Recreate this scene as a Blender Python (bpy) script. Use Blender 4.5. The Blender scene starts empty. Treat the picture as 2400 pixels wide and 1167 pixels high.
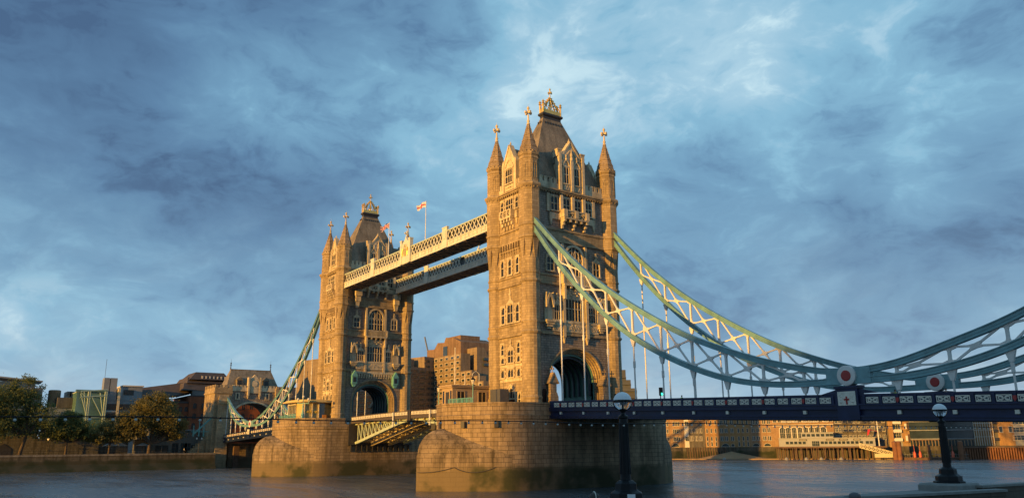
import bpy, bmesh, math, random
import numpy as np
from math import sin, cos, tan, pi, radians, sqrt, atan2, hypot
from mathutils import Vector, Matrix

scene = bpy.context.scene
COL = scene.collection
random.seed(7)

# ------------------------------------------------------------------ camera
CAM = Vector((155.197, -90.03, 7.034))
YAW, PITCH, ROLL = 0.9562, 0.2421, -0.0083
fw = Vector((-sin(YAW) * cos(PITCH), cos(YAW) * cos(PITCH), sin(PITCH)))
r0 = Vector((cos(YAW), sin(YAW), 0))
u0 = r0.cross(fw)
rt = r0 * cos(ROLL) + u0 * sin(ROLL)
up = -r0 * sin(ROLL) + u0 * cos(ROLL)
cd = bpy.data.cameras.new('camera')
cam = bpy.data.objects.new('camera', cd)
COL.objects.link(cam)
cam.matrix_world = Matrix(((rt.x, up.x, -fw.x, CAM.x), (rt.y, up.y, -fw.y, CAM.y), (rt.z, up.z, -fw.z, CAM.z), (0, 0, 0, 1)))
cd.sensor_width = 36
cd.lens = 1850.03 / 2400 * 36
cd.clip_start = 0.1
cd.clip_end = 9000
scene.camera = cam
FPX = 1850.03


def raydir(px, py):
    return fw + rt * ((px - 1200) / FPX) - up * ((py - 583.5) / FPX)


# ------------------------------------------------------------------ sun, sky, exposure
SUN_EL = radians(5.8)
SUN_AZ = radians(10.5)          # degrees south of west, bridge axis runs along X (south = +X)
sdir = Vector((sin(SUN_AZ) * cos(SUN_EL), -cos(SUN_AZ) * cos(SUN_EL), sin(SUN_EL)))
sl = bpy.data.lights.new('sun', 'SUN')
sl.energy = 5.0
sl.angle = radians(0.5)
sl.color = (1.0, 0.51, 0.085)
so = bpy.data.objects.new('sun', sl)
COL.objects.link(so)
so.rotation_euler = sdir.to_track_quat('Z', 'Y').to_euler()
scene.view_settings.view_transform = 'Standard'
scene.view_settings.look = 'None'
scene.view_settings.exposure = 0.50
scene.view_settings.gamma = 1

w = bpy.data.worlds.new("World")
scene.world = w
w.use_nodes = True
nt = w.node_tree
nt.nodes.clear()


class NG:
    """small helper for wiring nodes"""
    def __init__(s, tree):
        s.t = tree

    def n(s, typ, **kw):
        nd = s.t.nodes.new(typ)
        for k, v in kw.items():
            if k.startswith('i_'):
                nd.inputs[k[2:].replace('_', ' ')].default_value = v
            else:
                setattr(nd, k, v)
        return nd

    def l(s, a, b):
        s.t.links.new(a, b)

    def math(s, op, a, b=None, c=None, clamp=False):
        nd = s.t.nodes.new('ShaderNodeMath')
        nd.operation = op
        nd.use_clamp = clamp
        for i, v in enumerate((a, b, c)):
            if v is None:
                continue
            if isinstance(v, (int, float)):
                nd.inputs[i].default_value = v
            else:
                s.l(v, nd.inputs[i])
        return nd.outputs[0]

    def vmath(s, op, a, b=None):
        nd = s.t.nodes.new('ShaderNodeVectorMath')
        nd.operation = op
        for i, v in enumerate((a, b)):
            if v is None:
                continue
            if isinstance(v, (tuple, list, Vector)):
                nd.inputs[i].default_value = tuple(v)
            else:
                s.l(v, nd.inputs[i])
        return nd.outputs['Value'] if op in ('DOT_PRODUCT', 'LENGTH') else nd.outputs[0]

    def ramp(s, fac, stops, interp='LINEAR'):
        nd = s.t.nodes.new('ShaderNodeValToRGB')
        cr = nd.color_ramp
        cr.interpolation = interp
        while len(cr.elements) < len(stops):
            cr.elements.new(0.5)
        for e, (p, c) in zip(cr.elements, stops):
            e.position = p
            e.color = (c[0], c[1], c[2], 1)
        s.l(fac, nd.inputs[0])
        return nd.outputs[0]

    def noise(s, vec, scale, detail=4, rough=0.5, dist=0):
        nd = s.t.nodes.new('ShaderNodeTexNoise')
        nd.inputs['Scale'].default_value = scale
        nd.inputs['Detail'].default_value = detail
        nd.inputs['Roughness'].default_value = rough
        nd.inputs['Distortion'].default_value = dist
        if vec is not None:
            s.l(vec, nd.inputs['Vector'])
        return nd.outputs['Fac']

    def mix(s, fac, a, b, mode='MIX'):
        nd = s.t.nodes.new('ShaderNodeMix')
        nd.data_type = 'RGBA'
        nd.blend_type = mode
        nd.clamp_factor = True
        for i, v in ((0, fac), (6, a), (7, b)):
            if isinstance(v, (int, float)):
                nd.inputs[i].default_value = v
            elif isinstance(v, (tuple, list)):
                nd.inputs[i].default_value = (v[0], v[1], v[2], 1)
            else:
                s.l(v, nd.inputs[i])
        return nd.outputs[2]


g = NG(nt)
wout = g.n('ShaderNodeOutputWorld')
tc = g.n('ShaderNodeTexCoord')
D = tc.outputs['Generated']
sky = g.n('ShaderNodeTexSky')
sky.sky_type = 'NISHITA'
sky.sun_disc = False
sky.sun_elevation = SUN_EL
sky.sun_rotation = atan2(sdir.x, sdir.y)
sky.air_density = 1.0
sky.dust_density = 1.5
bg_sky = g.n('ShaderNodeBackground')
bg_sky.inputs['Strength'].default_value = 0.09
g.l(sky.outputs[0], bg_sky.inputs['Color'])
sep = g.n('ShaderNodeSeparateXYZ')
g.l(D, sep.inputs[0])
zc = g.math('MAXIMUM', sep.outputs[2], 0.0)
den = g.math('ADD', zc, 0.16)
cu = g.math('DIVIDE', sep.outputs[0], den)
cv = g.math('DIVIDE', sep.outputs[1], den)
comb = g.n('ShaderNodeCombineXYZ')
g.l(cu, comb.inputs[0])
g.l(cv, comb.inputs[1])
mp = g.n('ShaderNodeMapping')
mp.inputs['Rotation'].default_value = (0, 0, -YAW)
mp.inputs['Scale'].default_value = (0.75, 1.15, 1)
g.l(comb.outputs[0], mp.inputs[0])
CV = mp.outputs[0]
mp2 = g.n('ShaderNodeMapping')
mp2.inputs['Scale'].default_value = (1, 1, 1.9)
mp2.inputs['Location'].default_value = (3.1, 1.7, 0.4)
g.l(D, mp2.inputs[0])
# domain warp so that the cloud edges billow
wn = g.n('ShaderNodeTexNoise')
wn.inputs['Scale'].default_value = 6.0
wn.inputs['Detail'].default_value = 4
g.l(mp2.outputs[0], wn.inputs['Vector'])
wv = g.n('ShaderNodeVectorMath', operation='MULTIPLY_ADD')
wv.inputs[1].default_value = (0.16, 0.16, 0.16)
g.l(wn.outputs['Color'], wv.inputs[0])
g.l(mp2.outputs[0], wv.inputs[2])
DV = wv.outputs[0]
n1 = g.noise(DV, 3.2, 3, 0.5, 0.0)
n2 = g.noise(DV, 7.0, 8, 0.54, 0.0)
n3 = g.noise(DV, 24.0, 7, 0.60, 0.0)
b = g.math('MULTIPLY_ADD', n1, 0.52, -0.26)
b = g.math('ADD', b, g.math('MULTIPLY_ADD', n2, 0.46, -0.23))
b = g.math('ADD', b, g.math('MULTIPLY_ADD', n3, 0.14, -0.07))
# cloud masses where the photograph has them, fixed in the sky (direction, spread, brightness)
for (px, py, rad, amp) in [
        (230, 50, 0.22, -0.30), (700, 100, 0.14, -0.22), (-100, 120, 0.2, -0.2), (980, 60, 0.07, -0.12),
        (600, 205, 0.08, 0.20), (880, 250, 0.12, 0.26), (120, 300, 0.20, 0.10), (420, 330, 0.13, 0.14), (700, 330, 0.12, 0.14),
        (800, 425, 0.09, -0.26), (560, 445, 0.11, -0.16), (150, 560, 0.2, -0.03),
        (1240, 120, 0.11, 0.15), (1480, 60, 0.13, 0.18), (1220, 260, 0.06, 0.16),
        (1730, 170, 0.08, 0.30), (1750, 60, 0.15, 0.12), (1980, 230, 0.13, 0.12),
        (1640, 430, 0.10, -0.14), (1950, 420, 0.2, -0.06), (2140, 465, 0.05, 0.2), (2280, 60, 0.16, 0.08),
        (2300, 330, 0.15, -0.02), (1650, 620, 0.15, 0.10), (2250, 700, 0.22, -0.06), (1900, 700, 0.2, -0.03),
        (300, 700, 0.22, -0.05), (700, 650, 0.12, 0.06), (80, 800, 0.14, 0.10), (420, 830, 0.13, 0.08),
        (15, 742, 0.025, 0.3), (1050, 640, 0.1, 0.1), (620, 850, 0.12, 0.05)]:
    dv = raydir(px, py).normalized()
    dt = g.vmath('DOT_PRODUCT', D, dv)
    # angular falloff 1-cos -> gaussian
    ex = g.math('MULTIPLY', g.math('SUBTRACT', dt, 1.0), 2.0 / (rad * rad))
    b = g.math('MULTIPLY_ADD', g.math('EXPONENT', ex), amp, b)
b = g.math('ADD', b, 0.415)
# crisp cumulus tops: thresholded billows, brightest where the masses are bright
bil = g.math('ADD', g.math('MULTIPLY_ADD', n2, 1.0, -0.5), g.math('MULTIPLY_ADD', n3, 0.55, -0.275))
edge = g.n('ShaderNodeMapRange')
edge.interpolation_type = 'SMOOTHSTEP'
edge.inputs[1].default_value = 0.0
edge.inputs[2].default_value = 0.20
g.l(bil, edge.inputs[0])
b = g.math('ADD', b, g.math('MULTIPLY', edge.outputs[0], g.math('MULTIPLY_ADD', b, 0.26, -0.04)))
# dark undersides
edge2 = g.n('ShaderNodeMapRange')
edge2.interpolation_type = 'SMOOTHSTEP'
edge2.inputs[1].default_value = -0.02
edge2.inputs[2].default_value = -0.26
g.l(bil, edge2.inputs[0])
b = g.math('ADD', b, g.math('MULTIPLY', edge2.outputs[0], -0.13), clamp=True)
ccol = g.ramp(b, [(0.0, (.048, .098, .190)), (0.20, (.080, .168, .290)), (0.42, (.128, .265, .400)), (0.60, (.185, .370, .505)),
                  (0.78, (.285, .455, .570)), (1.0, (.440, .600, .670))])
hz = g.math('POWER', g.math('SUBTRACT', 1.0, zc), 9.0)
hcol = g.ramp(n2, [(0.3, (.23, .345, .49)), (0.5, (.33, .44, .56)), (0.68, (.47, .49, .53))])
ccol = g.mix(g.math('MULTIPLY', hz, 0.75), ccol, hcol)
bg_c = g.n('ShaderNodeBackground')
bg_c.inputs['Strength'].default_value = 1.0
g.l(ccol, bg_c.inputs['Color'])
ms = g.n('ShaderNodeMixShader')
ms.inputs[0].default_value = 0.90
g.l(bg_sky.outputs[0], ms.inputs[1])
g.l(bg_c.outputs[0], ms.inputs[2])
g.l(ms.outputs[0], wout.inputs['Surface'])

# ------------------------------------------------------------------ materials
MATS = {}


def newmat(name):
    m = bpy.data.materials.new(name)
    m.use_nodes = True
    t = m.node_tree
    t.nodes.clear()
    gg = NG(t)
    out = gg.n('ShaderNodeOutputMaterial')
    bs = gg.n('ShaderNodeBsdfPrincipled')
    gg.l(bs.outputs[0], out.inputs[0])
    MATS[name] = m
    return m, gg, bs


def plain(name, col, rough=0.6, metal=0.0, var=0.12, scale=2.0, emit=None, spec=0.5, bump=0.0):
    m, gg, bs = newmat(name)
    bs.inputs['Roughness'].default_value = rough
    bs.inputs['Metallic'].default_value = metal
    bs.inputs['Specular IOR Level'].default_value = spec
    geo = gg.n('ShaderNodeNewGeometry')
    nz = gg.noise(geo.outputs['Position'], scale, 5, 0.6)
    lo = [c * (1 - var * 1.6) for c in col]
    hi = [min(1, c * (1 + var * 1.3)) for c in col]
    c = gg.ramp(nz, [(0.25, lo), (0.75, hi)])
    gg.l(c, bs.inputs['Base Color'])
    if bump:
        bp = gg.n('ShaderNodeBump')
        bp.inputs['Strength'].default_value = bump
        gg.l(nz, bp.inputs['Height'])
        gg.l(bp.outputs[0], bs.inputs['Normal'])
    if emit:
        bs.inputs['Emission Color'].default_value = (*emit[0], 1)
        bs.inputs['Emission Strength'].default_value = emit[1]
    return m


def wall_uv(gg):
    """metres along the wall and height, from the true face normal"""
    geo = gg.n('ShaderNodeNewGeometry')
    cr = gg.n('ShaderNodeVectorMath', operation='CROSS_PRODUCT')
    cr.inputs[0].default_value = (0, 0, 1)
    gg.l(geo.outputs['True Normal'], cr.inputs[1])
    nr = gg.n('ShaderNodeVectorMath', operation='NORMALIZE')
    gg.l(cr.outputs[0], nr.inputs[0])
    u = gg.vmath('DOT_PRODUCT', nr.outputs[0], geo.outputs['Position'])
    sp = gg.n('ShaderNodeSeparateXYZ')
    gg.l(geo.outputs['Position'], sp.inputs[0])
    cb = gg.n('ShaderNodeCombineXYZ')
    gg.l(u, cb.inputs[0])
    gg.l(sp.outputs[2], cb.inputs[1])
    return geo, cb.outputs[0], u, sp


def masonry(name, c1, c2, mortar, bw, bh, msize=0.02, rough=0.85, tide=None, streak=0.35, bump=0.5, grime=0.45, msmooth=0.15):
    m, gg, bs = newmat(name)
    geo, uv, u, sp = wall_uv(gg)
    br = gg.n('ShaderNodeTexBrick')
    br.offset = 0.5
    br.offset_frequency = 2
    br.squash = 0.7
    br.squash_frequency = 3
    br.inputs['Color1'].default_value = (*c1, 1)
    br.inputs['Color2'].default_value = (*c2, 1)
    br.inputs['Mortar'].default_value = (*mortar, 1)
    br.inputs['Scale'].default_value = 1.0
    br.inputs['Brick Width'].default_value = bw
    br.inputs['Row Height'].default_value = bh
    br.inputs['Mortar Size'].default_value = msize
    br.inputs['Mortar Smooth'].default_value = msmooth
    br.inputs['Bias'].default_value = 0.0
    gg.l(uv, br.inputs['Vector'])
    P = geo.outputs['Position']
    big = gg.noise(P, 0.22, 5, 0.62)
    mid = gg.noise(P, 1.9, 5, 0.65)
    col = gg.mix(gg.ramp(big, [(0.35, (0, 0, 0)), (0.7, (1, 1, 1))]), br.outputs['Color'], tuple(c * (1 - grime) for c in c1), 'MIX') if grime > 0.9 else br.outputs['Color']
    gr = gg.ramp(big, [(0.30, (1 - grime,) * 3), (0.60, (1.06,) * 3)])
    col = gg.mix(0.85, col, gr, 'MULTIPLY')
    gr2 = gg.ramp(mid, [(0.25, (.72, .70, .68)), (0.7, (1.12, 1.12, 1.1))])
    col = gg.mix(0.7, col, gr2, 'MULTIPLY')
    if streak:
        sc = gg.n('ShaderNodeMapping')
        sc.inputs['Scale'].default_value = (1.1, 1.1, 0.07)
        gg.l(P, sc.inputs[0])
        st = gg.noise(sc.outputs[0], 0.9, 5, 0.6)
        sr = gg.ramp(st, [(0.36, (1 - streak, 1 - streak, 1 - streak * 1.05)), (0.56, (1, 1, 1))])
        col = gg.mix(1.0, col, sr, 'MULTIPLY')
    if tide:
        zt, soft, wet, alg = tide
        wob = gg.math('MULTIPLY_ADD', gg.noise(P, 0.35, 4, 0.6), 1.9, -0.95)
        zz = gg.math('ADD', sp.outputs[2], wob)
        f = gg.n('ShaderNodeMapRange')
        f.interpolation_type = 'SMOOTHSTEP'
        f.inputs[1].default_value = zt + soft
        f.inputs[2].default_value = zt - soft
        gg.l(zz, f.inputs[0])
        wetc = gg.mix(0.92, col, (*wet, 1), 'MIX')
        col = gg.mix(f.outputs[0], col, wetc)
        f2 = gg.n('ShaderNodeMapRange')
        f2.interpolation_type = 'SMOOTHSTEP'
        f2.inputs[1].default_value = 0.44
        f2.inputs[2].default_value = 0.60
        gg.l(gg.noise(P, 0.16, 4, 0.55), f2.inputs[0])
        f3 = gg.math('MULTIPLY', f2.outputs[0], f.outputs[0])
        col = gg.mix(gg.math('MULTIPLY', f3, 0.9), col, alg)
    gg.l(col, bs.inputs['Base Color'])
    bs.inputs['Roughness'].default_value = rough
    bs.inputs['Specular IOR Level'].default_value = 0.25
    bp = gg.n('ShaderNodeBump')
    bp.inputs['Strength'].default_value = bump
    bp.inputs['Distance'].default_value = 0.06
    h = gg.math('MULTIPLY_ADD', mid, 0.6, gg.math('MULTIPLY', br.outputs['Fac'], -0.8))
    gg.l(h, bp.inputs['Height'])
    gg.l(bp.outputs[0], bs.inputs['Normal'])
    return m


GRAN = masonry('tower_granite', (.46, .35, .215), (.335, .25, .15), (.19, .145, .10), 1.25, 0.46, 0.018, grime=0.24, streak=0.28)
GRANS = masonry('tower_rockfaced', (.365, .295, .235), (.27, .215, .172), (.12, .10, .085), 1.0, 0.42, 0.03, bump=0.9, grime=0.2, streak=0.25)
PORT = masonry('portland_stone', (.68, .56, .38), (.62, .51, .345), (.36, .30, .22), 1.6, 0.9, 0.010, grime=0.3, streak=0.35, bump=0.3)
PIERM = masonry('pier_granite', (.37, .275, .175), (.27, .20, .13), (.075, .055, .038), 1.6, 0.68, 0.026, tide=(3.3, 0.6, (.13, .100, .062), (.036, .042, .020)), streak=0.4, grime=0.35)
STARM = masonry('starling_granite', (.34, .255, .165), (.265, .20, .13), (.10, .075, .055), 1.6, 0.72, 0.03, tide=(3.4, 0.6, (.165, .125, .070), (.040, .046, .020)), streak=0.6, grime=0.5)
SLATE = masonry('roof_slate', (.31, .255, .18), (.26, .215, .155), (.15, .125, .10), 0.5, 0.34, 0.02, rough=0.6, grime=0.35, streak=0.35, bump=0.4)
SPIREM = masonry('spire_stone', (.40, .30, .205), (.33, .25, .17), (.18, .135, .10), 0.9, 0.42, 0.03, grime=0.3, streak=0.3)
GOLD = plain('gilded_iron', (.72, .50, .15), 0.35, 0.55, 0.15, 3)
LEAD = plain('dark_lead', (.035, .033, .035), 0.55)
PGLASS = plain('tower_window_glass', (.020, .022, .024), 0.22, 0, 0.3, 0.8, spec=0.35)
CHAINT = plain('chain_teal_paint', (.150, .300, .325), 0.45, 0, 0.2, 0.7)
WHITEP = plain('white_bridge_paint', (.66, .64, .60), 0.5, 0, 0.10, 0.6)
NAVY = plain('navy_bridge_paint', (.009, .018, .060), 0.45, 0, 0.25, 0.5, spec=0.35)
PALEG = plain('pale_green_paint', (.40, .47, .37), 0.5, 0, 0.12, 0.6)
PALEB = plain('pale_blue_grey_paint', (.60, .59, .50), 0.5, 0, 0.12, 0.6)
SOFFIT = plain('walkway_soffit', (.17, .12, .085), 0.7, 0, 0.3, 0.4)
STEELD = plain('dark_steel', (.045, .040, .040), 0.6)
STEELB = plain("girder_brown_grey", (.075, .06, .052), 0.6)
REDP = plain('red_paint', (.33, .022, .018), 0.45, 0, 0.1)
PANELW = plain('lattice_white', (.66, .62, .52), 0.55, 0, 0.08)
PANELK = plain('lattice_back', (.055, .06, .085), 0.6)
TURQ = plain('turquoise_paint', (.13, .34, .33), 0.5, 0, 0.1)
TUNNEL = plain('archway_paint', (.10, .24, .20), 0.55, 0, 0.15, 0.8)
RIBM = plain('archway_rib', (.045, .060, .075), 0.5)
TARMAC = plain('road_surface', (.06, .06, .06), 0.9, 0, 0.15, 3)
BLACKP = plain('black_gloss_paint', (.007, .008, .010), 0.45, 0, 0.2, 4, spec=0.22)
# ------------------------------------------------------------------ mesh helpers
class MB:
    def __init__(s):
        s.v = []
        s.f = []
        s.mi = []

    def add(s, vs, fs, mi=0):
        o = len(s.v)
        s.v.extend([tuple(p) for p in vs])
        for f in fs:
            s.f.append(tuple(i + o for i in f))
            s.mi.append(mi)
        return s

    def box(s, x0, x1, y0, y1, z0, z1, mi=0):
        v = [(x, y, z) for z in (z0, z1) for y in (y0, y1) for x in (x0, x1)]
        return s.add(v, [(0, 2, 3, 1), (4, 5, 7, 6), (0, 1, 5, 4), (2, 6, 7, 3), (0, 4, 6, 2), (1, 3, 7, 5)], mi)

    def obox(s, c, a, b_, h, mi=0):
        """box from centre and three half-axis vectors"""
        c, a, b_, h = Vector(c), Vector(a), Vector(b_), Vector(h)
        v = [c + a * i + b_ * j + h * k for k in (-1, 1) for j in (-1, 1) for i in (-1, 1)]
        return s.add(v, [(0, 2, 3, 1), (4, 5, 7, 6), (0, 1, 5, 4), (2, 6, 7, 3), (0, 4, 6, 2), (1, 3, 7, 5)], mi)

    def beam(s, p0, p1, wd, h, side=(0, 1, 0), mi=0):
        """bar from p0 to p1, wd across 'side', h in the third direction"""
        p0, p1 = Vector(p0), Vector(p1)
        d = (p1 - p0)
        L = d.length
        if L < 1e-6:
            return s
        d = d / L
        sd = Vector(side)
        sd = (sd - d * sd.dot(d)).normalized()
        n = d.cross(sd)
        return s.obox((p0 + p1) / 2, d * (L / 2), sd * (wd / 2), n * (h / 2), mi)

    def ring(s, rings, closed_ends=True, mi=0, loop=True):
        """loft between rings of equal point count"""
        o = len(s.v)
        n = len(rings[0])
        for r in rings:
            s.v.extend([tuple(p) for p in r])
        m = n if loop else n - 1
        for k in range(len(rings) - 1):
            for i in range(m):
                j = (i + 1) % n
                s.f.append((o + k * n + i, o + k * n + j, o + (k + 1) * n + j, o + (k + 1) * n + i))
                s.mi.append(mi)
        if closed_ends:
            s.f.append(tuple(o + i for i in reversed(range(n))))
            s.mi.append(mi)
            s.f.append(tuple(o + (len(rings) - 1) * n + i for i in range(n)))
            s.mi.append(mi)
        return s

    def lathe(s, prof, c=(0, 0, 0), n=16, rot=0.0, mi=0):
        rings = []
        for (r, z) in prof:
            rings.append([(c[0] + r * cos(rot + 2 * pi * i / n), c[1] + r * sin(rot + 2 * pi * i / n), c[2] + z) for i in range(n)])
        return s.ring(rings, True, mi)

    def tube(s, pts, r, n=6, mi=0):
        pts = [Vector(p) for p in pts]
        rings = []
        for k, p in enumerate(pts):
            a = pts[max(0, k - 1)]
            c = pts[min(len(pts) - 1, k + 1)]
            d = (c - a).normalized()
            ref = Vector((0, 0, 1)) if abs(d.z) < 0.95 else Vector((1, 0, 0))
            sx = d.cross(ref).normalized()
            sy = d.cross(sx)
            rr = r[k] if isinstance(r, (list, tuple)) else r
            rings.append([p + sx * rr * cos(2 * pi * i / n) + sy * rr * sin(2 * pi * i / n) for i in range(n)])
        return s.ring(rings, True, mi)

    def prism(s, poly, z0, z1, mi=0):
        return s.ring([[(x, y, z0) for x, y in poly], [(x, y, z1) for x, y in poly]], True, mi)

    def ico(s, c, r, sub=2, sc=(1, 1, 1), mi=0):
        bm = bmesh.new()
        bmesh.ops.create_icosphere(bm, subdivisions=sub, radius=1)
        bm.verts.ensure_lookup_table()
        s.add([(c[0] + v.co.x * r * sc[0], c[1] + v.co.y * r * sc[1], c[2] + v.co.z * r * sc[2]) for v in bm.verts],
              [[v.index for v in f.verts] for f in bm.faces], mi)
        bm.free()
        return s

    # ---- boxes on a face of a tower: F maps (u, v, z) -> xyz, u along the face, v outward
    def fbox(s, F, ua, ub, va, vb, za, zb, mi=0):
        v = [F(u, q, z) for z in (za, zb) for q in (va, vb) for u in (ua, ub)]
        return s.add(v, [(0, 2, 3, 1), (4, 5, 7, 6), (0, 1, 5, 4), (2, 6, 7, 3), (0, 4, 6, 2), (1, 3, 7, 5)], mi)

    def fprism(s, F, poly, va, vb, mi=0):
        return s.ring([[F(u, va, z) for u, z in poly], [F(u, vb, z) for u, z in poly]], True, mi)

    def farc(s, F, outer, inner, va, vb, mi=0):
        """band between two open polylines in the face plane, given thickness"""
        n = len(outer)
        rings = []
        for k in range(n):
            rings.append([F(outer[k][0], va, outer[k][1]), F(outer[k][0], vb, outer[k][1]), F(inner[k][0], vb, inner[k][1]), F(inner[k][0], va, inner[k][1])])
        return s.ring(rings, True, mi)

    def build(s, name, mats, parent=None, origin=(0, 0, 0), smooth=None, fix=True):
        me = bpy.data.meshes.new(name)
        ox, oy, oz = origin
        me.from_pydata([(x - ox, y - oy, z - oz) for x, y, z in s.v], [], s.f)
        if not isinstance(mats, (list, tuple)):
            mats = [mats]
        for m in mats:
            me.materials.append(m)
        if len(mats) > 1:
            me.polygons.foreach_set('material_index', s.mi)
        if fix:
            bm = bmesh.new()
            bm.from_mesh(me)
            bmesh.ops.recalc_face_normals(bm, faces=bm.faces)
            bm.to_mesh(me)
            bm.free()
        if smooth is not None:
            me.polygons.foreach_set('use_smooth', [True] * len(me.polygons))
            me.set_sharp_from_angle(angle=radians(smooth))
        me.update()
        ob = bpy.data.objects.new(name, me)
        COL.objects.link(ob)
        if parent is not None:
            ob.parent = parent
        else:
            ob.location = origin
        return ob


def tag(o, label=None, cat=None, group=None, kind=None):
    if label:
        o['label'] = label
    if cat:
        o['category'] = cat
    if group:
        o['group'] = group
    if kind:
        o['kind'] = kind
    return o


def thing(name, loc, label, cat, group=None, rotz=0):
    o = bpy.data.objects.new(name, None)
    COL.objects.link(o)
    o.location = loc
    o.rotation_euler = (0, 0, rotz)
    o.empty_display_size = 0.5
    return tag(o, label, cat, group)


def kids(o):
    return [c for c in COL.objects if c.parent == o]


CH = {}


def copy_tree(o, loc=None, rotz=None, label=None):
    par = {}
    for c in COL.objects:
        if c.parent:
            par.setdefault(c.parent.name, []).append(c)

    def rec(src, parent):
        c = src.copy()
        COL.objects.link(c)
        if parent is not None:
            c.parent = parent
        for ch in par.get(src.name, []):
            rec(ch, c)
        return c
    c = rec(o, None)
    if loc is not None:
        c.location = loc
    if rotz is not None:
        c.rotation_euler = (0, 0, rotz)
    if label:
        c['label'] = label
    return c


def inst(src, parent, loc, rotz=0.0):
    """another part sharing the mesh of src"""
    c = src.copy()
    COL.objects.link(c)
    c.parent = parent
    c.location = loc
    c.rotation_euler = (0, 0, rotz)
    return c


def arc_pts(hw, z0, rise, n=20, power=2.0, cu=0.0):
    """flattened arch from (-hw, z0) over the crown to (hw, z0)"""
    out = []
    for i in range(n + 1):
        a = pi - pi * i / n
        x = cos(a)
        out.append((cu + hw * x, z0 + rise * (sin(a) ** (2.0 / power) if sin(a) > 0 else 0)))
    return out


def gothic(hw, z0, rise, n=10, cu=0.0):
    """pointed arch polyline"""
    L = []
    for i in range(n + 1):
        t = i / n
        u = -hw + hw * t
        L.append((cu + u, z0 + rise * sin(t * pi / 2) ** 0.8 if t > 0 else z0))
    R = [(2 * cu - a, b_) for a, b_ in reversed(L[:-1])]
    return L + R


def lerp_table(tab, x):
    xs = [t[0] for t in tab]
    ys = [t[1] for t in tab]
    return float(np.interp(x, xs, ys))


def spline_table(tab):
    """smooth curve through the points (natural cubic)"""
    xs = np.array([t[0] for t in tab], float)
    ys = np.array([t[1] for t in tab], float)
    n = len(xs)
    A = np.zeros((n, n))
    r = np.zeros(n)
    A[0, 0] = A[-1, -1] = 1
    h = np.diff(xs)
    for i in range(1, n - 1):
        A[i, i - 1] = h[i - 1]
        A[i, i] = 2 * (h[i - 1] + h[i])
        A[i, i + 1] = h[i]
        r[i] = 3 * ((ys[i + 1] - ys[i]) / h[i] - (ys[i] - ys[i - 1]) / h[i - 1])
    c = np.linalg.solve(A, r)

    def f(x):
        i = int(np.clip(np.searchsorted(xs, x) - 1, 0, n - 2))
        dx = x - xs[i]
        b_ = (ys[i + 1] - ys[i]) / h[i] - h[i] * (2 * c[i] + c[i + 1]) / 3
        d = (c[i + 1] - c[i]) / (3 * h[i])
        return float(ys[i] + b_ * dx + c[i] * dx ** 2 + d * dx ** 3)
    return f
# ------------------------------------------------------------------ the two towers
HX, HY = 5.75, 9.85
TA, TB = 5.19, 9.29


def FS(u, v, z): return (HX + v, u, z)
def FN(u, v, z): return (-(HX + v), -u, z)
def FW(u, v, z): return (u, -(HY + v), z)
def FE(u, v, z): return (-u, HY + v, z)


def window(F, parent, u0, u1, z0, z1, n=2, trans=(0.5,), head='point', fw=0.2, quoin=True, v0=0.0, finial=None, name='window'):
    """light stone surround with mullions, and the dark glazing as its own sub-part"""
    m = MB()
    e = 0.22
    m.fbox(F, u0 - fw, u0, v0 - .1, v0 + e, z0, z1)
    m.fbox(F, u1, u1 + fw, v0 - .1, v0 + e, z0, z1)
    m.fbox(F, u0 - fw - .1, u1 + fw + .1, v0 - .1, v0 + e + .08, z0 - .22, z0)
    m.fbox(F, u0 - fw, u1 + fw, v0 - .1, v0 + e + .003, z1, z1 + .24)
    if quoin:
        k = 0
        zz = z0 + .1
        while zz + .38 < z1 + .2:
            if k % 2 == 0:
                m.fbox(F, u0 - fw - .17, u0 - fw, v0 - .1, v0 + .1, zz, zz + .38)
                m.fbox(F, u1 + fw, u1 + fw + .17, v0 - .1, v0 + .1, zz, zz + .38)
            zz += .38
            k += 1
    lw = (u1 - u0) / n
    mw = min(.13, lw * .22)
    for i in range(1, n):
        m.fbox(F, u0 + lw * i - mw / 2, u0 + lw * i + mw / 2, v0 + .035, v0 + .16, z0, z1)
    for t in trans:
        zt = z0 + (z1 - z0) * t
        m.fbox(F, u0, u1, v0 + .035, v0 + .14, zt - .07, zt + .07)
    if head == 'point':
        tops = [z1] + [z0 + (z1 - z0) * t - .07 for t in trans if t > .55]
        for zt in tops[:1]:
            hh = min(.62, lw * .75)
            for i in range(n):
                a, b_ = u0 + lw * i, u0 + lw * (i + 1)
                c = (a + b_) / 2
                m.fprism(F, [(a, zt), (a, zt - hh), (a + lw * .16, zt - hh * .45), (c, zt - .05), (c, zt)], v0 + .04, v0 + .12)
                m.fprism(F, [(b_, zt), (c, zt), (c, zt - .05), (b_ - lw * .16, zt - hh * .45), (b_, zt - hh)], v0 + .04, v0 + .12)
    if finial:
        c = (u0 + u1) / 2
        h = finial
        m.fprism(F, [(u0 - fw, z1 + .24), (u1 + fw, z1 + .24), (c + .35, z1 + .24 + h * .18), (c + .16, z1 + h * .55), (c - .16, z1 + h * .55), (c - .35, z1 + .24 + h * .18)], v0 - .1, v0 + .2)
        m.fbox(F, c - .32, c + .32, v0 - .1, v0 + .28, z1 + h * .55, z1 + h * .66)
        m.fprism(F, [(c - .2, z1 + h * .66), (c + .2, z1 + h * .66), (c + .12, z1 + h), (c - .12, z1 + h)], v0 - .1, v0 + .2)
    o = m.build(name, PORT, parent)
    gm = MB().fbox(F, u0 - .01, u1 + .01, v0 - .1, v0 + .03, z0 - .01, z1 + .01)
    gm.build('pane', PGLASS, o)
    return o


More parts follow.
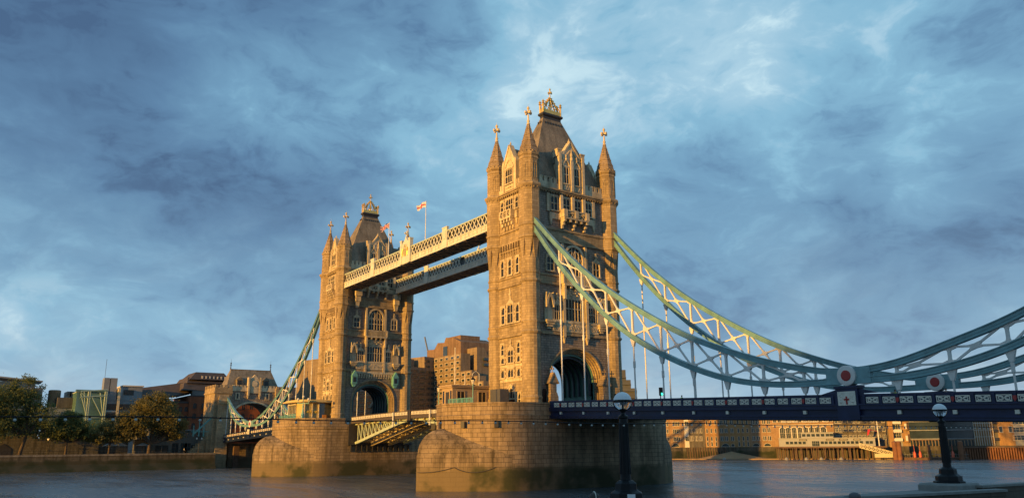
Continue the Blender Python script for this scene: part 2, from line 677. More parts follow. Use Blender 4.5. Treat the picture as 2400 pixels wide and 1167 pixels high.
def arch_fill(m, F, hw, zs, rise, power, u0, u1, z0, z1, va, vb, mi=0, n=24):
    """wall slab u0..u1, z0..z1 with an arched opening"""
    m.fbox(F, u0, -hw, va, vb, z0, zs, mi)
    m.fbox(F, hw, u1, va, vb, z0, zs, mi)
    pts = arc_pts(hw, zs, rise, n, power)
    outer = []
    for u, z in pts:
        outer.append((u, z1))
    m.fbox(F, u0, -hw, va, vb, zs, z1, mi)
    m.fbox(F, hw, u1, va, vb, zs, z1, mi)
    m.farc(F, outer, pts, va, vb, mi)


def cross_finial(m, c, z0, h, s=1.0):
    """stone cross on a little knop"""
    m.lathe([(.16 * s, 0), (.26 * s, .12 * h), (.15 * s, .2 * h), (.13 * s, .34 * h), (.13 * s, .5 * h)], (c[0], c[1], z0), 8)
    zc_ = z0 + h * .62
    for dx, dy in ((1, 0), (-1, 0), (0, 1), (0, -1)):
        m.beam((c[0], c[1], zc_), (c[0] + dx * .42 * s, c[1] + dy * .42 * s, zc_), .2 * s, .22 * s, side=(dy, dx, 0))
        m.obox((c[0] + dx * .5 * s, c[1] + dy * .5 * s, zc_), (.14 * s, 0, 0), (0, .14 * s, 0), (0, 0, .2 * s))
    m.lathe([(.15 * s, 0), (.15 * s, .2 * h), (.24 * s, .25 * h), (.2 * s, .32 * h), (.02, .40 * h)], (c[0], c[1], zc_), 8)


Z0 = 12.2     # pier pavement


def make_turret(root, sx, sy):
    cx, cy = sx * TA, sy * TB
    m = MB()
    N = 16
    OCT = pi / 8

    def rnd(r, z):
        return [(cx + r * cos(2 * pi * (i + .5) / N), cy + r * sin(2 * pi * (i + .5) / N), z) for i in range(N)]

    def octo(ap, z):
        # octagon resampled on 16 points so that it lofts with the round shaft
        R = ap / cos(pi / 8)
        out = []
        for i in range(N):
            a = 2 * pi * (i + .5) / N
            k = (a % (pi / 4))
            # polar radius of an octagon with a flat facing +x
            d = (a + pi / 8) % (pi / 4) - pi / 8
            out.append((cx + ap / cos(d) * cos(a), cy + ap / cos(d) * sin(a), z))
        return out
    # 16-gon points at 11.25 + 22.5 i degrees sit on octagon corners only with this start angle
    def oct8(ap, z):
        R = ap / cos(pi / 8)
        pts = []
        for i in range(8):
            a0 = pi / 8 + i * pi / 4
            pts.append((cx + R * cos(a0), cy + R * sin(a0), z))
        out = []
        for i in range(8):
            p, q_ = pts[i], pts[(i + 1) % 8]
            out.append(p)
            out.append(((p[0] + q_[0]) / 2, (p[1] + q_[1]) / 2, z))
        return out

    def rnd8(r, z):
        return [(cx + r * cos(pi / 8 + i * pi / 8), cy + r * sin(pi / 8 + i * pi / 8), z) for i in range(16)]
    prof = [(1.86, Z0), (1.86, 13.6), (1.72, 13.75), (1.72, 14.4), (1.80, 14.5), (1.80, 14.75), (1.62, 14.95), (1.62, 25.35), (1.78, 25.5), (1.90, 25.75), (1.78, 25.95),
            (1.64, 26.05), (1.64, 27.3), (1.74, 27.4), (1.74, 27.65), (1.61, 27.75), (1.60, 34.3), (1.76, 34.45), (1.88, 34.7), (1.76, 34.9), (1.62, 35.0), (1.62, 35.95),
            (1.72, 36.05), (1.72, 36.3), (1.60, 36.4), (1.60, 38.6)]
    rings = [rnd8(r, z) for r, z in prof]
    o = len(m.v)
    m.ring(rings, False)
    # broaches: round to octagon
    m.ring([rnd8(1.60, 38.6), rnd8(1.50, 39.4), rnd8(1.50, 42.2)], False)
    pro8 = [(1.80, 42.2), (1.96, 42.35), (1.98, 42.6), (1.84, 42.8), (1.80, 42.9), (1.80, 44.45), (1.93, 44.55), (1.95, 44.8), (1.80, 44.95), (1.80, 51.2), (1.88, 51.3),
            (1.92, 51.55), (2.14, 51.8), (2.22, 52.0), (2.22, 52.25), (2.05, 52.4), (1.72, 52.6), (1.68, 56.9), (1.78, 57.0), (1.78, 57.25), (1.70, 57.35), (1.70, 57.6),
            (1.88, 57.75), (1.92, 57.95), (1.92, 58.2)]
    m.ring([oct8(a, z) for a, z in pro8], True)
    # pendants of the broaches: pointed stone tongues on each facet
    for i in range(8):
        a = i * pi / 4
        ca, sa = cos(a), sin(a)
        def T(u, v, z): return (cx + ca * v - sa * u, cy + sa * v + ca * u, z)
        m.ring([[T(-.20, 1.2, 38.7), T(.20, 1.2, 38.7), T(.20, 1.60, 38.7), T(-.20, 1.60, 38.7)],
                [T(-.40, 1.2, 40.2), T(.40, 1.2, 40.2), T(.40, 1.70, 40.2), T(-.40, 1.70, 40.2)],
                [T(-.73, 1.2, 42.25), T(.73, 1.2, 42.25), T(.73, 1.81, 42.25), T(-.73, 1.81, 42.25)]], True)
        # panelled upper stage: frame, pointed head, cross mullion
        w_ = .50
        m.fbox(T, -w_, -w_ + .09, 1.6, 1.765, 53.3, 56.7)
        m.fbox(T, w_ - .09, w_, 1.6, 1.765, 53.3, 56.7)
        m.fbox(T, -w_, w_, 1.6, 1.77, 53.2, 53.34)
        m.fbox(T, -w_, w_, 1.6, 1.77, 56.65, 56.8)
        m.fbox(T, -.05, .05, 1.6, 1.745, 53.3, 56.6)
        m.fprism(T, [(-w_ + .09, 56.65), (0, 56.65), (0, 56.5), (-.24, 56.0), (-w_ + .09, 55.5)], 1.6, 1.75)
        m.fprism(T, [(w_ - .09, 56.65), (w_ - .09, 55.5), (.24, 56.0), (0, 56.5), (0, 56.65)], 1.6, 1.75)
        m.fbox(T, -w_ + .09, w_ - .09, 1.6, 1.742, 54.55, 54.68)
        # corbel blocks under the main cornice and merlons below the spire
        m.fbox(T, -.5, -.25, 1.7, 2.06, 51.45, 51.78)
        m.fbox(T, .25, .5, 1.7, 2.06, 51.45, 51.78)
        m.fbox(T, -.52, -.2, 1.62, 1.93, 58.2, 58.5)
        m.fbox(T, .2, .52, 1.62, 1.93, 58.2, 58.5)
    t = m.build('turret', GRAN, root)
    s = MB()
    pr = [(1.72, 58.1)]
    K = 10
    for k in range(1, K + 1):
        f = k / K
        r = 1.62 * (1 - f) ** 1.04 + .20
        z = 58.2 + 5.9 * f
        pr += [(r, z)]
        if k in (2, 4, 6, 8):
            pr += [(r + .05, z + .02), (r + .05, z + .14), (r - .02, z + .16)]
    R8 = lambda ap, z: [(cx + ap / cos(pi / 8) * cos(pi / 8 + i * pi / 4), cy + ap / cos(pi / 8) * sin(pi / 8 + i * pi / 4), z) for i in range(8)]
    s.ring([R8(a, z) for a, z in pr], True)
    for i in range(8):      # corner rolls
        a = pi / 8 + i * pi / 4
        pts = [(cx + (q_[0] / cos(pi / 8)) * cos(a), cy + (q_[0] / cos(pi / 8)) * sin(a), q_[1]) for q_ in (pr[0], pr[-1])]
        s.beam(pts[0], pts[1], .1, .1, side=(-sin(a), cos(a), 0))
    s.build('spire', SPIREM, t)
    c = MB()
    c.lathe([(.30, 0), (.36, .15), (.24, .3), (.16, .45)], (cx, cy, 64.0), 8)
    cross_finial(c, (cx, cy), 64.3, 3.3, 1.15)
    c.lathe([(.03, 0), (.015, .9)], (cx, cy, 67.2), 5)
    c.build('finial', PORT, t)
    return t


def make_tower():
    root = thing('bridge_tower', (41.15, 0, 0), 'nearer and larger granite tower with spired turrets, the chains leave its front', 'tower', 'gothic towers of the bridge')
    # ---- walls
    m = MB()
    AH, AZ, AR, AP = 5.0, 17.6, 4.6, 2.3
    th = 1.2
    # side walls
    m.box(-HX, HX, -HY, -HY + 3.6, Z0, 54.0)
    m.box(-HX, HX, HY - 3.6, HY, Z0, 54.0)
    inner = HY - 3.6
    for F in (FS, FN):
        m.fbox(F, -inner, inner, -2.2, 0, 23.8, 54.0)
        arch_fill(m, F, 6.2, AZ, 6.0, AP, -inner - .002, inner + .002, Z0, 23.8, -.5, 0.0)
        arch_fill(m, F, 5.0 + .02, AZ, 4.62, AP, -inner, inner, Z0, 23.8, -2.0, -1.6)
    m.build('wall', GRANS, root)
    # smooth side walls: plain ashlar skin on the west and east fronts
    for F in (FW, FE):
        k = MB()
        k.fbox(F, -3.9, 3.9, -.3, .05, Z0, 52.0)
        k.build('ashlar_front', GRAN, root)
    # portal mouldings (receding orders)
    for F in (FS, FN):
        k = MB()
        hw, rr, v = 6.2, 6.0, 0.02
        for j in range(5):
            hw2, rr2 = hw - .24, rr - .26
            k.farc(F, [(-hw, Z0)] + arc_pts(hw, AZ, rr, 28, AP) + [(hw, Z0)], [(-hw2, Z0)] + arc_pts(hw2, AZ, rr2, 28, AP) + [(hw2, Z0)], v - .5, v + (.14 if j == 0 else 0))
            hw, rr = hw2, rr2
            v -= .36
        k.build('portal_arch', PORT if False else GRAN, root, smooth=40)
    # passage lining with steel ribs
    k = MB()
    pl = [(-5.0, Z0)] + arc_pts(5.0, AZ, 4.6, 28, AP) + [(5.0, Z0)]
    po = [(-5.6, Z0)] + arc_pts(5.6, AZ, 5.2, 28, AP) + [(5.6, Z0)]
    T = lambda u, v, z: (v, u, z)
    k.farc(T, po, pl, -4.4, 4.4)
    k.build('passage_lining', TUNNEL, root)
    for x in np.linspace(-3.7, 3.7, 6):
        k = MB()
        pi_ = [(-4.55, Z0 + 3.2)] + arc_pts(4.55, AZ, 4.2, 24, AP) + [(4.55, Z0 + 3.2)]
        pq = [(-4.98, Z0 + 3.2)] + arc_pts(4.98, AZ, 4.58, 24, AP) + [(4.98, Z0 + 3.2)]
        k.farc(T, pq, pi_, x - .13, x + .13)
        k.build('passage_rib', RIBM, root)
    # ---- string courses and panel bands round the walls
    for F, hw in ((FW, 3.75), (FE, 3.75), (FS, 7.85), (FN, 7.85)):
        for z, h, pr in ((25.4, .5, .30), (27.35, .3, .18), (34.4, .45, .28), (36.0, .3, .18), (42.3, .5, .26), (44.5, .42, .22), (51.7, .6, .42)):
            if z < 30 and F in (FS, FN):
                z += .15
            k = MB()
            k.fbox(F, -hw, hw, -.1, pr + .05, z, z + h * .45)
            k.fbox(F, -hw, hw, -.1, pr + .22 * (z > 51), z + h * .45, z + h)
            if z > 51:
                n_ = int(hw / .65)
                for i in range(-n_, n_ + 1):
                    k.fbox(F, i * .62 - .12, i * .62 + .12, -.1, .40, 51.42, 51.72)
            k.build('cornice' if z > 51 else 'string_course', GRAN, root)
        k = MB()
        if F in (FS, FN):
            k.fbox(F, -hw, hw, -.1, .07, 42.8, 44.5)
            k.build('panel_band', GRAN, root)
            MB().fbox(F, -hw, hw, -.1, .06, 34.85, 36.0).build('panel_band', GRAN, root)
    # ---- side (river) fronts
    for F in (FW, FE):
        k = MB()
        v = .05
        k.fbox(F, -3.3, 3.3, -.1, v + .1, 17.62, 18.25)
        k.fbox(F, -3.3, 3.3, -.1, v + .1, 20.15, 20.6)
        k.fbox(F, -1.15, 1.15, -.1, v + .16, 19.95, 20.85)
        k.build('light_stone_band', PORT, root)
        for a, b_, c, d, n, fin in ((-2.85, -2.05, 22.4, 24.3, 1, None), (2.05, 2.85, 22.4, 24.3, 1, None), (-2.85, -2.0, 20.9, 22.0, 1, None), (2.0, 2.85, 20.9, 22.0, 1, None),
                                    (-2.85, -2.0, 18.4, 19.8, 1, None), (2.0, 2.85, 18.4, 19.8, 1, None), (-.8, .8, 18.4, 19.8, 2, None), (-.8, .8, 20.9, 23.2, 2, 1.9),
                                    (-2.95, -2.2, 13.4, 15.5, 1, None), (2.2, 2.95, 13.4, 15.5, 1, None),
                                    (-2.7, -1.75, 27.95, 31.0, 1, None), (1.75, 2.7, 27.95, 31.0, 1, None), (-.85, .85, 27.95, 31.3, 2, 2.9),
                                    (-2.75, -1.9, 36.65, 39.6, 1, None), (-.43, .43, 36.65, 39.6, 1, None), (1.9, 2.75, 36.65, 39.6, 1, None),
                                    (-2.75, -1.95, 48.7, 50.9, 1, None), (1.95, 2.75, 48.7, 50.9, 1, None), (-1.1, 1.1, 48.4, 51.0, 3, None)):
            window(F, root, a, b_, c, d, n, () if d - c < 1.6 else (.52,), v0=.05, finial=fin, fw=.25)
        # pointed doorway
        k = MB()
        for j, (hw, vv) in enumerate(((1.75, .22), (1.45, .12))):
            k.farc(F, [(-hw, Z0)] + gothic(hw, 14.6, 2.6 - j * .35, 9) + [(hw, Z0)], [(-hw + .3, Z0)] + gothic(hw - .3, 14.6, 2.25 - j * .35, 9) + [(hw - .3, Z0)], -.1, vv + .05)
        k.fbox(F, -1.15, 1.15, .0, .12, 14.55, 14.8)
        for u in (-.4, .4):
            k.fbox(F, u - .07, u + .07, 0, .14, 14.8, 16.0)
        d_ = k.build('doorway', PORT, root)
        MB().fprism(F, [(-1.15, Z0), (1.15, Z0), (1.15, 14.6), (.6, 16.0), (0, 16.5), (-.6, 16.0), (-1.15, 14.6)], -.1, .075).build('door', BLACKP, d_)
        # corbel table
        k = MB()
        for i in range(8):
            u = -2.75 + i * .785
            k.fbox(F, u - .16, u + .16, -.1, .45, 41.3, 42.3)
            k.fbox(F, u - .16, u + .16, -.1, .30, 40.75, 41.3)
            k.fbox(F, u - .16, u + .16, -.1, .18, 40.2, 40.75)
        k.fbox(F, -3.1, 3.1, -.1, .22, 41.0, 41.25)
        k.build('corbel_table', GRAN, root)
        # balcony
        k = MB()
        k.fbox(F, -1.7, 1.7, 0, 1.25, 46.9, 47.15)
        k.fbox(F, -1.7, 1.7, 1.02, 1.25, 47.15, 47.3)
        k.fbox(F, -1.7, 1.7, 1.02, 1.3, 48.3, 48.5)
        for u in (-1.6, -.55, .55, 1.6):
            k.fbox(F, u - .13, u + .13, 1.0, 1.28, 47.15, 48.42)
        for c in (-1.07, 0, 1.07):
            k.beam(F(c - .42, 1.13, 47.3), F(c + .42, 1.13, 48.3), .1, .1, side=tuple(Vector(F(0, 1, 0)) - Vector(F(0, 0, 0))))
            k.beam(F(c + .42, 1.13, 47.3), F(c - .42, 1.13, 48.3), .1, .1, side=tuple(Vector(F(0, 1, 0)) - Vector(F(0, 0, 0))))
        for s in (-1, 1):
            k.fbox(F, s * 1.7 - .12, s * 1.7 + .12, 0, 1.25, 47.15, 48.5)
        for u in (-1.4, -.47, .47, 1.4):
            k.fprism(F, [(u - .17, 46.9), (u + .17, 46.9), (u + .17, 46.3), (u - .17, 46.3)], 0, 1.15)
            k.fprism(F, [(u - .17, 46.3), (u + .17, 46.3), (u + .17, 45.7), (u - .17, 45.7)], 0, .8)
            k.fprism(F, [(u - .17, 45.7), (u + .17, 45.7), (u + .12, 45.0), (u - .12, 45.0)], 0, .45)
        for s in (-1, 1):
            k.fbox(F, s * 2.4 - .35, s * 2.4 + .35, 0, .5, 46.8, 48.2)
            k.fprism(F, [(s * 2.4 - .3, 46.8), (s * 2.4 + .3, 46.8), (s * 2.4, 45.6)], 0, .35)
        k.build('balcony', PORT, root)
        # parapet with merlons, then the gable
        k = MB()
        k.fbox(F, -3.6, 3.6, -.3, .1, 52.3, 53.3)
        for u in (-2.9, -2.2, 2.2, 2.9):
            k.fbox(F, u - .26, u + .26, -.3, .13, 53.3, 54.2)
        k.build('parapet', PORT, root)
        k = MB()
        k.fprism(F, [(-1.95, 52.3), (1.95, 52.3), (1.95, 57.6), (0, 61.2), (-1.95, 57.6)], -.7, .12)
        for s in (-1, 1):
            k.beam(F(s * 2.1, -.25, 57.4), F(0, -.25, 61.5), 1.05, .3, side=tuple(Vector(F(0, 1, 0)) - Vector(F(0, 0, 0))))
            k.fbox(F, s * 1.95 - .3, s * 1.95 + .3, -.7, .3, 52.3, 57.9)
            k.fprism(F, [(s * 1.95 - .32, 57.9), (s * 1.95 + .32, 57.9), (s * 1.95, 58.8)], -.6, .25)
        k.farc(F, gothic(1.5, 56.8, 1.9, 9), gothic(1.28, 56.8, 1.6, 9), -.1, .3)
        k.lathe([(.2, 0), (.12, .3), (.18, .5), (.02, 1.0)], F(0, -.2, 61.3), 8)
        k.fbox(F, -1.2, 1.2, -.1, .2, 52.6, 53.7)
        for u in (-.6, 0, .6):
            k.lathe([(.25, -.04), (.25, .04)], F(u, .2, 53.15), 8)
        # body of the dormer back to the roof
        k.fprism(F, [(-1.8, 53.4), (1.8, 53.4), (1.8, 57.4), (0, 60.7), (-1.8, 57.4)], -4.6, -.7)
        ga = k.build('gable', PORT, root)
        window(F, root, -1.05, 1.05, 54.0, 56.8, 3, (.5,), v0=.12, fw=.18, quoin=False)
        MB().fprism(F, [(-1.95, 57.55), (0, 61.0), (1.95, 57.55), (1.85, 57.3), (0, 60.72), (-1.85, 57.3)], -5.2, -.72).build('gable_roof', SLATE, root)
    # ---- portal fronts (towards the chains and towards the river span)
    for F in (FS, FN):
        k = MB()
        # carved frieze
        k.fbox(F, -5.3, 5.3, -.1, .34, 26.15, 27.75)
        k.fbox(F, -5.5, 5.5, -.1, .46, 27.75, 28.05)
        rr_ = random.Random(3)
        for i in range(26):
            u = -4.9 + i * .39
            k.beam(F(u - .16, .36, 26.4 + rr_.random() * .3), F(u + .16, .36, 27.5 - rr_.random() * .3), .14, .12, side=tuple(Vector(F(0, 1, 0)) - Vector(F(0, 0, 0))))
        for u in (-2.65, 2.65):
            k.fbox(F, u - .28, u + .28, -.1, .55, 25.2, 36.3)
            k.fprism(F, [(u - .22, 25.2), (u + .22, 25.2), (u, 24.2)], -.1, .4)
        k.build('carved_frieze', PORT, root)
        window(F, root, -2.15, 2.15, 28.25, 32.2, 6, (.55,), v0=.03, fw=.2, quoin=False)
        window(F, root, -4.75, -3.2, 28.25, 30.9, 3, (.55,), v0=.03, fw=.16, quoin=False, finial=2.1)
        window(F, root, 3.2, 4.75, 28.25, 30.9, 3, (.55,), v0=.03, fw=.16, quoin=False, finial=2.1)
        # canopied niches with corbels
        for s in (-1, 1):
            u = s * 6.05
            k = MB()
            k.fbox(F, u - .85, u + .85, -.1, .3, 28.0, 31.0)
            k.fprism(F, [(u - .9, 31.0), (u + .9, 31.0), (u + .55, 32.2), (u, 33.2), (u - .55, 32.2)], -.1, .35)
            k.farc(F, gothic(.85, 30.6, 2.2, 8, u), gothic(.55, 30.6, 1.4, 8, u), .3, .95)
            for q_ in (-.75, .75):
                k.fbox(F, u + q_ - .13, u + q_ + .13, .3, .95, 30.2, 31.6)
                k.fprism(F, [(u + q_ - .16, 31.6), (u + q_ + .16, 31.6), (u + q_, 32.9)], .35, .85)
            for j, (ww, vv) in enumerate(((1.0, 1.0), (.85, .8), (.65, .55), (.4, .3))):
                k.fbox(F, u - ww, u + ww, 0, vv + .1, 27.6 - j * .38, 27.98 - j * .38)
            k.build('niche', PORT, root)
        # oriel: carved panel, corbels, balcony and the great window
        k = MB()
        k.fbox(F, -2.35, 2.35, -.1, .25, 32.5, 33.9)
        rr_ = random.Random(5)
        for i in range(9):
            u = -1.9 + i * .47
            k.lathe([(.24, -.12), (.3, 0), (.24, .12)], F(u, .3, 33.1 + .25 * sin(i * 2.2)), 7)
        for u in (-2.65, -1.3, 0, 1.3, 2.65):
            k.fbox(F, u - .2, u + .2, 0, 1.0, 34.0, 34.45)
            k.fbox(F, u - .2, u + .2, 0, .65, 33.6, 34.0)
            k.fbox(F, u - .18, u + .18, 0, .35, 33.2, 33.6)
        k.fbox(F, -3.0, 3.0, 0, 1.15, 34.4, 34.75)
        k.fbox(F, -3.0, 3.0, .9, 1.12, 36.1, 36.35)
        k.fbox(F, -3.0, 3.0, .95, 1.05, 34.75, 36.1) if False else None
        for i in range(17):
            u = -2.85 + i * .356
            k.fbox(F, u - .09, u + .09, .92, 1.1, 34.75, 36.1)
        for s in (-1, 1):
            k.fbox(F, s * 3.0 - .2, s * 3.0 + .2, 0, 1.15, 34.75, 36.4)
            k.fprism(F, [(s * 2.65 - .25, 34.4), (s * 2.65 + .25, 34.4), (s * 2.65 + .2, 32.0), (s * 2.65 - .2, 32.0)], 0, .9)
        k.build('oriel_balcony', PORT, root)
        k = MB()
        ao = [(-2.45, 36.6)] + arc_pts(2.45, 39.6, 2.65, 18) + [(2.45, 36.6)]
        ai = [(-2.0, 36.6)] + arc_pts(2.0, 39.6, 2.2, 18) + [(2.0, 36.6)]
        k.farc(F, ao, ai, -.1, .4)
        for s in (-1, 1):
            k.fbox(F, s * 2.75 - .25, s * 2.75 + .25, -.1, .5, 36.4, 42.2)
        for u in (-1.2, -.4, .4, 1.2):
            k.fbox(F, u - .07, u + .07, .04, .22, 36.6, 39.6 + 2.1 * sqrt(max(0, 1 - (u / 2.0) ** 2)))
        k.fbox(F, -2.0, 2.0, .04, .2, 38.0, 38.16)
        k.fbox(F, -1.9, 1.9, .04, .2, 39.55, 39.71)
        for u in (-1.6, -.8, 0, .8, 1.6):
            k.farc(F, gothic(.4, 39.0, .5, 5, u), gothic(.3, 38.95, .4, 5, u), .04, .18)
        k.farc(F, gothic(.9, 39.7, 1.5, 8, -.6), gothic(.8, 39.7, 1.35, 8, -.6), .04, .2)
        k.farc(F, gothic(.9, 39.7, 1.5, 8, .6), gothic(.8, 39.7, 1.35, 8, .6), .04, .2)
        wd = k.build('great_window', PORT, root)
        MB().fprism(F, ai, -.1, .03).build('pane', PGLASS, wd)
        for s in (-1, 1):
            window(F, root, s * 5.4 - .75, s * 5.4 + .75, 36.95, 39.5, 2, (.52,), v0=.03, finial=1.9)
        # upper balcony and its windows
        k = MB()
        k.fbox(F, -2.9, 2.9, 0, 1.45, 46.7, 47.0)
        k.fbox(F, -2.9, 2.9, 1.2, 1.5, 48.15, 48.4)
        for u in (-2.6, 0, 2.6):
            k.fbox(F, u - .42, u + .42, 1.15, 1.55, 47.0, 48.45)
        for c in (-1.3, 1.3):
            for q_ in (-.42, .42):
                k.beam(F(c + q_ - .4, 1.33, 47.0), F(c + q_ + .4, 1.33, 48.15), .12, .12, side=tuple(Vector(F(0, 1, 0)) - Vector(F(0, 0, 0))))
                k.beam(F(c + q_ + .4, 1.33, 47.0), F(c + q_ - .4, 1.33, 48.15), .12, .12, side=tuple(Vector(F(0, 1, 0)) - Vector(F(0, 0, 0))))
        for s in (-1, 1):
            k.fbox(F, s * 2.9 - .15, s * 2.9 + .15, 0, 1.45, 47.0, 48.45)
        for u in (-2.6, -1.3, 0, 1.3, 2.6):
            big = u in (-2.6, 0, 2.6)
            k.fbox(F, u - .22, u + .22, 0, 1.35, 46.2, 46.7)
            if big:
                k.fbox(F, u - .22, u + .22, 0, .95, 45.6, 46.2)
                k.fbox(F, u - .2, u + .2, 0, .55, 45.0, 45.6)
        k.build('balcony', PORT, root)
        for u in (-2.75, -.02, 2.6, 5.2, -5.6):
            MB().fbox(F, u - .3, u + .3, -.1, .62 if abs(u) < 5 else .3, 47.9, 51.35).build('pilaster', PORT, root)
        for s in (-1, 1):
            k = MB()
            k.fbox(F, s * 4.2 - 1.2, s * 4.2 + 1.2, -.1, .28, 46.6, 47.8)
            k.fprism(F, [(s * 5.1 - .35, 46.6), (s * 5.1 + .35, 46.6), (s * 5.1, 45.3)], -.1, .3)
            k.build('carved_panel', PORT, root)
        for u in (-4.25, -1.38, 1.3, 3.9):
            window(F, root, u - .72, u + .72, 48.3, 50.95, 2, (.5,), v0=.03, fw=.18, quoin=False)
        # crenellated parapet
        for s in (-1, 1):
            k = MB()
            k.fbox(F, min(s * 2.8, s * 7.6), max(s * 2.8, s * 7.6), -.35, .12, 52.3, 53.5)
            for i in range(4):
                u = s * (3.75 + i * 1.12)
                k.fbox(F, u - .36, u + .36, -.35, .12, 53.5, 54.35)
                k.fbox(F, u - .42, u + .42, -.4, .18, 54.35, 54.5)
            k.build('parapet', PORT, root)
        # great gable
        k = MB()
        k.fprism(F, [(-2.75, 52.3), (2.75, 52.3), (2.75, 58.3), (0, 62.0), (-2.75, 58.3)], -.8, .15)
        sd = tuple(Vector(F(0, 1, 0)) - Vector(F(0, 0, 0)))
        for s in (-1, 1):
            k.beam(F(s * 2.8, -.3, 58.4), F(0, -.3, 62.35), 1.2, .28, side=sd)
            k.fbox(F, s * 2.75 - .28, s * 2.75 + .28, -.7, .5, 52.3, 59.6)
            k.fbox(F, s * 2.75 - .5, s * 2.75 + .5, -1.2, .3, 59.0, 60.2)
            k.fbox(F, s * 2.75 - .58, s * 2.75 + .58, -1.3, .4, 60.2, 60.45)
            k.farc(F, gothic(.95, 57.2, 1.3, 8, s * 1.25), gothic(.75, 57.2, 1.05, 8, s * 1.25), .1, .42)
            k.lathe([(.2, 0), (.26, .3), (.1, .6), (.2, .8), (.02, 1.3)], F(s * 1.25, .3, 58.4), 7)
            k.fbox(F, s * 1.25 - .7, s * 1.25 + .7, .1, .3, 52.6, 53.6)
            for i in range(3):
                k.beam(F(s * 1.25 - .5 + i * .5 - .2, .32, 52.7), F(s * 1.25 - .5 + i * .5 + .2, .32, 53.5), .08, .1, side=sd)
            k.beam(F(s * 1.9, .2, 58.6), F(s * .2, .2, 60.6), .25, .16, side=sd)
            k.beam(F(s * 1.9, .2, 58.6), F(s * 1.9, .2, 59.2), .25, .2, side=sd)
        k.fbox(F, -.3, .3, .1, .55, 52.4, 58.6)
        k.lathe([(.24, 0), (.3, .4), (.16, .8), (.26, 1.1), (.14, 1.6), (.02, 2.3)], F(0, .35, 58.5), 8)
        k.lathe([(.2, 0), (.28, .3), (.12, .6), (.02, 1.0)], F(0, -.3, 62.2), 8)
        k.fprism(F, [(-2.6, 53.4), (2.6, 53.4), (2.6, 58.2), (0, 61.6), (-2.6, 58.2)], -4.4, -.8)
        k.build('gable', PORT, root)
        for s in (-1, 1):
            window(F, root, s * 1.25 - .58, s * 1.25 + .58, 53.85, 57.1, 2, (.55,), v0=.15, fw=.14, quoin=False)
        MB().fprism(F, [(-2.75, 58.15), (0, 61.85), (2.75, 58.15), (2.65, 57.9), (0, 61.5), (-2.65, 57.9)], -5.0, -.82).build('gable_roof', SLATE, root)
    # outer portal: gabled side shrines; inner portal: machicolation and lanterns
    for s in (-1, 1):
        k = MB()
        u = s * 5.95
        F = FS
        k.fbox(F, u - .85, u + .85, 0, 1.35, Z0, 14.9)
        k.fprism(F, [(u - .85, 14.9), (u + .85, 14.9), (u + .66, 15.5), (u - .66, 15.5)], 0, 1.25)
        k.fbox(F, u - .66, u + .66, 0, 1.1, 15.5, 17.3)
        k.fprism(F, [(u - .85, 17.1), (u + .85, 17.1), (u, 18.7)], -.1, 1.25)
        for q_ in (-1, 1):
            k.beam(F(u + q_ * 1.02, .6, 17.0), F(u, .6, 18.85), 1.5, .2, side=(1, 0, 0))
        k.fprism(F, [(u - .36, 15.7), (u + .36, 15.7), (u + .36, 16.8), (u, 17.5), (u - .36, 16.8)], 1.0, 1.14)
        cross_finial(k, F(u, .8, 0)[:2], 18.7, 1.3, .55)
        k.build('portal_shrine', SPIREM, root)
        k = MB()
        u = s * 7.15
        k.fprism(FS, [(u - .42, Z0), (u + .42, Z0), (u + .42, 15.6), (u + .22, 16.2), (u - .22, 16.2), (u - .42, 15.6)], -.1, .12)
        k.build('side_door', BLACKP, root)
    F = FN
    k = MB()
    for i in range(19):
        u = -6.3 + i * .7
        k.fbox(F, u - .2, u + .2, 0, .45, 24.3, 25.4)
        k.fbox(F, u - .2, u + .2, 0, .28, 23.9, 24.3)
    k.fbox(F, -6.6, 6.6, 0, .5, 25.0, 25.55)
    k.build('machicolation', PORT, root)
    for s in (-1, 1):
        u = s * 5.8
        k = MB()
        k.fbox(F, u - .7, u + .7, .1, 1.3, 22.4, 24.2)
        k.fprism(F, [(u - .85, 24.2), (u + .85, 24.2), (u, 25.7)], .05, 1.4)
        k.fprism(F, [(u - .7, 22.4), (u + .7, 22.4), (u + .2, 21.6), (u - .2, 21.6)], .1, 1.0)
        ln = k.build('lantern', TURQ, root)
        MB().fbox(F, u - .45, u + .45, 1.27, 1.33, 22.7, 24.0).build('lantern_pane', PGLASS, ln)
    # corbels that carry the walkways
    for s in (-1, 1):
        k = MB()
        u = s * 5.6
        k.fbox(F, u - .9, u + .9, 0, 1.5, 45.0, 46.4)
        k.fbox(F, u - .7, u + .7, 0, 1.2, 43.6, 45.0)
        k.fprism(F, [(u - .6, 43.6), (u + .6, 43.6), (u + .35, 42.0), (u - .35, 42.0)], 0, .8)
        k.build('walkway_corbel', PORT, root)
    for sx in (1, -1):
        for sy in (-1, 1):
            make_turret(root, sx, sy)
    # ---- main roof
    k = MB()
    tx, ty, zt = 0.42, 2.05, 69.1
    rg = lambda x, y, z: [(-x, -y, z), (x, -y, z), (x, y, z), (-x, y, z)]
    k.ring([rg(5.35, 8.9, 52.4), rg(5.3, 8.8, 53.2), rg(tx, ty, zt)], True)
    rf = k.build('roof', SLATE, root)
    k = MB()
    k.ring([rg(tx + .02, ty + .02, 68.3), rg(tx + .12, ty + .12, 68.7), rg(tx + .12, ty + .12, 69.2), rg(tx + .42, ty + .42, 69.5), rg(tx + .42, ty + .42, 69.85), rg(tx + .2, ty + .2, 70.0)], True)
    k.build('roof_platform', LEAD, rf)
    k = MB()
    for i in range(7):
        y = -1.95 + i * .65
        for s in (-1, 1):
            k.obox((s * (tx + .32), y, 67.75), (.2, 0, 0), (0, .16, 0), (0, 0, .22))
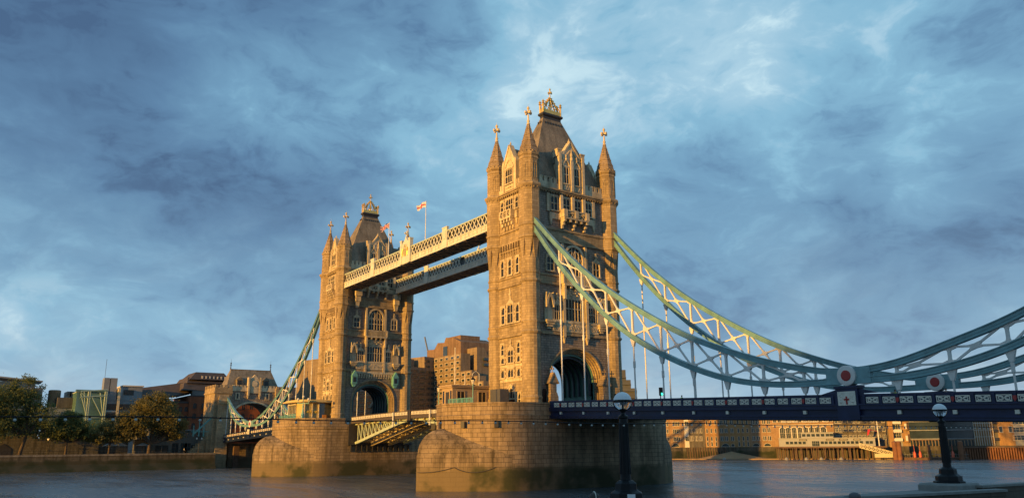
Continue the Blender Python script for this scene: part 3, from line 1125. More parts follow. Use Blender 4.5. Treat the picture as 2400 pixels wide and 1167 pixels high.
    for i in range(2):
        x = -.35 + i * .7
        for s in (-1, 1):
            k.obox((x, s * (ty + .5), 67.75), (.16, 0, 0), (0, .25, 0), (0, 0, .22))
    k.build('roof_vents', LEAD, rf)
    k = MB()
    cx_, cy_ = tx + .1, ty + .1
    for s in (-1, 1):
        k.box(-cx_, cx_, s * cy_ - .09, s * cy_ + .09, 70.0, 70.75)
        k.box(s * cx_ - .09, s * cx_ + .09, -cy_, cy_, 70.0, 70.75)
        for s2 in (-1, 1):
            k.lathe([(.17, 0), (.14, 1.7), (.32, 1.85), (.12, 2.0), (.3, 2.25), (.03, 2.7)], (s * cx_, s2 * cy_, 70.0), 8)
    for (ax, ay) in ((0, 1), (0, -1), (1, 0), (-1, 0), (.7, .7), (-.7, .7), (.7, -.7), (-.7, -.7)):
        ex, ey = ax * cx_, ay * cy_
        pts = []
        for i in range(7):
            t = i / 6
            pts.append((ex * (1 - t), ey * (1 - t), 70.6 + 3.1 * t ** .75))
        k.tube(pts, .09, 5)
        for p in pts[1:-1]:
            k.ico((p[0] * 1.08, p[1] * 1.08, p[2] + .2), .17, 1)
    for s in (-1, 1):
        for i in range(3):
            y = (-1 + i) * cy_ * .62
            k.tube([(s * cx_, y - .7, 70.7), (s * cx_ * .9, y, 71.9), (s * cx_, y + .7, 70.7)], .07, 5)
        k.tube([(-cx_, s * cy_, 70.7), (0, s * cy_ * .93, 71.9), (cx_, s * cy_, 70.7)], .07, 5)
    cross_finial(k, (0, 0), 73.0, 2.7, .75)
    k.lathe([(.14, 0), (.12, 2.6)], (0, 0, 70.6), 6)
    k.build('roof_cresting', GOLD, rf)
    return root


near_tower = make_tower()
far_tower = copy_tree(near_tower, (-41.15, 0, 0), pi, 'farther granite tower with spired turrets, between the lifting span and the far bank')
# ------------------------------------------------------------------ piers
def put(mb, name, mat, root, smooth=None):
    """build world-space geometry as a part of root (a thing or a part of a thing)"""
    o = root
    loc = Vector((0, 0, 0))
    while o is not None:
        loc += o.location
        o = o.parent
    return mb.build(name, mat, root, origin=tuple(loc), smooth=smooth)


def pier_plan(hw, yc, b_, pw, n=24):
    pts = []
    for sgn in (-1, 1):
        for i in range(n + 1):
            t = -pi + pi * i / n if sgn < 0 else pi * i / n
            c, s = cos(t), sin(t)
            x = hw * (abs(c) ** (2 / pw)) * (1 if c > 0 else -1)
            y = sgn * yc + b_ * (abs(s) ** (2 / pw)) * (1 if s > 0 else -1)
            pts.append((x, y))
    return pts


def make_pier():
    root = thing('bridge_pier', (41.15, 0, 0), 'nearer granite river pier with rounded end, under the larger tower', 'bridge pier', 'river piers of the bridge')
    m = MB()
    levels = [(0, -1.5), (0, 10.9), (.12, 11.0), (.12, 11.25), (.2, 11.35), (.2, 11.6), (.06, 11.7), (.06, 12.2)]
    rings = []
    for d, z in levels:
        rings.append([(x, y, z) for x, y in pier_plan(10.65 + d, 13, 10.5 + d, 1.8)])
    m.ring(rings, True)
    m.build('pier_body', PIERM, root, smooth=35)
    # parapet wall round both ends, open where the roadway passes
    for sgn in (-1, 1):
        k = MB()
        n = 26
        P = []
        for i in range(n + 1):
            t = -pi + pi * i / n
            c, s = cos(t), sin(t)
            P.append((abs(c) ** (2 / 1.8) * (1 if c > 0 else -1), -(abs(s) ** (2 / 1.8))))
        def rail(hw, b_, z):
            a = [(hw, sgn * 9.5, z)] + [(-q_[0] * hw * -1, sgn * (13 + b_ * -q_[1]), z) for q_ in reversed(P)] + [(-hw, sgn * 9.5, z)]
            return a
        o1, i1 = rail(10.72, 10.55, 12.2), rail(10.2, 10.05, 12.2)
        prof = [(10.72, 10.55, 12.2), (10.72, 10.55, 13.25), (10.84, 10.67, 13.3), (10.84, 10.67, 13.55), (10.1, 9.95, 13.55), (10.1, 9.95, 13.3), (10.2, 10.05, 13.25), (10.2, 10.05, 12.2)]
        rows = [rail(*p) for p in prof]
        rings = [[rows[j][i] for j in range(len(prof))] for i in range(len(rows[0]))]
        k.ring(rings, True)
        k.build('parapet', PIERM, root, smooth=35)
    # drain openings
    for (x, y) in ((-7.2, -21.3), (-1.0, -23.4), (4.6, -22.5), (8.6, -18.9)):
        k = MB()
        d = Vector((x / 10.65 ** 2, (y + 13) / 10.5 ** 2, 0)).normalized()
        s = Vector((-d.y, d.x, 0))
        k.obox((x + d.x * -.05, y + d.y * -.05, 10.1), s * .33, d * .35, (0, 0, .5))
        k.build('drain_opening', LEAD, root)
    # starlings: pointed cutwaters with a rounded weathered cap
    for sgn in (-1, 1):
        k = MB()
        N = 15
        def plan(f, z, tip):
            """f shrinks the outline towards the pier end"""
            pts = []
            for i in range(-N, N + 1):
                t = i / N
                a = 1 - abs(t)
                hw = 10.5 + .55 * min(1, a * 3.5)
                x = hw * (1 - a ** 1.9) * (1 if t > 0 else -1)
                y = 11.0 + (28.3 - 11.0) * a
                yb = 11.0 + (23.2 - 11.0) * a
                xb = 10.45 * (1 - a ** 1.9) * (1 if t > 0 else -1)
                pts.append((x * (1 - f) + xb * f, sgn * (y * (1 - f) + yb * f), z))
            return pts
        rings = [plan(0, -1.5, 0), plan(0, 5.3, 0), plan(.03, 5.55, 0)]
        for j in range(1, 9):
            a = j / 8
            rg_ = plan(.03 + .97 * (1 - cos(a * pi / 2)) * .9 + .0, 0, 0)
            out = []
            for i, p in enumerate(rg_):
                t = abs(i - N) / N
                rise = 3.95 * (1 - t) ** 1.25 + .05
                out.append((p[0], p[1], 5.55 + rise * sin(a * pi / 2)))
            rings.append(out)
        k.ring(rings, True, loop=True)
        k.build('starling', STARM, root, smooth=30)
    # chains hanging on the cutwater
    for sgn in (-1,):
        k = MB()
        for (a, b_) in (((-3, -26.3), (4.6, -25.4)), ((4.6, -25.4), (8.6, -21.5))):
            pts = []
            for i in range(9):
                t = i / 8
                x = a[0] + (b_[0] - a[0]) * t
                aa = 1 - (abs(x) / 11.05)
                y = -(11 + 17.3 * max(0, 1 - abs(x) / 11.05) ** (1 / 1.9)) - .12
                pts.append((x, y, 3.6 - 4 * .8 * t * (1 - t)))
            k.tube(pts, .06, 5)
        k.build('mooring_chain', STEELD, root)
    # dark slab in place of the shaded bascule chamber, with bearing girders, river side
    k = MB()
    k.box(-10.9, -10.5, -8.6, 8.6, 7.0, 12.15)
    for i in range(12):
        y = -8 + i * 1.45
        k.box(-11.2, -10.6, y - .12, y + .12, 5.6, 7.4)
    k.box(-11.35, -10.6, -8.8, 8.8, 7.2, 7.5)
    k.build('bascule_chamber_slab', STEELD, root)
    return root


near_pier = make_pier()
far_pier = copy_tree(near_pier, (-41.15, 0, 0), pi, 'farther granite river pier with rounded end, carrying the smaller tower and the glazed kiosk')

# ------------------------------------------------------------------ chains of the side spans
UPPER = spline_table([(46.8, 47.2), (54.75, 39.5), (60.3, 34.75), (65.9, 30.6), (71.4, 27.1), (77.0, 23.9), (82.6, 21.1), (88.2, 18.85), (93.7, 17.0), (99.3, 15.6), (102.3, 15.05), (104.9, 14.9),
                      (107.5, 14.95), (110.4, 15.3), (116.0, 16.7), (121.6, 18.35), (127.2, 20.7), (132.7, 23.5), (136.5, 25.6)])
LOWER = spline_table([(46.8, 44.8), (54.75, 35.6), (60.3, 30.2), (65.9, 25.5), (71.4, 21.7), (77.0, 18.7), (82.6, 16.3), (88.2, 14.5), (93.7, 13.5), (99.3, 13.15), (102.3, 13.15), (104.9, 13.1),
                      (107.5, 13.1), (110.4, 13.15), (116.0, 13.75), (121.6, 15.1), (127.2, 17.6), (132.7, 21.6), (136.5, 24.4)])
HK0, HKS = 54.736, 5.569


def make_chain(y, label):
    root = thing('suspension_chain', (92.0, y, 0), label, 'bridge chain', 'stiffened suspension chains')
    dep = .72

    def chord(f, top, a, b_, n):
        k = MB()
        xs = np.linspace(a, b_, n)
        for (o1, o2, wd) in ((0, -.10, .66), (-.10, -dep + .10, .44), (-dep + .10, -dep, .66), (-dep * .5 + .05, -dep * .5 - .05, .52)):
            rings = []
            for x in xs:
                z = f(x) if top else f(x) + dep
                # offset along the normal of the chord
                e = .05
                sl_ = (f(x + e) - f(x - e)) / (2 * e)
                nx, nz = -sl_ / sqrt(1 + sl_ * sl_), 1 / sqrt(1 + sl_ * sl_)
                if not top:
                    x0_, zz = x - nx * 0, f(x)
                    q1, q2 = dep + o1, dep + o2
                else:
                    zz = f(x)
                    q1, q2 = o1, o2
                rings.append([(x + nx * q1, y - wd / 2, zz + nz * q1), (x + nx * q1, y + wd / 2, zz + nz * q1), (x + nx * q2, y + wd / 2, zz + nz * q2), (x + nx * q2, y - wd / 2, zz + nz * q2)])
            k.ring(rings, True)
        return k
    put(chord(UPPER, True, 47.3, 102.8, 52), 'upper_chord', CHAINT, root)
    put(chord(LOWER, False, 47.6, 102.8, 52), 'lower_chord', CHAINT, root)
    put(chord(UPPER, True, 107.2, 135.5, 26), 'upper_chord', CHAINT, root)
    put(chord(LOWER, False, 107.2, 135.5, 26), 'lower_chord', CHAINT, root)
    # hinge block at the pin
    k = MB()
    top = [(x, UPPER(x)) for x in np.linspace(102.3, 107.6, 12)]
    bot = [(x, LOWER(x)) for x in np.linspace(102.3, 107.6, 12)]
    k.ring([[(x, y - .30, z) for x, z in top] + [(x, y - .30, z) for x, z in reversed(bot)], [(x, y + .30, z) for x, z in top] + [(x, y + .30, z) for x, z in reversed(bot)]], True)
    put(k, 'hinge_block', CHAINT, root)
    for s in (-1, 1):
        k = MB()
        c = (104.9, y, 14.02)
        ring = lambda r, yy: [(c[0] + r * cos(2 * pi * i / 32), yy, c[2] + r * sin(2 * pi * i / 32)) for i in range(32)]
        k.ring([ring(1.1, y + s * .28), ring(1.1, y + s * .52), ring(1.02, y + s * .56), ring(.6, y + s * .56)], True)
        d = put(k, 'pin_disc', WHITEP, root, smooth=30)
        k = MB()
        k.ring([ring(.58, y + s * .5), ring(.58, y + s * .60), ring(.5, y + s * .63)], True)
        put(k, 'red_centre', REDP, d)
    # posts, cross braces and hangers
    def xk(i): return HK0 + HKS * i
    for i in range(0, 15):
        if i == 9:
            continue
        x = xk(i)
        zu, zl = UPPER(x) - dep, LOWER(x) + dep
        if zu - zl > .4:
            k = MB()
            k.box(x - .14, x + .14, y - .14, y + .14, zl - .05, zu + .05)
            for (zz, sg) in ((zu, -1), (zl, 1)):
                q_ = min(.7, (zu - zl) * .3)
                k.ring([[(x - .36, y - .1, zz + .05 * -sg), (x + .36, y - .1, zz + .05 * -sg), (x + .14, y - .1, zz + sg * q_), (x - .14, y - .1, zz + sg * q_)],
                        [(x - .36, y + .1, zz + .05 * -sg), (x + .36, y + .1, zz + .05 * -sg), (x + .14, y + .1, zz + sg * q_), (x - .14, y + .1, zz + sg * q_)]], True)
            put(k, 'post', WHITEP, root)
        # hanger
        zt = DECKZ(x)
        zl = LOWER(x)
        k = MB()
        long_ = zl - zt
        if long_ > .2:
            h = min(1.0, long_ * .8)
            k.ring([[(x - .5, y - .16, zl + .1), (x + .5, y - .16, zl + .1), (x + .5, y + .16, zl + .1), (x - .5, y + .16, zl + .1)],
                    [(x - .17, y - .16, zl - h), (x + .17, y - .16, zl - h), (x + .17, y + .16, zl - h), (x - .17, y + .16, zl - h)]], True)
            k.tube([(x, y, zl - h + .1), (x, y, zt - 1.2)], .115, 8)
            if long_ > 3:
                zc_ = zt + (zl - zt) * .58
                k.lathe([(.13, -.5), (.19, -.45), (.19, .45), (.13, .5)], (x, y, zc_), 8)
        put(k, 'hanger', WHITEP, root, smooth=40)
        if i in (8, 9, 14):
            continue
        # crossed braces
        x2 = xk(i + 1)
        k = MB()
        a0, a1 = UPPER(x) - dep * .95, LOWER(x) + dep * .95
        b0, b1 = UPPER(x2) - dep * .95, LOWER(x2) + dep * .95
        if b0 - b1 > .25 and a0 - a1 > .25:
            p = [Vector((x + .28, y, a0)), Vector((x2 - .28, y, b1)), Vector((x + .28, y, a1)), Vector((x2 - .28, y, b0))]
            k.beam(p[0], p[1], .23, .21, side=(0, 1, 0))
            k.beam(p[2], p[3], .19, .21, side=(0, 1, 0))
            t = (a0 - a1) / ((a0 - a1) + (b0 - b1))
            c = p[0].lerp(p[1], t)
            for qi, q_ in enumerate(p):
                d = (q_ - c).normalized()
                n_ = Vector((-d.z, 0, d.x))
                th = .126 + .004 * qi
                A_ = Vector((0, th, 0))
                k.ring([[c + n_ * .26 - A_, c - n_ * .26 - A_, c - n_ * .26 + A_, c + n_ * .26 + A_],
                        [c + d * .65 + n_ * .11 - A_, c + d * .65 - n_ * .11 - A_, c + d * .65 - n_ * .11 + A_, c + d * .65 + n_ * .11 + A_]], True)
                e = q_ - d * .42
                k.ring([[e + n_ * .12 - A_, e - n_ * .12 - A_, e - n_ * .12 + A_, e + n_ * .12 + A_],
                        [q_ + n_ * .30 - A_, q_ - n_ * .30 - A_, q_ - n_ * .30 + A_, q_ + n_ * .30 + A_]], True)
            put(k, 'cross_brace', WHITEP, root)
    return root


def DECKZ(x):
    return 13.75 - .0335 * (x - 53.4)


chain_up = make_chain(-9.4, 'teal lattice chain with red-centred discs, nearest one to the viewer, right of the large tower')
chain_dn = make_chain(9.4, 'teal lattice chain behind the nearest one, its red-centred disc farther right')
chain_up_far = copy_tree(chain_dn, (-92.0, -9.4, 0), pi, 'dark green chain sweeping down left of the far tower, in front of its twin')
chain_dn_far = copy_tree(chain_up, (-92.0, 9.4, 0), pi, 'dark green chain left of the far tower, mostly hidden behind its twin and the kiosk')

# ------------------------------------------------------------------ side spans
def lattice_panel(k, x0, x1, z0, z1, y, sg, slope, mi_back=1):
    """pale openwork panel: frame, circle and crossing bands on a dark back"""
    def P(x, v, z): return (x, y + sg * v, z + slope * (x - (x0 + x1) / 2))
    fb = lambda a, b_, va, vb, c, d, mi: k.add([P(x, v, z) for z in (c, d) for v in (va, vb) for x in (a, b_)],
                                              [(0, 2, 3, 1), (4, 5, 7, 6), (0, 1, 5, 4), (2, 6, 7, 3), (0, 4, 6, 2), (1, 3, 7, 5)], mi)
    fb(x0, x1, .0, .02, z0, z1, mi_back)
    t = .07
    fb(x0, x1, 0, .07, z0, z0 + t, 0)
    fb(x0, x1, 0, .07, z1 - t, z1, 0)
    fb(x0, x0 + t, 0, .069, z0 + t, z1 - t, 0)
    fb(x1 - t, x1, 0, .069, z0 + t, z1 - t, 0)
    cx, cz = (x0 + x1) / 2, (z0 + z1) / 2
    wx, wz = (x1 - x0) / 2 - t, (z1 - z0) / 2 - t
    for (dx) in (-wx * .45, wx * .45):
        n = 10
        R, r = wz * .98, wz * .98 - .085
        ring = []
        for i in range(n + 1):
            a = 2 * pi * i / n
            ring.append([P(cx + dx + R * cos(a), .02, cz + R * sin(a)), P(cx + dx + R * cos(a), .055, cz + R * sin(a)), P(cx + dx + r * cos(a), .055, cz + r * sin(a)), P(cx + dx + r * cos(a), .02, cz + r * sin(a))])
        k.ring(ring, False)
    for s in (-1, 1):
        a, b_ = Vector(P(cx - wx, .045, cz - s * wz)), Vector(P(cx + wx, .045, cz + s * wz))
        k.beam(a, b_, .06, .08, side=(0, 1, 0))
    return k


def make_side_span():
    X0, X1 = 51.85, 134.0
    xm = (X0 + X1) / 2
    root = thing('side_span_deck', (xm, 0, 0), 'navy blue road deck of the nearer side span, with pale lattice panels along its parapet', 'bridge deck', 'road decks of the side spans')
    sl_ = -.0335

    def strip(k, ya, yb, ztop, zbot, mi=0):
        """long bar following the road gradient, heights relative to the parapet top"""
        k.ring([[(x, ya, DECKZ(x) + ztop), (x, yb, DECKZ(x) + ztop), (x, yb, DECKZ(x) + zbot), (x, ya, DECKZ(x) + zbot)] for x in (X0, X1)], True, mi)
    k = MB()
    strip(k, -9.5, 9.5, -1.35, -1.6)
    put(k, 'roadway', TARMAC, root)
    for s in (-1, 1):
        k = MB()
        yo = s * 9.9
        # cornice, girder web, flanges
        strip(k, s * 9.3, s * 10.12, -1.06, -1.2)
        strip(k, s * 9.3, s * 10.0, -1.2, -1.5)
        strip(k, s * 9.3, s * 10.06, -1.5, -1.62)
        strip(k, s * 9.3, s * 9.72, -1.62, -2.25)
        strip(k, s * 9.3, s * 10.02, -2.25, -2.75)
        strip(k, s * 9.3, s * 10.16, -2.36, -2.44)
        put(k, 'edge_girder', NAVY, root)
        k = MB()
        strip(k, s * 9.62, s * 9.94, 0, -.16)
        strip(k, s * 9.66, s * 9.90, -.16, -.26)
        strip(k, s * 9.68, s * 9.86, -.26, -1.06)
        put(k, 'parapet', NAVY, root)
        lp = None
        for i in range(0, 15):
            xh = HK0 + HKS * (i - 0)
            for j in range(3):
                if i == 14 and j:
                    continue
                x = xh + HKS * (j + .5) / 3 - .02
                if i == 0 and j == 0:
                    for xe in (HK0 - HKS * .17,):
                        pass
                if abs(x - (HK0 + HKS * 9)) < 1.25:
                    continue
                if lp is None:
                    kk = MB()
                    lattice_panel(kk, xm - .68, xm + .68, -.98, -.34, s * 9.87, s, sl_)
                    lp = kk.build('lattice_panel', [PANELW, PANELK], root, origin=(xm, 0, 0))
                    lp.location = (x - xm, 0, DECKZ(x))
                    continue
                inst(lp, root, (x - xm, 0, DECKZ(x)))
        x = HK0 - HKS * .17
        inst(lp, root, (x - xm, 0, DECKZ(x)))
        # pilasters between panels, red shields at the hangers, stiffener blocks below
        sh = None
        pil = MB()
        for i in range(0, 15):
            for j in range(3):
                x = HK0 + HKS * (i + j / 3)
                if x > X1 - .3:
                    continue
                z = DECKZ(x)
                pil.box(x - .13, x + .13, min(s * 9.8, s * 9.98), max(s * 9.8, s * 9.98), z - 1.06, z - .16)
        put(pil, 'parapet_pilasters', NAVY, root)['kind'] = 'stuff'
        for i in range(0, 15):
            if i == 9:
                continue
            x = HK0 + HKS * i
            z = DECKZ(x)
            k = MB()
            a = s * 9.98
            b_ = s * 10.05
            k.ring([[(x - .16, a, z - .45), (x + .16, a, z - .45), (x + .16, a, z - .75), (x, a, z - .98), (x - .16, a, z - .75)],
                    [(x - .16, b_, z - .45), (x + .16, b_, z - .45), (x + .16, b_, z - .75), (x, b_, z - .98), (x - .16, b_, z - .75)]], True)
            put(k, 'red_shield', REDP, root)
            k = MB()
            k.box(x - .2, x + .2, min(s * 9.7, s * 9.95), max(s * 9.7, s * 9.95), z - 2.12, z - 1.74)
            put(k, 'stiffener_block', PANELW, root)
        # pedestal with the red cross plaque under the chain hinge
        x = HK0 + HKS * 9
        z = DECKZ(x)
        k = MB()
        k.box(x - 1.3, x + 1.3, min(s * 8.9, s * 10.14), max(s * 8.9, s * 10.14), z - 2.75, z + .62)
        k.box(x - 1.42, x + 1.42, min(s * 8.8, s * 10.26), max(s * 8.8, s * 10.26), z + .62, z + .86)
        for q_ in (-1, 1):
            k.ring([[(x + q_ * 1.3, s * 9.6, z), (x + q_ * 1.3, s * 9.94, z), (x + q_ * 1.3, s * 9.94, z + .55), (x + q_ * 1.3, s * 9.6, z + .55)],
                    [(x + q_ * 3.6, s * 9.6, z), (x + q_ * 3.6, s * 9.94, z), (x + q_ * 3.6, s * 9.94, z + .02), (x + q_ * 3.6, s * 9.6, z + .02)]], True)
        pd = put(k, 'hinge_pedestal', NAVY, root)
        k = MB()
        a, b_ = sorted((s * 10.1, s * 10.22))
        k.box(x - 1.05, x + 1.05, a, b_, z - 1.2, z + .28)
        for q_ in (-1, 1):
            k.ico((x + q_ * .7, s * 10.22, z - .85), .13, 1)
            for i in range(6):
                an = i * 1.05
                k.ico((x + q_ * (.62 + .2 * cos(an)), s * 10.22, z - .1 + .16 * sin(an) - (i % 2) * .35), .07, 1)
        pq = put(k, 'arms_plaque', PANELW, pd)
        k = MB()
        a, b_ = sorted((s * 10.2, s * 10.27))
        k.box(x - .09, x + .09, a, b_, z - 1.1, z - .25)
        k.box(x - .30, x + .30, a, b_, z - .66, z - .48)
        put(k, 'red_cross', REDP, pd)
    # cross girders below the road
    for i in range(0, 15):
        x = HK0 + HKS * i
        k = MB()
        k.box(x - .2, x + .2, -9.3, 9.3, DECKZ(x) - 2.7, DECKZ(x) - 1.6)
        put(k, 'cross_girder', STEELD, root)
    return root


near_span = make_side_span()
far_span = copy_tree(near_span, (-near_span.location.x, 0, 0), pi, 'road deck of the far side span, left of the farther pier, with pale parapet panels')

# ------------------------------------------------------------------ lifting leaves
def BZ(x):
    return 14.25 - .00042 * x * x


def make_leaf():
    root = thing('bascule_leaf', (15.2, 0, 0), 'nearer half of the lifting span, running into the large pier', 'bascule', 'two leaves of the lifting span')
    X0, X1 = .12, 30.45
    xs = np.linspace(X0, X1, 14)

    def strip(k, ya, yb, zt, zb):
        k.ring([[(x, ya, BZ(x) + zt), (x, yb, BZ(x) + zt), (x, yb, BZ(x) + zb), (x, ya, BZ(x) + zb)] for x in xs], True)
    k = MB()
    strip(k, -7.7, 7.7, -1.3, -1.55)
    put(k, 'roadway', TARMAC, root)
    LOWB = spline_table([(0, 12.35), (3, 12.05), (9, 11.15), (16, 9.85), (23, 8.55), (28.5, 7.55), (30.6, 7.2)])
    for yg, mat in ((-6.6, PALEG), (-2.3, STEELG), (2.3, STEELG), (6.6, PALEG)):
        k = MB()
        d = .62
        dn = .42 if mat is STEELG else 0
        k.ring([[(x, yg - .35, LOWB(x) + d), (x, yg + .35, LOWB(x) + d), (x, yg + .35, LOWB(x) - dn), (x, yg - .35, LOWB(x) - dn)] for x in np.linspace(X0, X1 - .4, 20)], True)
        for x in np.linspace(1.5, 29, 12):
            k.box(x - .12, x + .12, yg - .42, yg + .42, LOWB(x) + .003, LOWB(x) + d * .5)
        n = 14
        for i in range(n):
            xa, xb = X1 - 1.4 - i * 2.0, X1 - 1.4 - (i + 1) * 2.0
            if xb < 4:
                break
            k.beam((xa, yg, BZ(xa) - 1.6), (xb, yg, LOWB(xb) + d * .5), .22, .26)
            k.beam((xa, yg, LOWB(xa) + d * .5), (xa, yg, BZ(xa) - 1.6), .22, .24)
            k.beam((xa, yg, LOWB(xa) + d * .4), (xb, yg, BZ(xb) - 1.6), .2, .2) if i > 6 else None
        k.ring([[(x, yg - .3, BZ(x) - 1.55), (x, yg + .3, BZ(x) - 1.55), (x, yg + .3, BZ(x) - 1.95), (x, yg - .3, BZ(x) - 1.95)] for x in xs], True)
        put(k, 'main_girder', mat, root)
    for i in range(9):
        x = 2.2 + i * 3.2
        k = MB()
        z0_ = LOWB(x) + .3
        k.box(x - .14, x + .14, -6.6, 6.6, z0_, z0_ + .35)
        k.box(x - .1, x + .1, -7.5, 7.5, BZ(x) - 2.1, BZ(x) - 1.6)
        for a, b_ in ((-6.6, -2.3), (-2.3, 2.3), (2.3, 6.6)):
            if BZ(x) - 2.1 - z0_ > .8:
                k.beam((x, a, z0_ + .3), (x, b_, BZ(x) - 2.0), .16, .2, side=(1, 0, 0))
                k.beam((x, b_, z0_ + .3), (x, a, BZ(x) - 2.0), .16, .2, side=(1, 0, 0))
        put(k, 'cross_frame', STEELG, root)
    for s in (-1, 1):
        k = MB()
        strip(k, s * 7.7, s * 8.06, 0, -.14)
        strip(k, s * 7.75, s * 7.95, -.14, -.98)
        strip(k, s * 7.6, s * 8.1, -.98, -1.1)
        strip(k, s * 7.6, s * 8.0, -1.1, -1.62)
        put(k, 'parapet', STEELB, root)
        lp = None
        nb = 22
        for i in range(nb):
            x = .75 + (X1 - 1.1) * (i + .5) / nb
            sl_ = -2 * .00042 * x
            if lp is None:
                kk = MB()
                lattice_panel(kk, -.56, .56, -.86, -.2, s * 7.96, s, 0)
                lp = kk.build('lattice_panel', [PANELW, PANELK], root)
                lp.location = (x - 15.2, 0, BZ(x))
            else:
                inst(lp, root, (x - 15.2, 0, BZ(x)))
        k = MB()
        k.box(X0, .62, min(s * 7.6, s * 8.2), max(s * 7.6, s * 8.2), 12.2, 14.4)
        put(k, 'end_post', STEELD, root)
    return root


STEELG = plain('bascule_girder_paint', (.46, .37, .22), 0.5, 0, 0.2, 0.6)
near_leaf = make_leaf()
far_leaf = copy_tree(near_leaf, (-15.2, 0, 0), pi, 'farther half of the lifting span with pale green arched girder, left of its middle joint')
for px_, x_ in ((0, -7.0), (1, 9.6)):
    k = MB().box(-.16, .16, -.12, .12, 0, 3.1)
    o = k.build('channel_marker', WHITEP, None, origin=(0, 0, 0))
    o.location = (x_, -8.35, 11.0)
    tag(o, ['white upright marker board on the parapet of the farther lifting leaf', 'white upright marker board on the lifting span close to the large pier'][px_], 'marker', 'white markers on the lifting span')

BRACEM = plain('soffit_brace_paint', (.30, .21, .15), 0.6)
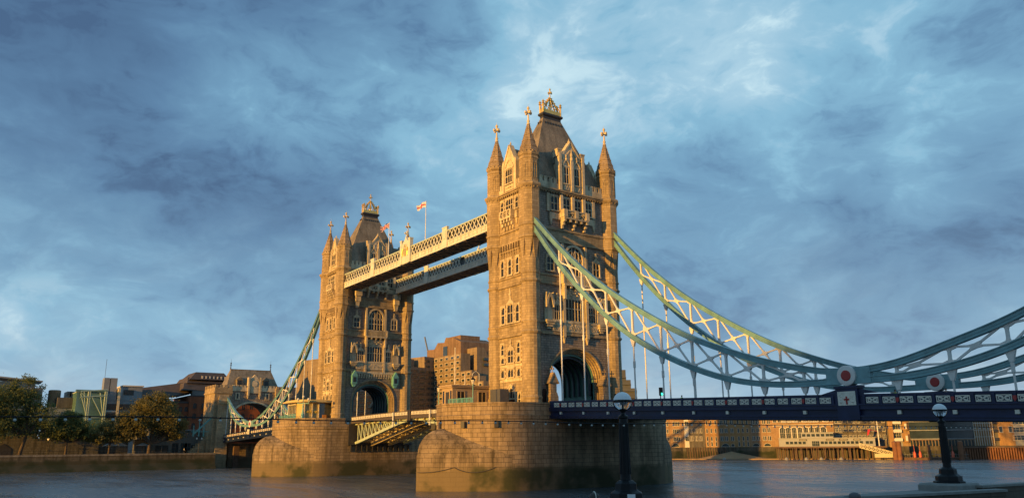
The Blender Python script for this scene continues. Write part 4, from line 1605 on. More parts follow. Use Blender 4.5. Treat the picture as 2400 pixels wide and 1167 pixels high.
# ------------------------------------------------------------------ high level walkways
def make_walkway(sgn, label):
    root = thing('high_level_walkway', (0, sgn * 7.4, 46.6), label, 'walkway', 'high level walkways between the towers')
    X = 34.2
    yo, yi = sgn * 9.75, sgn * 5.05
    ya, yb = min(yo, yi), max(yo, yi)
    k = MB()
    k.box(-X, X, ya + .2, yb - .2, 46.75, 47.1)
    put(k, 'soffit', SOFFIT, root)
    k = MB()
    for i in range(18):
        x = -X + 1.9 + i * 3.8
        k.box(x - .1, x + .1, ya + .3, yb - .3, 46.45, 46.75)
        x2 = x + 3.8
        if x2 < X:
            k.beam((x, ya + .4, 46.6), (x2, yb - .4, 46.6), .14, .14, side=(0, 0, 1))
            k.beam((x, yb - .4, 46.6), (x2, ya + .4, 46.6), .14, .14, side=(0, 0, 1))
    put(k, 'soffit_bracing', BRACEM, root)
    k = MB()
    k.box(-X, X, ya + .25, yb - .25, 50.15, 50.3)
    k.ring([[(x, ya + .2, 50.3), (x, yb - .2, 50.3), (x, (ya + yb) / 2 + .8, 50.75), (x, (ya + yb) / 2 - .8, 50.75)] for x in (-X, X)], True)
    put(k, 'roof', PALEG, root)
    k = MB()
    k.box(-X, X, (ya + yb) / 2 - 1.5, (ya + yb) / 2 + 1.5, 47.1, 50.1)
    put(k, 'corridor', GLASSD, root)
    for y, s in ((ya, -1), (yb, 1)):
        k = MB()
        a, b_ = sorted((y, y - s * .3))
        k.box(-X, X, a, b_, 46.6, 46.95)
        k.box(-X, X, min(y - s * .05, y - s * .25), max(y - s * .05, y - s * .25), 46.95, 47.85)
        k.box(-X, X, min(y + s * .06, y - s * .3), max(y + s * .06, y - s * .3), 47.85, 48.05)
        k.box(-X, X, min(y + s * .08, y - s * .3), max(y + s * .08, y - s * .3), 46.58, 46.7)
        n = 46
        for i in range(n):
            x = -X + (2 * X) * (i + .5) / n
            k.box(x + .55, x + .68, min(y, y + s * .04), max(y, y + s * .04), 46.95, 47.85)
            k.box(x - .42, x + .42, min(y - s * .06, y + s * .02), max(y - s * .06, y + s * .02), 47.15, 47.7) if i % 2 == 0 else None
        put(k, 'fascia_girder', PALEB, root)
        k = MB()
        k.box(-X, X, min(y, y - s * .25), max(y, y - s * .25), 50.02, 50.3)
        put(k, 'top_rail', PALEG, root)
        for seg in range(4):
            xa, xb = -X + .6 + seg * (2 * X - 1.2) / 4 + .9 * (seg > 0), -X + .6 + (seg + 1) * (2 * X - 1.2) / 4 - .9 * (seg < 3)
            k = MB()
            nn = 11
            stp = (xb - xa) / nn
            for i in range(nn):
                x0_, x1_ = xa + stp * i, xa + stp * (i + 1)
                yy = y - s * .1
                k.beam((x0_, yy, 48.0), (x1_, yy, 50.1), .1, .2)
                k.beam((x1_, yy - s * .08, 48.0), (x0_, yy - s * .08, 50.1), .1, .2)
                xm_ = (x0_ + x1_) / 2
            put(k, 'lattice', PALEB, root)
        for x in (-17.3, 17.3):
            k = MB()
            k.box(x - .95, x + .95, min(y + s * .16, y - s * .3), max(y + s * .16, y - s * .3), 47.9, 50.9)
            k.box(x - 1.05, x + 1.05, min(y + s * .22, y - s * .35), max(y + s * .22, y - s * .35), 50.9, 51.1)
            k.box(x - .5, x + .5, min(y + s * .16, y + s * .24), max(y + s * .16, y + s * .24), 48.5, 50.4)
            k.box(x - 1.0, x + 1.0, min(y + s * .2, y), max(y + s * .2, y), 46.6, 47.9)
            put(k, 'panel_post', PALEB, root)
        if s == sgn:
            k = MB()
            F = lambda u, v, z: (u, y + s * v, z)
            k.fprism(F, [(-2.0, 46.6), (2.0, 46.6), (2.0, 50.9), (1.3, 51.6), (.6, 52.0), (0, 52.9), (-.6, 52.0), (-1.3, 51.6), (-2.0, 50.9)], -.35, .2)
            for q_ in (-1, 1):
                k.fbox(F, q_ * 2.0 - .4, q_ * 2.0 + .4, -.45, .35, 46.6, 51.9)
                k.fbox(F, q_ * 2.0 - .5, q_ * 2.0 + .5, -.5, .42, 51.9, 52.2)
            k.farc(F, gothic(1.55, 48.4, 2.9, 8), gothic(1.35, 48.4, 2.6, 8), .15, .36)
            cross_finial(k, (0, y), 52.7, 1.5, .8)
            cr = put(k, 'crest_panel', PALEB, root)
            k = MB()
            k.fprism(F, [(-.75, 50.1), (.75, 50.1), (.75, 49.0), (0, 48.2), (-.75, 49.0)], .2, .34)
            for q_ in (-1, 1):
                k.tube([F(q_ * 1.1, .3, 48.4), F(q_ * 1.25, .35, 49.3), F(q_ * 1.0, .35, 50.2)], .16, 6)
            k.ico(F(0, .28, 50.6), .35, 1, (1, .4, 1))
            put(k, 'gilt_arms', GOLD, cr)
    return root


GLASSD = plain('walkway_glazing', (.05, .055, .055), 0.25, 0, 0.2)
walk_up = make_walkway(-1, 'pale lattice walkway high between the towers, nearer of the two, sunlit with gilded crest')
walk_dn = make_walkway(1, 'grey lattice walkway high between the towers, farther of the two and in shade')

# ------------------------------------------------------------------ flags
FWHITE = plain('flag_white', (.58, .60, .66), .8, 0, .03)
FRED = plain('flag_red', (.45, .02, .04), .8, 0, .03)
FBLUE = plain('flag_blue', (.02, .03, .16), .8, 0, .03)


def flag(x, y, zb, zt, kind, fwid, label):
    root = thing('flagpole', (x, y, zb), label, 'flag', 'flags flying on the nearer walkway')
    put(MB().lathe([(.10, 0), (.06, zt - zb), (.12, zt - zb + .02), (.02, zt - zb + .25)], (x, y, zb), 8), 'pole', WHITEP, root)
    nx, nz = 60, 36
    fh = fwid * .55
    v, f, mi = [], [], []
    for j in range(nz + 1):
        for i in range(nx + 1):
            s, t = i / nx, j / nz
            v.append((x - s * fwid * .72, y - s * fwid * .60 + .22 * sin(s * 9 + t * 1.5) * s, zt - .1 - fh + t * fh - .35 * s * s * fwid + .12 * sin(s * 7)))
    for j in range(nz):
        for i in range(nx):
            f.append((j * (nx + 1) + i, j * (nx + 1) + i + 1, (j + 1) * (nx + 1) + i + 1, (j + 1) * (nx + 1) + i))
            s, t = (i + .5) / nx * 2 - 1, (j + .5) / nz * 2 - 1
            if kind == 'cross':
                c = 1 if abs(s) < .14 or abs(t) < .22 else 0
            else:
                c = 2
                d = abs(abs(s) - abs(t)) * .87
                if d < .17:
                    c = 0
                if d < .06:
                    c = 1
                if abs(s) < .17 or abs(t) < .30:
                    c = 0
                if abs(s) < .10 or abs(t) < .18:
                    c = 1
            mi.append(c)
    k = MB()
    k.v, k.f, k.mi = v, f, mi
    fl = k.build('flag', [FWHITE, FRED, FBLUE], root, origin=(x, y, zb), smooth=60, fix=False)
    sm = fl.modifiers.new('thick', 'SOLIDIFY')
    sm.thickness = .02
    return root


flag(8.4, -9.5, 50.2, 59.0, 'cross', 2.2, 'white flag with a red cross on a white pole on the walkway')
flag(-9.45, -9.5, 50.2, 58.3, 'union', 2.3, 'dark blue and red crossed flag on a pole before the far tower roof')
# ------------------------------------------------------------------ river, banks, sky line
def onp(ax, val, px, py):
    """world point on the plane (axis = val) seen at a photograph pixel"""
    d = raydir(px, py)
    t = (val - CAM[ax]) / d[ax]
    return CAM + d * t


def atd(px, py, D):
    d = raydir(px, py)
    return CAM + d * (D / hypot(d.x, d.y))


m, gg, bs = newmat('river_water')
geo = gg.n('ShaderNodeNewGeometry')
bs.inputs['Base Color'].default_value = (.085, .105, .120, 1)
bs.inputs['Roughness'].default_value = 0.10
bs.inputs['IOR'].default_value = 1.40
mp_ = gg.n('ShaderNodeMapping')
mp_.inputs['Rotation'].default_value = (0, 0, -YAW)
mp_.inputs['Scale'].default_value = (.55, 1.35, 1)
gg.l(geo.outputs['Position'], mp_.inputs[0])
w1 = gg.noise(mp_.outputs[0], .10, 4, .55, .4)
w2 = gg.noise(mp_.outputs[0], .75, 5, .6, .3)
w3 = gg.noise(mp_.outputs[0], 3.2, 3, .5)
h = gg.math('MULTIPLY_ADD', w1, 1.9, gg.math('MULTIPLY_ADD', w2, .42, gg.math('MULTIPLY', w3, .085)))
bp = gg.n('ShaderNodeBump')
bp.inputs['Strength'].default_value = 1.0
bp.inputs['Distance'].default_value = .7
gg.l(h, bp.inputs['Height'])
gg.l(bp.outputs[0], bs.inputs['Normal'])
rr_ = gg.ramp(gg.noise(mp_.outputs[0], .045, 4, .6, .6), [(.38, (.10,) * 3), (.62, (.32,) * 3)])
gg.l(rr_, bs.inputs['Roughness'])
k = MB()
k.add([(-2500, -2500, 0), (2500, -2500, 0), (2500, 2500, 0), (-2500, 2500, 0)], [(0, 1, 2, 3)])
tag(k.build('river_water', m), kind='structure')

PAVE = plain('bank_paving', (.16, .15, .13), .9, 0, .2, .5)
GRASSY = plain('far_ground', (.08, .085, .05), .95, 0, .2, .05)
BANKS = [(-125.0, -1500), (-125.0, -14.6), (-134.5, -14.6), (-134.5, 14.6), (-125.0, 14.6), (-125.0, 95), (-112, 150), (-97.3, 180.4), (12.5, 251.4), (60, 283), (260, 420), (800, 800)]
k = MB()
top = [(x, y, 5.0) for x, y in BANKS] + [(800, 2400, 5.0), (-2400, 2400, 5.0), (-2400, -1500, 5.0)]
k.add(top, [tuple(range(len(top)))])
tag(k.build('far_bank_ground', PAVE), kind='structure')

RWALL = masonry('river_wall_stone', (.14, .12, .09), (.105, .092, .072), (.07, .06, .045), 1.4, .6, .03, tide=(3.3, .5, (.05, .048, .032), (.022, .030, .014)), streak=.45, grime=.4)
COPE = masonry('coping_stone', (.25, .22, .18), (.22, .19, .155), (.15, .13, .1), 1.5, .5, .02, grime=.3)
o = MB()
P = BANKS[:2]
root = thing('river_wall', (-125, -40, 0), 'weedy stone embankment wall along the far bank, left of the bridge', 'river wall')
put(MB().box(-125.6, -124.4, -1200, -14.6, -1.0, 4.55), 'wall', RWALL, root)
k = MB()
k.ring([[(-124.4, -1200, -1), (-121.6, -1200, -1), (-122.6, -1200, .5), (-124.4, -1200, 2.1)], [(-124.4, -14.6, -1), (-121.6, -14.6, -1), (-122.6, -14.6, .5), (-124.4, -14.6, 2.1)]], True)
put(k, 'wall_footing', RWALL, root)
put(MB().box(-125.7, -124.2, -1200, -14.6, 4.55, 5.1), 'coping', COPE, root)
k = MB()
for i in range(60):
    y = -95 + i * 1.33
    k.box(-125.32, -125.24, y - .03, y + .03, 5.1, 6.1)
k.box(-125.33, -125.23, -96, -15, 6.05, 6.12)
k.box(-125.31, -125.25, -96, -15, 5.5, 5.55)
put(k, 'railing', BLACKP, root)
root = thing('river_wall', (-60, 205, 0), 'stone wharf wall with timber fenders under the warehouses, right of the bridge', 'river wall')
k = MB()
for a, b_ in zip(BANKS[4:-1], BANKS[5:]):
    A, B = Vector((*a, 0)), Vector((*b_, 0))
    d = (B - A).normalized()
    n_ = Vector((d.y, -d.x, 0))
    k.obox((A + B) / 2 + Vector((0, 0, 2.0)) + n_ * .1, (B - A) / 2, n_ * .6, (0, 0, 3.0))
put(k, 'wall', RWALL, root)
RB0, RT, RN = Vector((-97.3, 180.4, 0)), Vector((.8398, .5430, 0)), Vector((.5430, -.8398, 0))


def s_of(px, off=0.0):
    """distance along the right bank seen at photograph column px (off = metres out over the river)"""
    d = raydir(px, 1040)
    B = RB0 + RN * off
    # CAM + d t = B + RT s
    det = d.x * -RT.y + RT.x * d.y
    bx, by = B.x - CAM.x, B.y - CAM.y
    t = (bx * -RT.y + RT.x * by) / det
    return ((CAM + d * t) - B).dot(RT)


TIMBER = plain('weathered_timber', (.125, .075, .05), .85, 0, .3, 1.2)
k = MB()
for i in range(16):
    s = s_of(1612) + i * (s_of(1700) - s_of(1612)) / 15
    p = RB0 + RT * s + RN * .85
    k.box(p.x - .15, p.x + .15, p.y - .15, p.y + .15, .2, 5.0)
put(k, 'timber_fenders', TIMBER, root)

BRICKO = masonry('warehouse_brick', (.42, .235, .095), (.36, .20, .085), (.28, .19, .10), .7, .24, .02, grime=.2, streak=.2, bump=.2)
BRICKT = masonry('tan_brick', (.36, .225, .125), (.31, .195, .11), (.24, .17, .10), .7, .24, .02, grime=.2, streak=.2, bump=.2)
BRICKG = masonry('grey_and_shade_brick', (.16, .145, .125), (.13, .115, .10), (.09, .08, .07), .7, .24, .02, grime=.2, bump=.2)  # real grey brick, and the shade tone laid on two wharf fronts
BRICKR = masonry('red_brick', (.30, .095, .04), (.26, .08, .035), (.18, .08, .05), .6, .22, .02, grime=.2, streak=.15, bump=.2)
WHITEW = plain('white_render', (.58, .55, .48), .8, 0, .1)
CONC = masonry('hotel_concrete', (.30, .225, .150), (.275, .205, .138), (.20, .15, .10), 3.0, 1.45, .03, grime=.25, streak=.3, bump=.2)
ROOFB = plain('dark_brown_roof', (.065, .048, .042), .8, 0, .2, .4)
GLASSB = plain('office_glass', (.035, .05, .055), .12, 0, .3, .15, spec=.8)
GLASSG = plain('green_glass', (.10, .20, .175), .18, 0, .25, .2, spec=.8)
GREYM = plain('grey_cladding', (.22, .23, .24), .5, 0, .15, .2)
TRIMW = plain('pale_trim', (.55, .50, .42), .7)


def frame_window(w_, h_, kind='rect', mull=1, sill=.14, fw=.1, mats=None, proud=.1):
    """front at local y=0 facing -y, origin at the bottom centre; two materials: trim, glass"""
    k = MB()
    F = lambda u, v, z: (u, -v, z)
    if kind == 'arch':
        pl = [(-w_ / 2, 0)] + arc_pts(w_ / 2, h_ - w_ * .45, w_ * .45, 10) + [(w_ / 2, 0)]
        k.fprism(F, pl, -.1, .03, 1)
        po = [(-w_ / 2 - fw, 0)] + arc_pts(w_ / 2 + fw, h_ - w_ * .45, w_ * .45 + fw, 10) + [(w_ / 2 + fw, 0)]
        k.farc(F, po, pl, -.1, proud, 0)
    else:
        k.fbox(F, -w_ / 2, w_ / 2, -.1, .03, 0, h_, 1)
        k.fbox(F, -w_ / 2 - fw, -w_ / 2, -.1, proud, 0, h_, 0)
        k.fbox(F, w_ / 2, w_ / 2 + fw, -.1, proud, 0, h_, 0)
        k.fbox(F, -w_ / 2 - fw, w_ / 2 + fw, -.1, proud, h_, h_ + fw, 0)
    for i in range(mull):
        u = -w_ / 2 + w_ * (i + 1) / (mull + 1)
        k.fbox(F, u - .04, u + .04, .03, .07, .03, h_ - .05 if kind != 'arch' else h_ - w_ * .12, 0)
    if mull:
        k.fbox(F, -w_ / 2, w_ / 2, .03, .065, h_ * .55 - .03, h_ * .55 + .03, 0)
    k.fbox(F, -w_ / 2 - fw - .08, w_ / 2 + fw + .08, -.1, proud + .1, -sill, 0, 0)
    return k


def building(name, org, rotz, L, depth, H, mat, label, cat='building', group=None, roof=None, parapet=.5):
    r = thing(name, org, label, cat, group, rotz)
    MB().box(0, L, 0, depth, -.6, H).build('wall', mat, r)
    if parapet:
        k = MB()
        k.box(-.12, L + .12, -.14, depth + .12, H, H + parapet)
        k.build('parapet', roof or mat, r)
    return r


def windows_at(r, proto_mb, mats, spots, name='window', rot=0.0):
    first = None
    for (u, z) in spots:
        if first is None:
            first = proto_mb.build(name, mats, r)
            first.location = (u, 0, z)
            first.rotation_euler = (0, 0, rot)
        else:
            inst(first, r, (u, 0, z), rot)


RROT = atan2(.5430, .8398)


def bankpt(s, back=0.0, z=5.0):
    p = RB0 + RT * s - RN * back
    return (p.x, p.y, z)


def warehouse(pxa, pxb, H, mat, label, back=None, depth=16, group='riverside warehouses', name='riverside_warehouse', roof=None, gap=-.12):
    back = .4 + (int(pxa * 3) % 5) * .06 if back is None else back
    sa, sb = s_of(pxa, -back) + gap, s_of(pxb, -back) - gap
    r = building(name, bankpt(sa, back), RROT, sb - sa, depth + (int(pxa) % 7) * .3, H, mat, label, 'warehouse', group, roof)
    return r, sb - sa


ROWZ = [2.75, 6.2, 9.7, 13.2]
GW = [TRIMW, GLASSB]


def rows(r, L, cols, zs, w_=.62, h_=1.75, kind='rect', mull=0):
    windows_at(r, frame_window(w_, h_, kind, mull), GW, [(L * c, z) for z in zs for c in cols])


r, L = warehouse(1556, 1606, 16.5, BRICKT, 'tan brick riverside block with a white top storey, closest to the bridge pier')
rows(r, L, (.12, .22, .50, .58, .66, .74), ROWZ[:2] + [9.4])
MB().box(-.1, L + .1, -.22, .1, 12.2, 16.3).build('white_storey', WHITEW, r)
windows_at(r, frame_window(.8, 1.9, mull=1, proud=.3), GW, [(L * c, 12.6) for c in (.15, .4, .6, .85)])
windows_at(r, frame_window(3.2, 1.5, 'arch', 0), GW, [(L * .55, .3)], 'loading_arch')
r, L = warehouse(1606, 1617, 17.5, WHITEW, 'narrow white rendered building squeezed between brick warehouses')
rows(r, L, (.5,), [2.8, 9.5, 13.5], 1.4, 1.8, mull=1)
r, L = warehouse(1617, 1653, 19.0, BRICKO, 'orange brick warehouse with its lower floors greyed for a cast shadow')
MB().box(-.05, L + .05, -.12, .1, 0, 10.6).build('shade_grey_storeys', BRICKG, r)  # grey skin stands for a shadow cast over the lower floors
windows_at(r, frame_window(.62, 1.75, proud=.25), GW, [(L * c, z) for z in (2.9, 6.3, 11.8) for c in (.12, .2, .42, .5, .7, .78)])
r, L = warehouse(1655, 1686, 18.5, BRICKO, 'plain orange brick warehouse with single windows, left of the widest orange one')
rows(r, L, (.15, .46, .78), [.5] + ROWZ, .6, 1.7)
r, L = warehouse(1687, 1726, 19.5, BRICKO, 'widest orange brick warehouse with paired windows and a low loading arch')
rows(r, L, (.14, .22, .40, .48, .74, .82), ROWZ)
windows_at(r, frame_window(3.2, 1.25, 'arch', 0), GW, [(L * .35, .3)], 'loading_arch')
windows_at(r, frame_window(1.3, 1.1, 'arch', 0), GW, [(L * .78, .3)], 'loading_arch')
r, L = warehouse(1727, 1758, 18.8, BRICKO, 'plain orange brick warehouse right of the widest orange one')
rows(r, L, (.2, .53, .85), [.5] + ROWZ, .6, 1.7)
r, L = warehouse(1759, 1814, 18.5, BRICKT, 'tan brick warehouse with two low arches beside the ornate balcony block')
rows(r, L, (.14, .20, .34, .40, .60, .66, .80, .86), ROWZ)
windows_at(r, frame_window(2.8, 1.25, 'arch', 0), GW, [(L * .25, .3), (L * .72, .3)], 'loading_arch')


def balcony_mb(w_, d_, h_, bars=8):
    k = MB()
    k.box(-w_ / 2, w_ / 2, -d_, 0, -.12, 0)
    k.box(-w_ / 2, w_ / 2, -d_ - .03, -d_ + .03, h_ - .06, h_)
    for i in range(bars + 1):
        u = -w_ / 2 + w_ * i / bars
        k.box(u - .05, u + .05, -d_ - .025, -d_ + .025, 0, h_ - .06)
    for s in (-1, 1):
        k.box(s * w_ / 2 - .04, s * w_ / 2 + .04, -d_, 0, h_ - .06, h_)
    return k


r, L = warehouse(1815, 1957, 18.5, BRICKT, 'long ornate brick wharf building with big arched windows and white balconies behind the pier house')
MB().box(0, L, -.3, .1, 8.6, 9.2).build('cornice', TRIMW, r)
windows_at(r, frame_window(2.2, 5.2, 'arch', 2, fw=.35, proud=.2), GW, [(L * c, 2.8) for c in (.16, .26, .355, .45, .545, .64, .735, .83)], 'arched_window')
cs = (.04, .12, .20, .28, .38, .46, .54, .63, .72, .80, .88, .96)
windows_at(r, frame_window(1.2, 1.9, mull=1, fw=.22, proud=.18), GW, [(L * c, z) for z in (10.2, 13.8) for c in cs])
windows_at(r, balcony_mb(2.2, 1.1, 1.0), [WHITEP], [(L * c, z) for z in (10.1, 13.7) for c in (.20, .28, .38, .54, .63, .72, .88)], 'balcony')
r, L = warehouse(1959, 2085, 18.0, BRICKG, 'long brick wharf building toned grey for the tower shade, with small blue balconies')
cs = (.05, .12, .2, .3, .38, .47, .55, .64, .72, .82, .92)  # grey wall colour carries the tower's shade on this front
rows(r, L, cs, [2.6, 6.0, 9.5, 13.0], 1.0, 1.9, mull=1)
windows_at(r, balcony_mb(1.9, .9, 1.0), [NAVY], [(L * c, z) for z in (2.5, 5.9, 9.4, 12.9) for c in (.2, .3, .55, .64, .82)], 'balcony')
r, L = warehouse(2087, 2116, 17.0, GREYM, 'narrow block with white curved balconies beside a brown pier', group=None, name='apartment_block')
MB().box(-.2, L * .32, -1.6, .1, -.5, 17.2).build('brown_pier', BRICKO, r)
for z in (2.0, 5.4, 8.8, 12.2):
    MB().box(L * .35, L, -1.5, .1, z, z + 1.1).build('balcony', WHITEW, r)
windows_at(r, frame_window(L * .5, 1.9, mull=2), GW, [(L * .66, z) for z in (3.3, 6.7, 10.1)])
r, L = warehouse(2117, 2134, 17.0, BRICKT, 'slim brown block with round stacked bays left of the blue glazed offices', group=None, name='apartment_block')
for z in (1.5, 6.2, 11.0):
    k = MB().lathe([(L * .36, 0), (L * .36, 3.2)], (L * .55, -.2, z), 14)
    k.build('round_bay', BRICKO, r)
    MB().box(L * .42, L * .70, -L * .36 - .35, -.2, z + .6, z + 2.6).build('bay_window', WHITEW, r)
r, L = warehouse(2136, 2286, 16.5, GLASSB, 'long blue glazed office block with pale floor lines along the river', group=None, name='office_block')
for z in (2.6, 6.0, 9.4, 12.8):
    MB().box(0, L, -.4, .02, z, z + .32).build('floor_band', GREYM, r)
k = MB()
for i in range(44):
    u = L * (i + .5) / 44
    k.box(u - .07, u + .07, -.2, .02, 9.8, 16.4)
k.build('glazing_bars', GREYM, r)
k = MB()
for i in range(20):
    u = L * (i + .5) / 20
    k.box(u - .1, u + .1, -2.2, -2.0, 0, 2.3)
k.box(0, L, -2.25, -1.95, 2.3, 2.5)
k.build('colonnade', BRICKT, r)
r, L = warehouse(2287, 2330, 16.5, BRICKO, 'orange building wrapped in a grid of scaffold bars', group=None, name='apartment_block')
k = MB()
for i in range(9):
    k.box(L * i / 8 - .1, L * i / 8 + .1, -.9, -.7, 0, 16.4)
for j in range(5):
    k.box(0, L, -.92, -.68, 3.3 + j * 2.6, 3.5 + j * 2.6)
k.build('scaffold', TRIMW, r)
r, L = warehouse(2331, 2343, 16.0, BRICKG, 'slim dark block with stacked balconies between the two orange buildings', group=None, name='apartment_block')
windows_at(r, balcony_mb(L * .7, 1.2, 1.0), [NAVY], [(L * .5, z) for z in (2, 5.2, 8.4, 11.6)], 'balcony')
r, L = warehouse(2344, 2380, 15.5, BRICKO, 'plain orange brick building at the right of the far wharves', group=None, name='apartment_block')
rows(r, L, (.2, .8), [5, 9, 13], 1.1, 2.2)
r, L = warehouse(2381, 2480, 13.0, GREYM, 'low grey building with a stepped glass front at the far right edge', group=None, name='office_block')
windows_at(r, frame_window(5, 1.8, mull=3), GW, [(L * c, z) for z in (2, 5, 8) for c in (.15, .5, .85)])
# sand bank and sheet piles
SAND = plain('river_sand', (.30, .20, .11), .9, 0, .12, .3)
s0 = s_of(1710, 6)
k = MB()
ringa, n = [], 22
c = RB0 + RT * s0 + RN * 1.0
rings = []
for j in range(7):
    f = j / 6
    rr2 = []
    for i in range(n):
        a = 2 * pi * i / n
        p = c + RT * (cos(a) * 18 * (1 - f) ** 1.2) + RN * (sin(a) * 7.5 * (1 - f))
        rr2.append((p.x, p.y, -.3 + 3.6 * f ** .9))
    rings.append(rr2)
k.ring(rings, True)
tag(k.build('sand_bank', SAND, smooth=60), kind='structure')
k = MB()
c = RB0 + RT * s_of(1800, 5) + RN * 4
k.obox((c.x, c.y, -.1), RT * 60, RN * 5.5, (0, 0, .45))
tag(k.build('mud_foreshore', SAND), kind='structure')
RUST = plain('rusty_steel', (.20, .085, .04), .85, 0, .3, .5)
sa, sb = s_of(2258, 8), s_of(2440, 8)
r = thing('sheet_pile_wall', bankpt(sa, -8, 0), 'rusty sheet pile wall on the river at far right', 'pile wall', None, RROT)
k = MB()
n = 30
pts = []
for i in range(n):
    u = (sb - sa) * i / n
    du = (sb - sa) / n
    pts += [(u, 0), (u + du * .45, 0), (u + du * .5, 1.2), (u + du * .95, 1.2)]
ring1 = [[(u, v, -1), (u, v, 4.2), (u, v + .25, 4.2), (u, v + .25, -1)] for u, v in pts]
k.ring(ring1, True)
k.box(0, sb - sa, 1.0, 8, 3.0, 3.9)
k.build('sheet_piles', RUST, r)
MB().box(0, sb - sa, -.2, 1.5, 4.2, 4.7).build('capping_beam', TIMBER, r)

# ---- the pier house on timber piles
sa, sb = s_of(1816, 9), s_of(2078, 9)
r = thing('pier_platform', bankpt(sa, -9, 0), 'timber jetty on rows of brown piles carrying the white pier house', 'jetty', None, RROT)
Lp = sb - sa
MB().box(0, Lp, -2.5, 9, 4.55, 5.15).build('deck', TIMBER, r)
rr_ = random.Random(11)
k0 = None
for i in range(46):
    u = Lp * (i + .5) / 46 + rr_.uniform(-.3, .3)
    v = -2.2 + rr_.choice((0, 0, 2.5, 5))
    k = MB()
    lean = rr_.uniform(-.6, .6) if i % 5 == 0 else 0
    k.tube([(u + lean, v, -1), (u, v, 4.6)], .2, 6)
    k.build('pile', TIMBER, r)
MB().box(0, Lp, 6.5, 7.2, 0, 4.5).build('back_wall', STEELD, r)
sa2, sb2 = s_of(1826, 9), s_of(2052, 9)
WHT = plain('pier_house_white', (.30, .305, .31), .7, 0, .08)
r = thing('pier_house', bankpt(sa2, -9, 5.16), 'long low white pier house with dark signs, on the timber jetty', 'pier building', None, RROT)
Lh = sb2 - sa2
MB().box(0, Lh, 0, 7, 0, 3.2).build('wall', WHT, r)
MB().box(-.2, Lh + .2, -.3, 7.2, 3.2, 3.4).build('roof', WHT, r)
windows_at(r, frame_window(Lh * .032, 1.05, mull=0), [WHT, GLASSB], [(Lh * c, .95) for c in (.09, .135, .18, .225, .27, .46, .50, .545, .59, .635, .68, .725, .77, .815, .86, .92, .96)])
windows_at(r, frame_window(Lh * .036, 2.0, mull=1), [WHT, GLASSB], [(Lh * c, .1) for c in (.37, .41)], 'door')
for (a, b_) in ((.22, .30), (.50, .585), (.635, .725), (.78, .855)):
    sg = MB().box(Lh * a, Lh * b_, -.22, -.02, 2.3, 2.95).build('sign_board', LEAD, r)
    k = MB()
    for i in range(9):
        u = Lh * (a + (b_ - a) * (.14 + .09 * i))
        k.box(u - .09, u + .09, -.25, -.21, 2.5, 2.75)
    k.build('sign_lettering', TRIMW, sg)
k = MB().box(Lh * .24, Lh * .58, 1.2, 6, 3.4, 5.5)
up_ = k.build('upper_storey', WHT, r)
MB().box(Lh * .23, Lh * .59, 1.0, 6.2, 5.5, 5.7).build('upper_roof', GREYM, up_)
k = MB()
for c in (.27, .32, .37, .42, .47, .52, .56):
    k.box(Lh * c - Lh * .018, Lh * c + Lh * .018, 1.14, 1.3, 3.95, 5.0)
k.build('upper_window', GLASSB, up_)
CREAM = plain('gangway_cream', (.55, .47, .29), .6, 0, .06)
sg0, sg1 = s_of(2014, 12), s_of(2096, 12)
r = thing('gangway', bankpt(sg0, -12.5, 0), 'cream lattice gangway sloping down from the jetty to the pontoon', 'gangway', None, RROT)
Lg = sg1 - sg0
k = MB()
za, zb = 6.3, 2.6
for v in (-1, 1):
    k.beam((0, v, za), (Lg, v, zb), .2, .3)
    k.beam((0, v, za - 1.6), (Lg, v, zb - 1.6), .2, .35)
    for i in range(9):
        f0, f1 = i / 9, (i + 1) / 9
        z0_, z1_ = za + (zb - za) * f0, za + (zb - za) * f1
        k.beam((Lg * f0, v, z0_), (Lg * f0, v, z0_ - 1.6), .2, .2)
        k.beam((Lg * f0, v, z0_), (Lg * f1, v, z1_ - 1.6), .16, .2)
        k.beam((Lg * f0, v, z0_ - 1.6), (Lg * f1, v, z1_), .16, .2)
k.build('truss', CREAM, r)
k = MB().beam((0, 0, za - 1.75), (Lg, 0, zb - 1.75), 2.0, .12)
k.build('walkway_floor', GREYM, r)
k = MB()
k.box(Lg * .4, Lg, -2.4, -2.2, .9, 2.3)
for i in range(12):
    k.box(Lg * (.4 + .05 * i), Lg * (.4 + .05 * i) + .15, -2.5, -2.1, .7, 2.45)
k.build('lower_lattice', CREAM, r)
sp0, sp1 = s_of(2088, 14), s_of(2265, 14)
r = thing('pontoon', bankpt(sp0, -17, 0), 'low brown floating pontoon beyond the gangway, with railings', 'pontoon', None, RROT)
Lq = sp1 - sp0
MB().box(0, Lq, 0, 6, -.4, .9).build('hull', TIMBER, r)
k = MB()
for i in range(30):
    k.box(Lq * i / 30, Lq * i / 30 + .08, .3, .4, .9, 2.0 + .5 * ((i * 7) % 3))
k.box(0, Lq, .3, .38, 1.9, 2.0)
k.build('railing', GREYM, r)
for nm, px_, w_, lab in (('mooring_pile', 2096, .9, 'thick rusty mooring pile at the foot of the gangway'), ('mooring_pile', 2106, .9, 'second rusty mooring pile just right of the gangway foot'), ('mooring_pile', 2250, .9, 'rusty mooring pile at the right end of the pontoon'), ('mooring_pile', 2176, .5, 'slim brown pile in the middle of the pontoon')):
    p = bankpt(s_of(px_, 18), -18, 0)
    k = MB().lathe([(w_, -1), (w_, 6.6 if w_ > .6 else 5.4), (w_ * .4, 7.0 if w_ > .6 else 5.6)], p, 10)
    tag(k.build(nm, RUST, origin=p, smooth=40), lab, 'pile', 'mooring piles by the pontoon')
